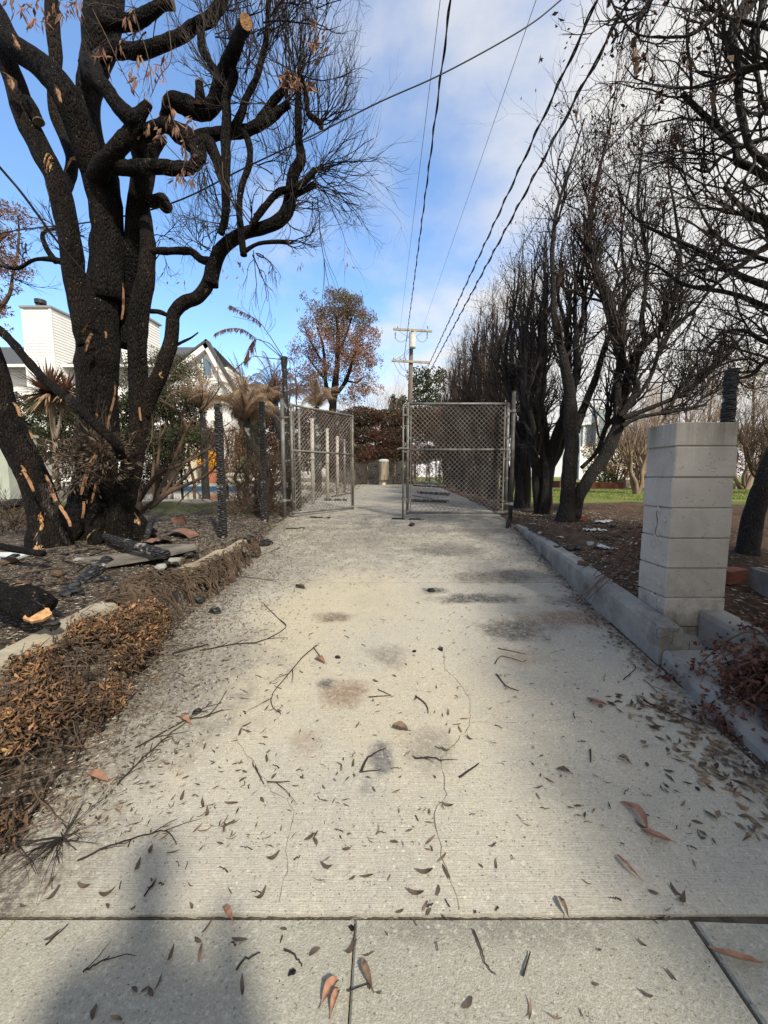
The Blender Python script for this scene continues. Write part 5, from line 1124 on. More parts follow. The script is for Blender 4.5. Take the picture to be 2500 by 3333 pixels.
# cordyline
CO = thing('cordyline', (hx(182, 8.5), 8.5, terr(hx(182, 8.5), 8.5)), 'spiky bronze cordyline on a slim forked trunk left of the big tree', 'plant'); ps = []; m_ = MB()
for P in ([(178, 1560, 16), (180, 1450, 15), (172, 1380, 14), (165, 1310, 16)], [(182, 1430, 10), (195, 1370, 8), (205, 1330, 8)]):
    S = spline([(at(x, y, 8.5), pw(w, 8.5) / 2) for x, y, w in P], 5); m_.tube([s[0] for s in S], [s[1] for s in S], 9, rough=.08)
ps.append(m_.build('trunk', m_palebark, smooth=True)); m_ = MB(); m2 = MB(); g = random.Random(3)
for (cx, cy, n, LL) in ((160, 1280, 250, .78), (215, 1275, 90, .5)):
    c = at(cx, cy, 8.5)
    for i in range(n):
        th = math.acos(g.uniform(-.75, 1)); ph = g.uniform(0, 6.283); d = Vector((math.sin(th) * math.cos(ph), math.sin(th) * math.sin(ph), math.cos(th))); L = LL * g.uniform(.7, 1.1); s = d.cross(Vector((0, 0, 1))); s = s.normalized() if s.length > .05 else Vector((1, 0, 0)); V = []
        for k in range(5):
            t = k / 4; p = c + d * L * t + Vector((0, 0, -.25 * L * t * t * (1 - .8 * abs(d.z)))); w = .028 * (1 - t) ** .6 + .001; V += [tuple(p + s * w), tuple(p - s * w)]
        (m2 if d.z < -.15 else m_).add(V, [(2 * k, 2 * k + 1, 2 * k + 3, 2 * k + 2) for k in range(4)])
ps += [m_.build('blades', m_cordy), m2.build('dead_blades', m_frond)]; rebase(CO, *ps)
# tree ferns
def frond(mbb, c, d, L, droop, g, w=.07, n=36, leaf=.0055, bare=.12):
    d = d.normalized(); P = []; p = Vector(c)
    for k in range(n):
        P.append(p.copy()); d = (d + Vector((0, 0, -droop * (k / n) * 2 / n * 3))).normalized(); p = p + d * L / n
    mbb.tube(P[::3] + [P[-1]], [.010 * (1 - .8 * i / (len(P[::3]))) + .001 for i in range(len(P[::3]) + 1)], 4, cap=False)
    for k in range(int(n * bare), n):
        t = k / n; dd = (P[k] - P[k - 1]).normalized(); s = dd.cross(Vector((0, 0, 1))); s = s.normalized() if s.length > .05 else Vector((1, 0, 0))
        for sg in (1, -1):
            for rep in range(3):
                ll = w * math.sin(math.pi * min(1, .12 + .9 * t)) * g.uniform(.8, 1.5) * 2; e = (s * sg + dd * .45 + Vector((0, 0, -.9 - g.uniform(0, .9)))).normalized(); q = P[k] + dd * L / n * .25 * rep
                a = q + dd * leaf * .5; b = q - dd * leaf * .5; mbb.add([tuple(a), tuple(b), tuple(q + e * ll * .6 + s * .006), tuple(q + e * ll)], None, [(0, 1, 2), (0, 2, 3)])
def fern(label, crown, Y, trunk, n, L, seed, mt_, droop=1.2, elev=(.2, 1.3), tw=18, tt=m_char, w=.11):
    g = random.Random(seed); c = at(*crown, Y); b0 = at(trunk[0][0], trunk[0][1], Y); e = thing('tree_fern', (b0.x, Y, terr(b0.x, Y)), label, 'tree fern')
    m_ = MB(); S = spline([(Vector((b0.x, Y, terr(b0.x, Y) - .1)), pw(tw, Y) / 2)] + [(at(x, y, Y), pw(wd, Y) / 2) for x, y, wd in trunk] + [(c, pw(tw * .7, Y) / 2)], 6); m_.tube([s[0] for s in S], [s[1] for s in S], 12, rough=.35, rs=18); ps = [m_.build('trunk', tt)]
    m_ = MB()
    for i in range(n):
        ph = i * 2.4 + g.uniform(-.3, .3); el = g.uniform(*elev); frond(m_, c, Vector((math.cos(ph) * math.cos(el), math.sin(ph) * math.cos(el), math.sin(el))), L * g.uniform(.7, 1.1), droop * g.uniform(.7, 1.3), g, w)
    ps.append(m_.build('fronds', mt_)); rebase(e, *ps); return e
fern('dried tan tree fern with drooping fronds between the two charred posts', (800, 1365), 9.0, [(880, 1600, 30), (855, 1500, 34), (825, 1440, 34)], 45, 1.42, 1, m_frond, .85, (.55, 1.5), 34)
fern('scorched brown tree fern behind the tan one, close to the left gate hinge', (895, 1310), 10.5, [(940, 1560, 24), (925, 1450, 24), (905, 1380, 24)], 32, 1.47, 2, m_frondd, .85, (.55, 1.5), 26)
fern('dry tree fern rising behind the top rail of the left gate', (1030, 1325), 12.5, [(1035, 1500, 22), (1032, 1400, 22)], 25, 1.37, 3, m_frond, .85, (.7, 1.5), 24)
fern('dried fern crown in front of the white gable wall', (660, 1330), 12.0, [(665, 1480, 22)], 30, 1.58, 4, m_frond, .85, (.55, 1.5), 22)
# tall burnt tree fern with a few bare fronds
g = random.Random(8); fy = 7.5; c = at(925, 1162, fy); e = thing('tree_fern', (at(930, 1600, fy).x, fy, terr(at(930, 1600, fy).x, fy)), 'tall thin burnt tree fern with few fronds behind the left gate post', 'tree fern')
m_ = MB(); S = spline([(at(x, y, fy), pw(w, fy) / 2) for x, y, w in ((936, 1680, 22), (934, 1500, 20), (931, 1350, 19), (927, 1230, 16), (924, 1162, 22))], 8); m_.tube([s[0] for s in S], [s[1] for s in S], 12, rough=.35, rs=22); ps = [m_.build('trunk', m_char)]
m_ = MB()
def frpix(P, w, leafy, mb_, n=40):
    S = spline([(at(x, y, fy + dy), .008) for x, y, dy in P], 10); mb_.tube([s[0] for s in S], [.009 * (1 - .75 * i / len(S)) for i in range(len(S))], 5)
    for i in range(int(len(S) * (1 - leafy)), len(S) - 1):
        d = (S[i + 1][0] - S[i][0]).normalized()
        for _ in range(5):
            q = S[i][0].lerp(S[i + 1][0], g.random()); ex = Vector((g.gauss(0, .25), g.gauss(0, .3), -1)) + d * .4; l = w * g.uniform(.5, 1.2)
            s_ = Vector((.006, 0, 0)); mb_.add([tuple(q + s_), tuple(q - s_), tuple(q + ex.normalized() * l + s_ * .3), tuple(q + ex.normalized() * l * .6 - s_ * 1.2)], None, [(0, 1, 3), (0, 3, 2)])
frpix([(918, 1165, 0), (880, 1120, 0), (840, 1105, 0), (790, 1072, 0), (740, 1070, 0), (700, 1085, 0)], .10, .55, m_)
frpix([(918, 1165, 0), (870, 1125, 0), (845, 1105, .1), (820, 1115, .1), (800, 1165, .1)], .26, .40, m_); frpix([(920, 1160, 0), (895, 1120, 0), (865, 1075, 0), (835, 1040, 0), (780, 1010, 0), (748, 993, 0)], .10, .5, m_)
frpix([(918, 1170, 0), (870, 1165, 0), (830, 1160, 0), (800, 1172, 0), (760, 1205, 0)], .05, .4, m_); frpix([(922, 1170, 0), (900, 1200, 0), (880, 1240, 0), (872, 1260, 0)], .14, .5, m_)
frpix([(928, 1165, 0), (945, 1168, 0), (955, 1180, 0), (965, 1250, 0), (965, 1330, 0)], .12, .35, m_); frpix([(930, 1165, 0), (943, 1180, -.1), (945, 1240, -.1), (940, 1330, -.1)], .08, .3, m_)
ps.append(m_.build('fronds', m_frondd)); m_ = MB()
for P in ([(860, 1075), (870, 1040), (878, 1010)], [(868, 1080), (885, 1050), (882, 1020)], [(850, 1060), (825, 1020), (820, 985)], [(830, 1040), (790, 1000), (785, 975)], [(865, 1090), (893, 1060), (895, 1035)], [(790, 1010), (775, 1000), (748, 1010)], [(830, 1045), (800, 1040), (760, 1030)]):
    S = spline([(at(x, y, fy), .004) for x, y in P], 5); m_.tube([s[0] for s in S], .0035, 4)
ps.append(m_.build('bare_stalk', m_twigb)); rebase(e, *ps)

def baretree(label, px, Y, ytop, spread, seed, mt_=m_twigp, n=7, name='bare_tree', r=.07, up=.14, nb=5, depth=3, ybase=None):
    g = random.Random(seed); x = hx(px, Y); z = terr(x, Y); H = hz(ytop, Y) - z; e = thing(name, (x, Y, z), label, 'tree'); m_ = MB(); t_ = MB()
    for s in range(n):
        a = s / n * 6.283; dd = Vector((math.cos(a) * spread, math.sin(a) * spread * .6, 1)).normalized(); P = []
        for k in range(6):
            t = k / 5; P.append((Vector((x, Y, z - .1)) + dd * H * .62 * t + Vector((g.gauss(0, .04), g.gauss(0, .04), 0)) * H * .3, r * (1 - t) ** .7 + .006))
        S = spline(P, 3); m_.tube([q[0] for q in S], [q[1] for q in S], 6, rough=.1)
        for b in range(8):
            i = g.randrange(len(S) // 3, len(S) - 1); twig(t_, S[i][0], dd + Vector((g.gauss(0, .5), g.gauss(0, .4), .3)), H * .36, S[i][1] * .5 + .003, g, depth - 1, nb, .3, up)
    rebase(e, m_.build('trunk', mt_, smooth=True), t_.build('twigs', mt_)); return e
baretree('pale bare bush between the scorched tree and the utility pole', 1215, 27, 1215, .45, 71, m_twigp, 7, r=.05)
baretree('pale bare tree beyond the lawn just left of the pillar', 2075, 12, 1235, .28, 72, m_twigp, 5, r=.06)
baretree('pale bare tree behind the pillar, left of the black post stub', 2200, 14, 1180, .5, 73, m_twigp, 6, r=.06); baretree('grey bare tree right of the pillar in the distance', 2430, 15, 1150, .5, 74, m_twigp, 6, r=.06)
baretree('dark bare tree far beyond the lawn between the trunks', 2010, 20, 1290, .6, 75, m_twigb, 6, r=.05); baretree('brown bare tree far right beyond the lawn', 2500, 12, 1240, .5, 76, m_twigb, 6, r=.06)
baretree('bare fan of pale stems left of the pillar beyond the lawn', 2140, 18, 1330, .7, 77, m_twigp, 7, r=.05); baretree('dead bare tree behind the picket remnant', 700, 19, 1330, .6, 78, m_twigb, 6, r=.05)
m_ = MB()
S = spline([(at(x, y, 15), .1) for x, y in ((2000, 1440), (2060, 1490), (2110, 1560))], 5); m_.tube([s[0] for s in S], [.10] * len(S), 8, rough=.1); tag(m_.build('fallen_trunk', m_palebark, smooth=True), 'pale fallen trunk slanting down beyond the lawn, left of the pillar', 'log')

# ------------------------------------------------------------------ right background
h2 = thing('house', (hx(1960, 45), 47, 1), 'distant blue-grey house with white trim and a tall sided chimney, between the black trunks', 'house'); ps = []; Y = 45
m_ = MB(); lap(m_, (hx(1940, Y), Y), (hx(1965, Y), Y), 1, hz(1330, Y), .25, .03); lap(m_, (hx(1880, Y), Y + 1), (hx(1938, Y), Y + 1), 1, hz(1378, Y), .25, .03); m_.box(hx(1881, Y), hx(1937, Y), Y + 1.01, Y + 1.6, 1, hz(1380, Y)); m_.box(hx(1940, Y) + .01, hx(1972, Y), Y + .01, Y + 1.4, 1, hz(1331, Y)); ps.append(m_.build('wall', m_bluegrey)); m_ = MB()
m_.box(hx(1937, Y), hx(1975, Y), Y - .12, Y + 1.5, hz(1331, Y), hz(1325, Y)); m_.box(hx(1936, Y), hx(1941, Y), Y - .06, Y + .1, 1, hz(1331, Y)); m_.box(hx(1964, Y), hx(1973, Y), Y - .06, Y + .1, 1, hz(1331, Y)); m_.box(hx(1905, Y), hx(1912, Y), Y + .8, Y + .98, 1, hz(1380, Y)); m_.box(hx(1880, Y), hx(2060, Y), Y - .5, Y - .3, 1.0, hz(1455, Y)); ps.append(m_.build('trim', m_white)); m_ = MB()
m_.add([(hx(1875, Y), Y + .5, hz(1385, Y)), (hx(1938, Y), Y + .5, hz(1368, Y)), (hx(1938, Y), Y + 6, hz(1368, Y)), (hx(1875, Y), Y + 6, hz(1385, Y)), (hx(1875, Y), Y + .5, hz(1389, Y)), (hx(1938, Y), Y + .5, hz(1372, Y))], [(0, 1, 2, 3), (4, 5, 1, 0)]); ps.append(m_.build('roof', m_white)); rebase(h2, *ps)
def planter(pxa, pxb, yt, yb, Y, m, label):
    x0, x1 = hx(pxa, Y), hx(pxb, Y); z0 = hz(yb, Y); z1 = hz(yt, Y); m_ = MB(); e = thing('raised_bed', ((x0 + x1) / 2, Y + .5, z0), label, 'raised bed')
    for k in range(2):
        a = z0 + (z1 - z0) * k / 2; b = a + (z1 - z0) / 2 - .006; m_.box(x0, x1, Y, Y + .04, a, b); m_.box(x0, x1, Y + 1, Y + 1.04, a, b); m_.box(x0, x0 + .04, Y + .042, Y + .998, a, b); m_.box(x1 - .04, x1, Y + .042, Y + .998, a, b)
    o1 = m_.build('board', m); m_ = MB(); m_.box(x0 + .05, x1 - .05, Y + .05, Y + .99, z0 - .1, z1 - .05); rebase(e, o1, m_.build('soil', m_soil)); return e
planter(1920, 2034, 1570, 1594, 15.6, m_redwood, 'red-brown timber raised bed at the far edge of the lawn'); planter(2042, 2112, 1562, 1588, 16.6, m_tanwood, 'weathered tan raised bed just left of the pillar'); planter(2382, 2464, 1573, 1594, 15.5, m_tanwood, 'tan raised bed just right of the pillar'); planter(1825, 1862, 1565, 1590, 16.4, m_redwood, 'red-brown raised bed seen between the black trunks')
# concrete block behind the pillar
cb = thing('cinder_block', (2.95, 2.72, .42), 'open-topped grey cinder block on the dark soil right of the pillar', 'concrete block', rz=R(-12)); m_ = MB(); W_, D_, H_ = .21, .10, .19
t_ = .03
m_.box(-W_, W_, -D_, -D_ + t_, 0, H_); m_.box(-W_, W_, D_ - t_, D_, 0, H_)
for x in (-W_, -.015, W_ - t_): m_.box(x, x + t_, -D_ + t_ + .001, D_ - t_ - .001, 0, H_ - .003)
m_.build('block', m_cinder, cb); cb.location.z = terr(2.95, 2.72) - .02
cb2 = copy_tree(cb); cb2.location = (2.80, 2.42, terr(2.8, 2.42) - .10); cb2.rotation_euler.z = R(4); cb2['label'] = 'half-buried cinder block below the open-topped one at the right edge'
m_ = MB(); m_.box(-.10, .10, -.05, .05, 0, .06); o = m_.build('brick', m_redwood); o.location = gp(1885, 1693); o.rotation_euler.z = .1; tag(o, 'loose red brick at the foot of the twin-trunked tree', 'brick')
m_ = MB(); m_.box(-.12, .12, -.05, .05, 0, .10); o = m_.build('brick', m_redwood); o.location = (2.72, 2.95, terr(2.72, 2.95)); o.rotation_euler.z = .4; tag(o, 'red brick wedged between the pillar and the cinder block', 'brick')

# water tank at the far end
tk_ = thing('water_tank', (hx(1249, 22), 22, terr(hx(1249, 22), 22)), 'scorched cylindrical water tank with a pale domed top standing at the end of the driveway', 'tank'); z1 = hz(1497, 22) - tk_.location.z; z0 = hz(1562, 22) - tk_.location.z; m_ = MB(); r = pw(16.5, 22)
m_.tube([(0, 0, z0), (0, 0, z0 + .25), (0, 0, z0 + .26), (0, 0, z0 + .66), (0, 0, z0 + .67), (0, 0, z1 - .1)], [r * .96, r, r * 1.02, r, r * 1.02, r], 22); m_.build('body', m_tank, tk_, smooth=False)
m_ = MB(); m_.tube([(0, 0, z1 - .1), (0, 0, z1 - .03), (0, 0, z1 + .03), (0, 0, z1 + .05)], [r * 1.04, r * 1.04, r * .75, r * .3], 22); m_.build('lid', m_foil, tk_); m_ = MB(); m_.tube([(0, 0, -.1), (0, 0, z0 * .5), (0, 0, z0)], [r * .8, r * .55, r * .8], 16); m_.build('base', m_tank, tk_)
# small mailbox-like white scrap by the hedge stem, tarp and fallen timbers inside the gates
m_ = MB(); V = []; Pn = []
for j in range(8):
    for i in range(14): V.append((i / 13 * .75 - .37, j / 7 * .5, .03 + .07 * noise.noise(Vector((i * .6, j * .7, 3))) + .05))
m_.add(V, [(j * 14 + i, j * 14 + i + 1, (j + 1) * 14 + i + 1, (j + 1) * 14 + i) for j in range(7) for i in range(13)]); o = m_.build('tarp', m_tarp); o.location = gp(1402, 1578, .0); o.location.y -= .3; tag(o, 'crumpled blue tarp on the far driveway seen through the right gate', 'tarp')
def timber(pix, Y0, r, label, m=m_char, name='charred_timber'):
    P = [gp(x, y) for x, y in pix]; P = [Vector((p.x, p.y, p.z + r * .8)) for p in P]; b = P[0]; m_ = MB(); S = spline([(p - b, r) for p in P], 5); m_.tube([s[0] for s in S], [s[1] for s in S], 8, rough=.25, rs=12); o = m_.build(name, m); o.location = b; return tag(o, label, 'timber')
timber([(1340, 1632), (1460, 1636)], 0, .035, 'charred plank lying across the drive behind the right gate, nearer one'); timber([(1360, 1606), (1462, 1613)], 0, .045, 'charred plank lying behind the right gate, farther one'); timber([(1342, 1614), (1405, 1625)], 0, .015, 'thin burnt stick between the two charred planks behind the right gate')
timber([(1055, 1630), (1128, 1631)], 0, .035, 'charred plank behind the free end of the left gate leaf'); timber([(1080, 1618), (1150, 1605)], 0, .02, 'slender burnt stick behind the left gate leaf, above the plank')
timber([(1275, 1689), (1380, 1692)], 0, .012, 'flat burnt strip on the ground under the drop rod of the right gate'); timber([(1010, 1685), (1075, 1687)], 0, .012, 'flat burnt strip in front of the left gate leaf'); timber([(1345, 1582), (1480, 1590)], 0, .04, 'long burnt board lying beside the blue tarp')

# ------------------------------------------------------------------ things on the left bed
# scorched plywood sheet
pn0 = [gp(240, 1822), gp(330, 1845), gp(520, 1812), gp(638, 1775)]; P = [at(235, 1819, 3.1), at(345, 1840, 2.95), at(520, 1812, 3.15), at(640, 1782, 3.45), at(632, 1770, 3.6), at(440, 1775, 3.75), at(330, 1800, 3.5)]
m_ = MB(); n = len(P); top = [tuple(p) for p in P]; lo = [(p.x, p.y, p.z - .018) for p in P]; c = sum(P, Vector()) / n
m_.add(top + lo + [tuple(c), (c.x, c.y, c.z - .018)], [(i, (i + 1) % n, n + (i + 1) % n, n + i) for i in range(n)], [(i, (i + 1) % n, 2 * n) for i in range(n)] + [(n + (i + 1) % n, n + i, 2 * n + 1) for i in range(n)]); o = m_.build('plywood_sheet', m_board); tag(o, 'warped grey plywood sheet with a burnt edge lying in front of the big tree', 'board')
def log(P, m, name, label, cut=None, cat='log', rough=.16, sides=14, rs=10):
    S = spline([(at(x, y, d), pw(w, d) / 2) for x, y, w, d in P], 6); e = thing(name, tuple(S[0][0]), label, cat); m_ = MB(); m_.tube([s[0] for s in S], [s[1] for s in S], sides, rough=rough, rs=rs); ps = [m_.build('wood', m, smooth=True)]
    if cut:
        p, r = S[-1]; d = (S[-1][0] - S[-2][0]).normalized(); m_ = MB(); dd = Vector(cut).normalized(); u = dd.cross(Vector((0, 0, 1))).normalized(); w = dd.cross(u).normalized(); rr = np.linspace(0, 2 * math.pi, 23)[:-1]
        V = [p + dd * .012 + Vector((0, 0, .004))] + [p + dd * .012 + u * math.cos(a) * r * 1.35 * (1 + .1 * math.sin(5 * a)) + w * math.sin(a) * r * 1.0 * (1 + .08 * math.sin(7 * a)) for a in rr]
        V2 = [v - dd * .02 for v in V[1:]]; n = 22; m_.add([tuple(v) for v in V] + [tuple(v) for v in V2], [(1 + i, 1 + (i + 1) % n, 23 + (i + 1) % n, 23 + i) for i in range(n)], [(0, 1 + i, 1 + (i + 1) % n) for i in range(n)]); ps.append(m_.build('sawn_face', m_cut))
    rebase(e, *ps); return e
log([(340, 1745, 22, 3.55), (400, 1765, 30, 3.35), (470, 1785, 34, 3.15), (540, 1805, 34, 3.0)], m_char, 'charred_log', 'short black charred log lying across the plywood sheet'); log([(155, 2020, 52, 2.35), (210, 1950, 52, 2.55), (290, 1880, 48, 2.8), (350, 1830, 44, 3.1)], m_char, 'charred_log', 'long charred log running from the sawn limb up under the plywood sheet')
log([(-260, 1850, 90, 2.15), (-60, 1920, 90, 2.1), (20, 1950, 80, 2.05), (90, 1985, 66, 2.0), (125, 2003, 52, 1.96)], m_barkp, 'cut_log', 'sawn limb with a bright orange cut face at the left edge', cut=(.35, -.55, .85)); log([(60, 1930, 70, 2.2), (110, 1950, 76, 2.15), (165, 1975, 60, 2.15)], m_barkp, 'log', 'blackened log stub behind the sawn limb with the orange face')
log([(-60, 1765, 22, 2.9), (60, 1790, 24, 2.85), (140, 1802, 22, 2.8)], m_barkp, 'log', 'dark branch lying at the left edge above the white tray', sides=8); log([(90, 1970, 50, 2.05), (140, 2010, 48, 2.0), (180, 2040, 36, 1.98)], m_char, 'charred_log', 'black log end just right of and below the orange cut face')
log([(470, 1780, 18, 3.7), (480, 1740, 20, 3.7), (490, 1705, 20, 3.9)], m_char, 'charred_log', 'stubby burnt piece of wood behind the black log on the plywood', sides=8); log([(0, 1650, 26, 4.2), (40, 1640, 30, 4.3), (90, 1635, 20, 4.5)], m_char, 'charred_log', 'burnt branch base at the left edge behind the leaning trunk', sides=8)
m_ = MB(); p = at(30, 1825, 2.75); m_.box(-.24, .13, -.10, .10, -.012, .006); o = m_.build('metal_tray', m_can); o.location = gp(20, 1822, .03); o.rotation_euler = (R(4), R(2), .15); tag(o, 'pale flat metal tray at the left edge below the dark branch', 'tray')
# rusty curved tiles
for i, (px, py, lab) in enumerate(((590, 1745, 'large rust-coloured bark curl right of the big tree foot'), (512, 1770, 'reddish bark curl beside the black log'), (440, 1730, 'pink bark curl leaning on the foot of the big tree'), (585, 1705, 'upright thin orange bark curl'))):
    p = gp(px, py); m_ = MB(); V = []; R_ = .09
    for j in range(9):
        for k in range(6): a = j / 8 * 2.6 + .3; V.append((R_ * math.cos(a) * 1.5, (k / 5 - .5) * (.22 if i != 3 else .3), R_ * math.sin(a) * .7 * (1 + .2 * noise.noise(Vector((j, k, i))))))
    m_.add(V, [(j * 6 + k, j * 6 + k + 1, (j + 1) * 6 + k + 1, (j + 1) * 6 + k) for j in range(8) for k in range(5)]); o = m_.build('bark_curl', mat('rusty_bark_%d' % i, (.24, .12, .085), .85, vary=(.12, .07, .05), vscale=15) if i == 0 else bpy.data.materials['rusty_bark_0']); o.location = p; o.rotation_euler = (0 if i < 3 else 1.2, .2, i * 1.1); s = (1.1, .8, .6, .6)[i]; o.scale = (s, s, s); tag(o, lab, 'bark')

# suckers and dead stalk clump right of the big tree
SC = thing('dead_shrub', tuple(gp(545, 1700)), 'fan of burnt shrub stalks sprouting right of the big tree towards the first charred post', 'shrub'); g = random.Random(17); m_ = MB(); ps = []
for P in ([(820, 1360, 70), (900, 1250, 60), (960, 1180, 48), (1080, 1130, 34), (1180, 1080, 26), (1290, 1010, 16)], [(860, 1400, 50), (1000, 1300, 44), (1140, 1240, 36), (1240, 1190, 30), (1310, 1130, 18)], [(900, 1390, 50), (1040, 1270, 40), (1150, 1170, 28), (1240, 1110, 20), (1290, 1050, 12)], [(930, 1360, 40), (960, 1200, 34), (1010, 1090, 22), (1060, 960, 18), (1090, 890, 16)], [(950, 1330, 36), (940, 1180, 34), (955, 1050, 26), (960, 930, 16), (965, 870, 10)], [(960, 1340, 40), (1060, 1180, 30), (1150, 1080, 22), (1230, 1000, 14)],
          [(860, 1420, 60), (830, 1330, 50), (840, 1200, 34), (800, 1100, 18)], [(920, 1360, 40), (1000, 1190, 34), (1060, 1060, 26), (1100, 960, 26), (1120, 900, 26), (1060, 810, 26), (990, 760, 26), (930, 735, 20)], [(1120, 920, 24), (1160, 850, 20), (1230, 780, 18), (1290, 710, 14), (1330, 650, 9)], [(1150, 860, 16), (1100, 800, 12), (1050, 750, 8)], [(1150, 860, 14), (1250, 910, 10), (1330, 950, 7)], [(1060, 1370, 14), (1160, 1280, 12), (1220, 1350, 8)], [(870, 1100, 8), (980, 1040, 8), (1120, 950, 6)]):
    P = [(x, y, w * .62) for x, y, w in P]; S = limb(m_, P, 4.6, sides=8, rough=.2, rs=12, **c3)
    for _ in range(4):
        i = g.randrange(len(S) // 3, len(S) - 1); twig(m_, S[i][0], (S[i + 1][0] - S[i][0]).normalized() + Vector((g.gauss(0, .6), g.gauss(0, .5), .3)), .35, .006, g, 1, 3)
ps.append(m_.build('stalks', mat('stalk_bark', (.12, .075, .05), .85, vary=(.03, .022, .018), vscale=5, bump=.5))); rebase(SC, *ps)
# dark leaf mass between the stems
def bm_(name, label, pix, Y, rr, n, mt_, L, W, seed, cat='shrub', stalks=10):
    e = thing(name, tuple(gp(pix[0][0], pix[-1][1])), label, cat); m_ = MB(); gg = np.random.default_rng(seed); C = []
    for x, y, d in pix:
        p = at(x, y, d); C.append(np.array(p) + gg.normal(size=(n, 3)) * [rr, rr, rr * .8])
    leaves(m_, np.concatenate(C), L, W, seed=seed, fold=.3); a = m_.build('leaves', mt_); m_ = MB(); g = random.Random(seed)
    for x, y, d in pix:
        for _ in range(stalks): twig(m_, at(x, y, d) + Vector((g.gauss(0, rr), g.gauss(0, rr), -.05)), Vector((g.gauss(0, 1), g.gauss(0, 1), .4)), rr * 3.5, .005, g, 1, 3)
    rebase(e, a, m_.build('stalks', m_twigb)); return e
bm_('burnt_shrub', 'dark leafy burnt regrowth wedged between the stems of the big tree', [(200, 1490, 3.8), (250, 1500, 3.6), (300, 1470, 3.5), (345, 1450, 3.4), (220, 1560, 3.7), (280, 1550, 3.5), (340, 1510, 3.4)], 0, .10, 130, m_litterd, .07, .018, 91)
bm_('dead_shrub', 'tangle of brown dead twigs left of the leaning trunk', [(30, 1660, 4.4), (60, 1690, 4.2), (20, 1710, 4.0)], 0, .12, 60, m_litterd, .05, .012, 92, stalks=24)
bm_('dead_grass', 'dry yellow-brown grass tuft at the foot of the second charred post', [(795, 1620, 6.2), (815, 1640, 6.2), (830, 1600, 6.4), (780, 1660, 6.0)], 0, .12, 60, m_frond, .10, .008, 93, stalks=30)
bm_('dead_shrub', 'brown twiggy debris heap beside the left gate hinge post', [(880, 1640, 6.6), (905, 1665, 6.4), (900, 1600, 7.0), (870, 1560, 7.4), (910, 1540, 7.2)], 0, .13, 60, m_dead, .05, .016, 94, stalks=24)
bm_('dead_shrub', 'dry tan scrub on the far side of the left gate leaf', [(1120, 1590, 12), (1090, 1600, 11), (1140, 1580, 13), (1040, 1600, 10.5), (1010, 1590, 10)], 0, .25, 90, m_frond, .09, .012, 95, stalks=14)
m_ = MB(); g = random.Random(3)                         # striped pot
p = gp(842, 1668); m_.tube([(0, 0, 0), (0, 0, .05), (0, 0, .13), (0, 0, .21), (0, 0, .24)], [.09, .14, .16, .13, .10], 18); o = m_.build('striped_pot', mat('striped_glaze', (.10, .09, .08), .5, extra=lambda N, L, nz, rng_, mix, tc, mp, cur, bs: (mix(rng_((lambda w: (setattr(w, 'bands_direction', 'Z'), w.inputs['Scale'].__setattr__('default_value', 9), L.new(tc.outputs['Object'], w.inputs['Vector']), w.outputs[1])[-1])(N.new('ShaderNodeTexWave')), .55, .7), (.09, .08, .07), (.34, .31, .26)), None))); o.location = p; tag(o, 'round striped pot half hidden behind the second charred post', 'pot')

# dead vine mass on the left kerb face and on the bank
g = random.Random(31)
VN = thing('dead_vine', (-1.62, 2.3, prof(2.3)), 'orange-brown dead leafy vine spilling over the left kerb wall onto the driveway edge', 'shrub'); C = []; ps = []
gg = np.random.default_rng(4)
def bank(t, u):
    """t 0..1 along the bank away from the viewer, u 0 (kerb top) .. 1 (drive)"""
    y = 1.03 + 1.55 * t; k = lerpt(KL, y); e_ = lerpt(EL, y) + .03; x = k + .015 + (e_ - k - .015) * u; zt = lerpt(KT, y) - .035; zb = prof(y)
    z = zb + (zt - zb) * (1 - u ** 1.6) + .06 * math.sin(math.pi * u); return Vector((x, y, z))
for i in range(15000):
    t = gg.uniform(0, 1); u = gg.uniform(0, 1) ** .9; p = bank(t, u); k = noise.noise(p * 4.0)
    if (k < .01 + gg.normal() * .10 and t > .12) or u > .93 + .35 * noise.noise(Vector((t * 9, 3, 0))) or (t > .72 and u < .35): continue
    C.append((p.x + gg.normal() * .02, p.y + gg.normal() * .03, p.z + abs(gg.normal()) * .03 + .05 * k))
m_ = MB(); h_ = int(len(C) * .3); leaves(m_, C[h_:], .026, .011, None, 7, fold=.9, curl=.5); mk = MB(); leaves(mk, C[:h_], .03, .009, None, 8, fold=.6, curl=.6); ps.append(mk.build('dark_dead_leaves', m_litterd)); leaves(m_, C[:500], .045, .019, None, 9, fold=.5, curl=.3); a = m_.build('dead_leaves', m_dead); m_ = MB()
for i in range(420):
    t = g.random(); u = g.uniform(.0, .95); p = bank(t, u); q = []; d = Vector((g.gauss(.4, .8), g.gauss(.0, 1), g.gauss(-.4, .5)))
    for k in range(5): q.append(p + Vector((0, 0, .01))); p = p + d.normalized() * .05; d += Vector((g.gauss(0, .4), g.gauss(0, .4), g.gauss(0, .3)))
    m_.tube(q, [.0035, .003, .0025, .002, .001], 4, cap=False)
b2 = m_.build('vine_stems', m_twigb); m_ = MB(); V = []; nt_, nu = 40, 14
for i in range(nt_ + 1):
    for j in range(nu + 1):
        p = bank(i / nt_, j / nu); n = noise.noise(p * 7) * .05 + noise.noise(p * 20) * .02; V.append((p.x - .03, p.y, p.z - .045 + n))
m_.add(V, [(i * (nu + 1) + j, i * (nu + 1) + j + 1, (i + 1) * (nu + 1) + j + 1, (i + 1) * (nu + 1) + j) for i in range(nt_) for j in range(nu)]); c_ = m_.build('root_mat', m_soil, smooth=True); rebase(VN, a, b2, c_, *ps)
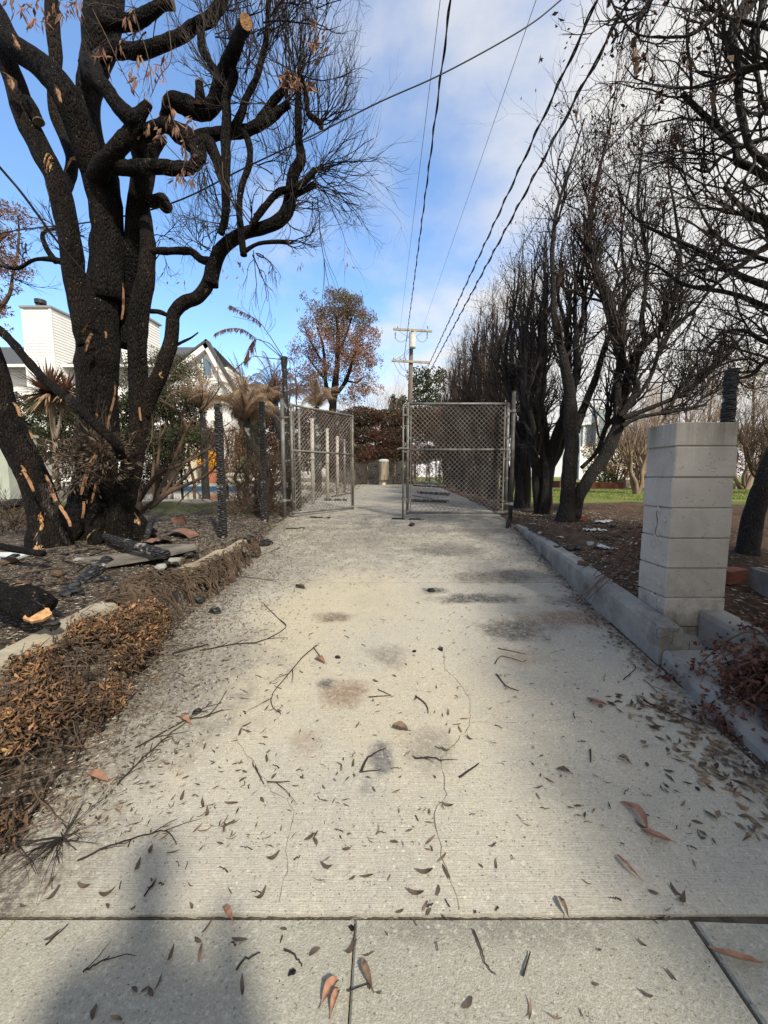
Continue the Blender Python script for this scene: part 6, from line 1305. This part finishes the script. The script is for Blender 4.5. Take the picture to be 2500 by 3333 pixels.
# root mass further along
RM = thing('root_mass', (-1.6, 2.9, prof(2.9)), 'lumpy brown mat of dead vine roots hanging over the left kerb wall', 'roots'); m_ = MB()
def bank2(t, u):
    y = 2.45 + 2.0 * t; k = lerpt(KL, y); x = k - .10 * (1 - sm((t - .28) / .1)) + (.34 - .20 * t) * u; zt = lerpt(KT, y) + .015 + (.06 * math.sin(math.pi * min(1, t * 3.2)) if t < .31 else 0); zb = prof(y); return Vector((x, y, zb + (zt - zb) * (1 - u ** 2.2) + .02 * math.sin(3.1 * u)))
V = []; nt_, nu = 26, 14
for i in range(nt_ + 1):
    for j in range(nu + 1):
        p = bank2(i / nt_ * .33, j / nu); n = noise.noise(p * 6) * .07 + noise.noise(p * 19) * .03; V.append((p.x, p.y, p.z - .01 + n))
m_.add(V, [(i * (nu + 1) + j, i * (nu + 1) + j + 1, (i + 1) * (nu + 1) + j + 1, (i + 1) * (nu + 1) + j) for i in range(nt_) for j in range(nu)]); a = m_.build('root_mat', m_soil, smooth=True); m_ = MB()
for i in range(210):
    t = g.random() ** 1.5 * .95; u = g.uniform(.0, .5) + (.22 if t > .3 else 0); q = []; n_ = 8; L_ = g.uniform(.2, .9); s = g.uniform(-.16, .16)
    for k in range(n_):
        p = bank2(min(1, max(0, t + s * k / n_)), min(1.05, max(0, u + L_ * k / n_))); q.append(p + Vector((g.gauss(0, .008), g.gauss(0, .008), .012 + g.gauss(0, .006))))
    S = spline([(v, 1) for v in q], 2); m_.tube([s_[0] for s_ in S], g.uniform(.003, .008), 5, rough=.3, rs=30, cap=False)
b2 = m_.build('root', m_soilclod); m_ = MB(); p = at(490, 1945, 2.72); leaves(m_, [tuple(p + Vector((gg.normal() * .035, gg.normal() * .03, gg.normal() * .035))) for _ in range(9)], .08, .035, seed=2, fold=.25); rebase(RM, a, b2, m_.build('pale_leaf', m_cream))

# dead red shrub at the right edge
RS = thing('dead_shrub', (1.75, 1.35, prof(1.3)), 'drooping dark red dead shrub at the right edge in front of the cracked wall', 'shrub'); C = []; m_ = MB(); tips = []; g = random.Random(44)
m_rs = mat('dark_red_leaf', (.085, .034, .028), .85, vary=(.14, .07, .05), vscale=5, island=.5, trans=.1)
for i in range(210):
    p = Vector((2.02 + g.uniform(-.12, .3), g.uniform(1.0, 2.05), .36 + g.uniform(-.08, .12))); d = Vector((g.uniform(-1, .2), g.gauss(0, .35), g.uniform(-.5, .5))); q = [p.copy()]; L = g.uniform(.25, .62)
    for k in range(7): d = (d + Vector((g.gauss(0, .22), g.gauss(0, .22), -.26))).normalized(); p = p + d * L / 7; p.z = max(p.z, prof(p.y) + .02); q.append(p.copy()); tips.append(p.copy()) if k > 1 else None
    m_.tube(q, [.007 - .0008 * k for k in range(8)], 5, cap=False)
a = m_.build('stems', m_twigb); C = []
for p in tips:
    for _ in range(11):
        q = (p.x + g.gauss(0, .03), p.y + g.gauss(0, .03), p.z + g.gauss(0, .03))
        if q[0] > 1.50 + .10 * math.sin(q[1] * 9): C.append(q)
m_ = MB(); leaves(m_, C, .036, .020, seed=9, fold=.5, curl=.3); b2 = m_.build('dead_leaves', m_rs); rebase(RS, a, b2)

# ------------------------------------------------------------------ litter
def surf(x, y):
    el = lerpt(EL, y); xr = lerpt(XR, y)
    if y <= 1.015: return prof(y) + .001
    if el - .12 < x < xr + .02: return max(terr(x, y), prof(y) + .012 * noise.noise(Vector((x * .7, y * .7, 0))) * sm((y - 1.15) / .5) + .003 * noise.noise(Vector((x * 3, y * 3, 0))))
    return terr(x, y)
gg = np.random.default_rng(99); g = random.Random(99)
def scatter(n, fx, L, W, mt_, name, label, seed, kind='stuff', lift=.004, curl=.25):
    C = []
    for _ in range(n):
        q = fx()
        if q is None: continue
        x, y = q; C.append((x, y, surf(x, y) + lift + abs(gg.normal()) * .003))
    D = gg.normal(size=(len(C), 3)); D[:, 2] *= .12; m_ = MB(); leaves(m_, C, L, W, D, seed, .0, .35, curl)
    # lay them nearly flat
    v = m_.v[0].reshape(-1, 5, 3); c = np.array(C)[:, None, :]; dz = (v[:, :, 2] - c[:, :, 2]) * .30; v[:, :, 2] = c[:, :, 2] + np.maximum(dz, -.0025); m_.v[0] = v.reshape(-1, 3)
    return tag(m_.build(name, mt_), label, kind=kind)
def f_drive():
    y = 1.2 + 8.5 * g.random() ** 1.35; l, r = lerpt(EL, y), lerpt(XR, y); u = g.random(); u = u ** 1.6 if g.random() < .6 else u; return l + (r - l) * u, y
def f_left():
    y = 1.3 + 6.2 * g.random() ** 1.1; l = lerpt(EL, y); return l - abs(g.gauss(0, .9)) + g.uniform(0, .1), y
def f_edge():
    y = 1.25 + 5.2 * g.random(); l = lerpt(EL, y); return l + abs(g.gauss(0, .12 + .085 * y)) - .12, y
def f_right():
    y = 2.3 + 6 * g.random(); r = lerpt(XR, y); return r + .14 + abs(g.gauss(0, .9)), y
def f_rfoot():
    y = 1.3 + 4.6 * g.random(); r = lerpt(XR, y); return r - abs(g.gauss(0, .07)) - .01, y
scatter(1500, f_drive, .030, .007, m_litterd, 'leaf_litter', 'small dark narrow leaves scattered over the driveway', 1)
scatter(5000, lambda: (lambda q: q if noise.noise(Vector((q[0] * 2, q[1] * 2, 7))) > -.15 else None)(f_drive()), .010, .004, m_litterd, 'leaf_crumbs', 'tiny charred crumbs scattered over the driveway', 2, lift=.002)
scatter(3500, f_left, .045, .012, m_litter, 'leaf_litter', 'dry brown leaves covering the left bed', 3)
scatter(3800, f_left, .028, .010, mat('ash_flake', (.36, .33, .28), .9, island=.5), 'ash_flakes', 'pale ash flakes on the left bed', 4)
scatter(5500, f_edge, .028, .009, m_litter, 'leaf_litter', 'brown leaf litter drifted along the left edge of the driveway', 5); scatter(3000, f_edge, .014, .006, m_litterd, 'leaf_crumbs', 'dark crumbs along the left edge of the driveway', 6, lift=.002)
scatter(2600, f_right, .045, .018, m_litter, 'leaf_litter', 'brown leaf litter on the right bed', 7); scatter(1600, f_right, .04, .018, bpy.data.materials['ash_flake'], 'ash_flakes', 'pale curled leaves and ash on the right bed', 8); scatter(1100, f_rfoot, .030, .012, m_litter, 'leaf_litter', 'leaf litter along the foot of the right kerb wall', 9)
scatter(4200, lambda: (lambda y: (g.uniform(lerpt(EL, y), lerpt(XR, y)), y))(3.6 + 3.2 * g.random()), .030, .008, m_litterd, 'leaf_litter', 'dark litter strewn over the concrete in front of the gates', 13)
scatter(1500, f_left, .030, .018, m_char, 'charcoal_bits', 'black charcoal bits on the left bed', 14)
scatter(900, f_right, .030, .018, m_char, 'charcoal_bits', 'black charcoal bits on the right bed', 15)
scatter(260, lambda: (1.52 - abs(g.gauss(0, .16)), 1.2 + g.uniform(0, .75)), .05, .022, m_litter, 'leaf_litter', 'fallen leaves in front of the red dead shrub', 10)
scatter(1600, lambda: (g.uniform(-2.2, 2.2), .25 + g.random() * .88), .006, .003, m_litterd, 'leaf_crumbs', 'tiny crumbs on the sidewalk', 11, lift=.001)
scatter(2500, lambda: (g.uniform(-1.62, 1.9), 5.2 + 15 * g.random() ** 1.5), .035, .010, m_litterd, 'leaf_litter', 'dark litter on the driveway beyond the gates', 12)

# single dry leaves in the foreground
def leafmesh(L, W, bend, seed):
    g = random.Random(seed); V = []; n = 9
    for i in range(n):
        t = i / (n - 1); w = W * math.sin(math.pi * min(.98, t * .93 + .04)) ** .8; y = (t - .5) * L; z = .0015 + bend * .35 * (t - .5) ** 2 * L * 2; s = (.03 + .05 * (seed % 2)) * L * math.sin(t * 3 + seed)
        V += [(-w / 2 + s, y, z + w * .10), (s, y, z), (w / 2 + s, y, z + w * .07)]
    me = MB(); me.add(V, [(3 * i + k, 3 * i + k + 1, 3 * i + k + 4, 3 * i + k + 3) for i in range(n - 1) for k in range(2)]); return me
lm = []
for i in range(9):
    o = leafmesh((.046, .054, .038, .05, .03, .042, .056, .026, .048)[i], (.010, .012, .014, .007, .012, .006, .010, .009, .016)[i], (.1, .5, .2, 1.4, .1, .8, .2, 1.0, 1.8)[i], i * 1.7).build('dry_leaf', (m_litter, m_litterd, m_litterd)[i % 3], smooth=True); lm.append([o, 0])
g = random.Random(12)
def putleaf(px, py, k, rz, s=1):
    p = gp(px, py); o = lm[k][0] if not lm[k][1] else lm[k][0].copy()
    if lm[k][1]: col.objects.link(o)
    lm[k][1] = 1; o.location = (p.x, p.y, surf(p.x, p.y) + .0015); o.rotation_euler = (g.uniform(-.08, .08), g.uniform(-.1, .1), rz); o.scale = (s, s, s)
    return tag(o, 'small narrow dry leaf lying loose on the pale concrete of the foreground', 'leaf', 'narrow dry leaves on the foreground concrete')
for i in range(200):
    if i < 168: px = g.uniform(60, 1500) if g.random() < .8 else g.uniform(1400, 2300); py = 2150 + 830 * g.random() ** .9
    else: px = g.uniform(0, 2350); py = g.uniform(2990, 3320)
    if px < 480 and py < 2900 - px * 1.2 + 60: px += 450
    putleaf(px, py, g.randrange(9), g.uniform(0, 6.28), g.uniform(.5, 1.05))
# twigs lying about
def gtwig(pix, w, label, grp=None, m=m_twig, name='twig', side=0, seed=0):
    g = random.Random(seed); P = [gp(x, y) for x, y in pix]; P = [Vector((p.x, p.y, surf(p.x, p.y) + .003 + w * .5)) for p in P]; b = P[0].copy(); S = spline([(p - b, 1) for p in P], 5); m_ = MB(); n = len(S)
    m_.tube([s[0] + Vector((g.gauss(0, .0012), g.gauss(0, .0012), abs(g.gauss(0, .002)))) for s in S], [w * (1 - .6 * i / n) for i in range(n)], 5)
    for _ in range(side):
        i = g.randrange(1, n - 1); d = (S[i + 1][0] - S[i][0]).normalized(); a = g.choice((-1, 1)) * g.uniform(.3, .8); dd = Vector((d.x * math.cos(a) - d.y * math.sin(a), d.x * math.sin(a) + d.y * math.cos(a), 0)); L = g.uniform(.05, .16)
        m_.tube([S[i][0], S[i][0] + dd * L * .5 + Vector((0, 0, .004)), S[i][0] + dd * L + Vector((g.gauss(0, .01), g.gauss(0, .01), 0))], [w * .6, w * .45, w * .2], 4)
    o = m_.build(name, m); o.location = b; return tag(o, label, 'twig', grp)
gtwig([(1030, 2105), (985, 2145), (930, 2210), (890, 2260), (885, 2300), (915, 2330)], .0035, 'long curved dark twig left of centre on the driveway, shaped like a hook', side=3, seed=1)
gtwig([(1020, 2110), (1040, 2140), (1055, 2160)], .003, 'short twig beside the tan leaf at the top of the hooked twig')
gtwig([(380, 2560), (470, 2470), (560, 2390), (650, 2320), (690, 2290)], .0035, 'long branching burnt twig at the left edge of the concrete', side=9, seed=2); gtwig([(440, 2440), (600, 2350), (680, 2330), (740, 2250)], .004, 'dark forked twig just above the long branching one', side=5, seed=3)
gtwig([(650, 2120), (760, 2100), (850, 2090), (930, 2045), (905, 2015)], .0045, 'wavy burnt branch on the left edge of the driveway', side=4, seed=4); gtwig([(560, 2130), (640, 2110), (680, 2100)], .007, 'thick burnt twig lying in the leaf litter on the left'); gtwig([(860, 1970), (930, 2040)], .003, 'thin straight twig below the wavy branch')
gtwig([(740, 1840), (830, 1815), (900, 1790), (920, 1770)], .004, 'long twig lying left of centre below the left gate', side=5, seed=6); gtwig([(930, 1722), (960, 1722), (990, 1718), (985, 1730)], .008, 'crooked dark stick in front of the left gate'); gtwig([(690, 1900), (790, 1880), (900, 1895)], .004, 'looping twig over the left kerb debris', side=4, seed=7)
gtwig([(1200, 2275), (1275, 2272)], .003, 'short straight twig near the centre of the driveway'); gtwig([(1230, 2250), (1270, 2270)], .0025, 'shorter twig meeting the straight twig at the centre'); gtwig([(1352, 2272), (1385, 2300), (1395, 2330)], .004, 'bent dark twig right of centre'); gtwig([(1350, 2475), (1400, 2472), (1440, 2485)], .004, 'dark twig lying across the crack', side=2, seed=8)
gtwig([(1495, 2535), (1560, 2495)], .0045, 'stout dark twig right of the crack'); gtwig([(1620, 2112), (1710, 2132)], .0028, 'thin straight twig on the upper right of the driveway'); gtwig([(1610, 2165), (1635, 2140), (1700, 2158)], .003, 'angled twig like a tick mark on the right of the driveway'); gtwig([(1615, 2200), (1650, 2240), (1690, 2255)], .004, 'dark twig with a leaf at its end on the right', side=1, seed=9)
gtwig([(2030, 2215), (2068, 2180), (2065, 2165)], .003, 'Y-shaped twig near the right ledge', side=1, seed=10); gtwig([(2095, 2215), (2120, 2235), (2138, 2260)], .003, 'curved twig just right of the Y-shaped twig', side=2, seed=11); gtwig([(2095, 2280), (2150, 2315), (2230, 2340), (2290, 2365)], .005, 'long dark branch leading into the leaf litter by the ledge', side=5, seed=12, )
gtwig([(1920, 2445), (1925, 2490)], .0042, 'short upright-looking dark twig right of the tan curled leaf'); gtwig([(1175, 2515), (1200, 2470), (1245, 2445)], .005, 'bent sooty twig crossing the dark smear'); gtwig([(1170, 2515), (1240, 2512)], .003, 'straight short twig at the sooty smear')
gtwig([(870, 2550), (945, 2548)], .003, 'short straight twig left of the sooty smear', side=1, seed=13); gtwig([(830, 2500), (860, 2560)], .003, 'steep curved twig left of the straight one'); gtwig([(250, 2810), (330, 2770), (400, 2745), (480, 2720), (545, 2710), (575, 2755)], .0035, 'long winding grey twig in the soft shadow at lower left', side=4, seed=14)
gtwig([(1540, 3030), (1560, 3080), (1580, 3140), (1610, 3180)], .003, 'faint curved twig on the sidewalk right of centre', m=m_twigb); gtwig([(1700, 3180), (1728, 3110)], .003, 'short straight twig on the sidewalk right of the curved one'); gtwig([(770, 3160), (800, 3130), (850, 3110)], .003, 'short bent twig on the sidewalk left of centre'); gtwig([(925, 3095), (960, 3120), (985, 3155)], .003, 'curved twig on the sidewalk near the centre joint')
gtwig([(270, 3170), (300, 3155), (360, 3120)], .003, 'forked twig in the shadow on the sidewalk', side=2, seed=15); gtwig([(1130, 3230), (1210, 3210)], .002, 'thin bluish twig beside the vertical sidewalk joint'); gtwig([(470, 2920), (500, 2880)], .003, 'thin twig near the joint at lower left'); gtwig([(150, 3080), (220, 3020)], .003, 'faint twig lying at far left on the sidewalk')
for i in range(120):
    px = g.uniform(300, 2300); py = 1760 + 1350 * g.random() ** 1.2
    if px < 520 and py < 2600: px += 500
    a = g.uniform(0, 6.28); l = g.uniform(14, 42) * (1 if py > 2200 else .7); gtwig([(px, py), (px + l * math.cos(a) * .5 + g.gauss(0, 3), py + l * math.sin(a) * .3), (px + l * math.cos(a), py + l * math.sin(a) * .55)], g.uniform(.0012, .0024), 'tiny broken twig scattered on the driveway concrete', 'tiny broken twigs on the concrete')
# twig bundle at lower left
e = thing('twig_bundle', tuple(gp(200, 2740)), 'radiating bundle of burnt twigs at lower left beside the dead vine', 'twigs'); m_ = MB(); c = gp(205, 2735, .012)
for i in range(26):
    a = -1.9 + g.gauss(0, .7) if i > 8 else g.uniform(0, 6.28); twig(m_, c, Vector((math.cos(a), math.sin(a), .25)), g.uniform(.07, .20), .0022, g, 1, 2, .25, -.05)
rebase(e, m_.build('twigs', m_twig))
# charcoal lumps
for i, (px, py, s, lab) in enumerate(((1405, 1925, .035, 'black charcoal lump on the soot stain beyond the driveway joint'), (870, 1775, .09, 'large charred lump with grey ash at the left edge below the second charred post'), (812, 1788, .07, 'flat charred lump left of the large one'), (700, 1995, .05, 'oval black charcoal lump by the left kerb debris'), (640, 2320, .022, 'small round black lump among the left debris'), (1435, 2118, .022, 'black star-shaped scrap in the middle right of the driveway'), (1100, 2145, .018, 'black scrap with a white chip near the centre'), (1350, 2125, .014, 'small dark lump just left of the star-shaped scrap'), (2270, 2570, .010, 'tiny black seed near the red shrub'), (1145, 3024, .010, 'black crumb sitting on the vertical sidewalk joint'), (950, 3170, .010, 'black crumb on the sidewalk left of the joint'), (1340, 1712, .06, 'flat burnt scrap heap under the right gate drop rod'))):
    p = gp(px, py); m_ = MB(); m_.tube([(-s, 0, .3 * s), (-.5 * s, .1 * s, .4 * s), (.3 * s, -.1 * s, .45 * s), (s, 0, .2 * s)], [s * .3, s * .62, s * .55, s * .15], 9, rough=.7, rs=2.4 / s); o = m_.build('charcoal_lump', m_char); o.location = (p.x, p.y, surf(p.x, p.y)); o.rotation_euler.z = i; o.scale.z = .75; tag(o, lab, 'charcoal')
for i in range(46):                                       # sticks strewn over the two beds
    if i < 26: px, py, lab, grp = g.uniform(-20, 640), g.uniform(1790, 1960), 'thin burnt stick lying on the charred soil of the left bed', 'burnt sticks on the left bed'
    else: px, py, lab, grp = g.uniform(1760, 2080), g.uniform(1690, 1860), 'thin burnt stick lying on the dark soil of the right bed', 'burnt sticks on the right bed'
    a = g.gauss(0, .5); l = g.uniform(40, 130); gtwig([(px, py), (px + l * .5 * math.cos(a), py + l * .2 * math.sin(a) + g.gauss(0, 5)), (px + l * math.cos(a), py + l * .35 * math.sin(a))], g.uniform(.003, .008), lab, grp, g.choice((m_twig, m_twigb, m_hbark)), 'burnt_stick', g.choice((0, 1, 3)), i)
lump = []
for i in range(44):
    if i < 24: px, py, lab, grp = g.uniform(0, 700), g.uniform(1770, 1960), 'small charred clod on the left bed', 'charred clods on the left bed'
    else: px, py, lab, grp = g.uniform(1740, 2080), g.uniform(1690, 1870), 'small charred clod on the right bed', 'charred clods on the right bed'
    p = gp(px, py)
    if i < 4:
        m_ = MB(); m_.tube([(-.03, 0, .006), (-.012, .003, .012), (.012, -.003, .013), (.03, 0, .005)], [.008, .02, .018, .005], 8, rough=.8, rs=70 + i * 9); o = m_.build('charred_clod', (m_char, m_soilclod, m_kerb, m_char)[i]); lump.append(o)
    else: o = lump[i % 4].copy(); col.objects.link(o)
    o.location = (p.x, p.y, p.z); k = g.uniform(.6, 2.0); o.scale = (k, k, k * .8); o.rotation_euler = (0, 0, g.uniform(0, 6.28)); tag(o, lab, 'clod', grp)
# notable tan leaves
def bigleaf(px, py, L, W, rz, bend, lab, m=m_tan, seed=0):
    p = gp(px, py); m_ = MB(); V = []; n = 12; W *= 1.3
    for i in range(n):
        t = i / (n - 1); w = W * math.sin(math.pi * min(.97, t * .92 + .04)) ** .7; y = (t - .5) * L; s = bend * L * (t - .5) ** 2; z = .006 + .008 * math.sin(t * 3.1) + .0015 * math.sin(t * 17 + seed)
        V += [(s - w / 2, y, z + w * .55), (s - w * .2, y, z + .1 * w), (s, y, z), (s + w * .22, y, z + .12 * w), (s + w / 2, y, z + w * .4)]
    m_.add(V, [(5 * i + k, 5 * i + k + 1, 5 * i + k + 6, 5 * i + k + 5) for i in range(n - 1) for k in range(4)]); m_.tube([(bend * L * .25, -L / 2, .008), (bend * L * .36, -L * .62, .004), (bend * L * .4, -L * .72, .003)], .0013, 5); o = m_.build('curled_leaf', m, smooth=True); o.location = (p.x, p.y, surf(p.x, p.y) + .001); o.rotation_euler.z = rz; return tag(o, lab, 'leaf')
bigleaf(2075, 2655, .11, .022, math.pi + .25, .7, 'curled tan leaf with a stalk, upper half of the joined pair on the right foreground', seed=1); bigleaf(2135, 2735, .085, .018, 1.05, .6, 'curled brown leaf, lower half of the joined pair on the right foreground', seed=2)
bigleaf(1940, 2295, .095, .020, .9, 1.0, 'boat-shaped tan leaf on the upper right of the driveway', seed=3); bigleaf(1040, 2155, .085, .030, .5, .8, 'orange-tan curled leaf beside the hooked twig', seed=4); bigleaf(1300, 2382, .075, .036, 1.2, .5, 'olive-tan curled leaf near the middle of the driveway', m_litter, 5)
bigleaf(2035, 2825, .075, .010, .35, .4, 'slender curved tan leaf below the joined pair', m_tan, 6); bigleaf(1075, 3230, .055, .016, -.7, .2, 'orange lens-shaped leaf left of the vertical sidewalk joint', seed=7); bigleaf(1090, 3265, .045, .012, -.35, .2, 'small orange leaf just below the lens-shaped one', seed=8); bigleaf(1190, 3175, .060, .014, .45, .2, 'grey-tan leaf right of the vertical sidewalk joint', m_litter, 9)
bigleaf(2400, 3135, .12, .014, 1.3, .4, 'tan curled leaf cluster strip on the slab at lower right', seed=10); bigleaf(975, 1915, .11, .04, 1.0, .3, 'crumpled dark leaf on the far joint left of centre', m_litterd, 11); bigleaf(1835, 2520, .05, .017, 1.2, .2, 'dark lens leaf on the right of the driveway', m_litterd, 12); bigleaf(740, 3130 - 150, .05, .014, .8, .2, 'pale leaf standing by the joint left of centre', m_tan, 13)
bigleaf(2030, 2480, .045, .02, .6, .2, 'rounded grey-tan leaf right of centre', m_litter, 14); bigleaf(310, 2540, .12, .03, 1.2, .3, 'reddish leaf strip beside the dead vine', m_tan, 15); bigleaf(600, 2350, .09, .02, 1.0, .2, 'reddish leaf under the branching twig', m_tan, 16); bigleaf(1830, 2955, .05, .012, .1, .2, 'grey leaf standing across the joint right of centre', m_litter, 17)
# brushwood and ash on the right bed
e = thing('brushwood_pile', tuple(gp(1980, 1815)), 'pile of dry reddish branches against the left face of the block pillar', 'branches'); m_ = MB(); g = random.Random(66)
for i in range(20):
    a = at(1870 + g.uniform(0, 120), 1835 - g.uniform(0, 60), 2.9 + g.uniform(0, .5)); a.z = terr(a.x, a.y) + .02; b = at(2080 + g.uniform(-10, 30), g.uniform(1700, 1850), 2.75); b.z = max(b.z, terr(b.x, b.y) + .03)
    c = a.lerp(b, .5) + Vector((g.gauss(0, .04), g.gauss(0, .04), g.uniform(0, .05))); S = spline([(a, 1), (c, 1), (b, 1)], 5); w = g.uniform(.002, .0065); m_.tube([s[0] for s in S], [w * (.35 + .65 * k / len(S)) for k in range(len(S))], 5)
rebase(e, m_.build('branches', mat('reddish_branch', (.15, .085, .065), .8, vary=(.07, .045, .035), vscale=5)))
for i, (px, py, s, lab) in enumerate(((1935, 1728, .13, 'crumpled pale foil scrap on the right bed, nearer one'), (1965, 1700, .16, 'crumpled pale foil scraps on the right bed, farther ones'), (1955, 1780, .09, 'white crumpled paper-like leaf by the branch pile'), (1830, 1752, .05, 'small pale scrap on the right bed near the kerb wall'), (1985, 1788, .07, 'pale leaf lump at the foot of the branch pile'))):
    p = gp(px, py); m_ = MB(); V = []
    for j in range(7):
        for k in range(11): V.append(((k / 10 - .5) * 2 * s, (j / 6 - .5) * s, .012 + .35 * s * max(0, noise.noise(Vector((k * .7, j * .8, i * 5)))) ))
    m_.add(V, [(j * 11 + k, j * 11 + k + 1, (j + 1) * 11 + k + 1, (j + 1) * 11 + k) for j in range(6) for k in range(10)]); o = m_.build('scrap', m_foil); o.location = p; o.rotation_euler.z = i * .7; tag(o, lab, 'scrap')
m_ = MB(); V = []                                        # earth clod ridge by the kerb
for i in range(30):
    for j in range(9):
        x = 2.02 + i / 29 * .0 + (j / 8) * .42 - .02 + i * .002; y = 5.2 - i * .055; V.append((x, y, terr(x, y) - .03 + (.10 * math.sin(math.pi * j / 8) * math.sin(math.pi * min(1, i / 25))) * (1 + .8 * noise.noise(Vector((x * 7, y * 7, 0))))))
m_.add(V, [(i * 9 + j, (i + 1) * 9 + j, (i + 1) * 9 + j + 1, i * 9 + j + 1) for i in range(29) for j in range(8)]); tag(m_.build('earth_ridge', m_soilclod, smooth=True), 'reddish root-bound earth ridge beside the right kerb wall', kind='structure')
tufts = MB(); C = []; D = []
gg = np.random.default_rng(5)
for _ in range(26000):
    x = gg.uniform(3.0, 16); y = 9.4 + 7 * gg.random() ** 1.5; C.append((x, y, terr(x, y) + .015))
D = np.tile((0, 0, 1.0), (len(C), 1)); leaves(tufts, C, .05, .012, D, 3, .4, .2); tag(tufts.build('grass', mat('lawn_blade', (.13, .20, .04), .8, vary=(.26, .25, .09), vscale=1.2, island=.4), None), 'short green lawn grass on the right', kind='stuff')

# ------------------------------------------------------------------ behind the viewer: an unseen tree added to shade the foreground, and the photographer
stt = thing('added_shade_tree', (4.6, -2.4, 0), 'leafy street tree on the pavement behind the viewer', 'tree'); m_ = MB(); ps = []
m_.tube([(4.6, -2.4, -.2), (4.55, -2.4, 1.5), (4.5, -2.3, 3.0)], [.20, .16, .12], 10, rough=.1)
for a in range(6): m_.tube([(4.5, -2.3, 2.8), (4.5 + .7 * math.cos(a), -2.3 + .7 * math.sin(a), 3.8), (4.5 + 1.3 * math.cos(a), -2.3 + 1.3 * math.sin(a), 4.6)], [.09, .06, .03], 7)
ps.append(m_.build('trunk', m_palebark, smooth=True)); m_ = MB(); cloud(21000, [(4.5, -2.3, 4.2, 1.7, 1.7, 1.4), (3.9, -1.5, 3.6, 1.1, 1.2, 1.0), (5.4, -1.6, 3.9, 1.3, 1.3, 1.1), (4.6, -3.2, 4.0, 1.3, 1.2, 1.1), (5.0, -.6, 3.5, 1.1, 1.0, .9), (3.6, -2.6, 3.4, 1.0, 1.0, .9), (5.2, -.8, 5.2, 1.2, 1.2, 1.1), (5.7, -.9, 6.6, 1.1, 1.2, 1.1), (4.9, -1.8, 5.6, 1.3, 1.2, 1.1)], .15, .08, 8, m_, holes=.38, hs=1.2, shell=0); ps.append(m_.build('foliage', m_green)); rebase(stt, *ps)
# the person taking the picture: one skinned body, arms raised to the phone
me = bpy.data.meshes.new('person'); J = [(0, -.42, .93, .15), (0, -.42, 1.10, .14), (0, -.41, 1.30, .16), (0, -.41, 1.44, .09), (0, -.40, 1.52, .06), (0, -.38, 1.60, .085), (0, -.37, 1.70, .095), (0, -.38, 1.78, .06),
     (.11, -.42, .88, .10), (.12, -.40, .48, .065), (.13, -.42, .10, .045), (.14, -.30, .03, .04), (-.11, -.42, .88, .10), (-.12, -.40, .48, .065), (-.13, -.42, .10, .045), (-.14, -.30, .03, .04),
     (.19, -.42, 1.38, .065), (.25, -.36, 1.015, .048), (.13, -.20, 1.26, .035), (.07, -.14, 1.30, .03), (-.19, -.42, 1.38, .065), (-.25, -.36, 1.015, .048), (-.13, -.20, 1.26, .035), (-.07, -.14, 1.30, .03)]
E = [(0, 1), (1, 2), (2, 3), (3, 4), (4, 5), (5, 6), (6, 7), (0, 8), (8, 9), (9, 10), (10, 11), (0, 12), (12, 13), (13, 14), (14, 15), (2, 16), (16, 17), (17, 18), (18, 19), (2, 20), (20, 21), (21, 22), (22, 23)]
me.from_pydata([j[:3] for j in J], E, []); per = bpy.data.objects.new('person', me); col.objects.link(per); mo = per.modifiers.new('s', 'SKIN'); me.skin_vertices[0].data[0].use_root = True
for i, j in enumerate(J): me.skin_vertices[0].data[i].radius = (j[3], j[3] * .85)
per.modifiers.new('b', 'SUBSURF').levels = 2; per.modifiers['b'].render_levels = 2; me.materials.append(mat('dark_clothes', (.06, .07, .10), .9)); tag(per, 'person in dark clothes standing behind the viewpoint holding a phone', 'person'); per.location.z = .0
per.location.x = .10
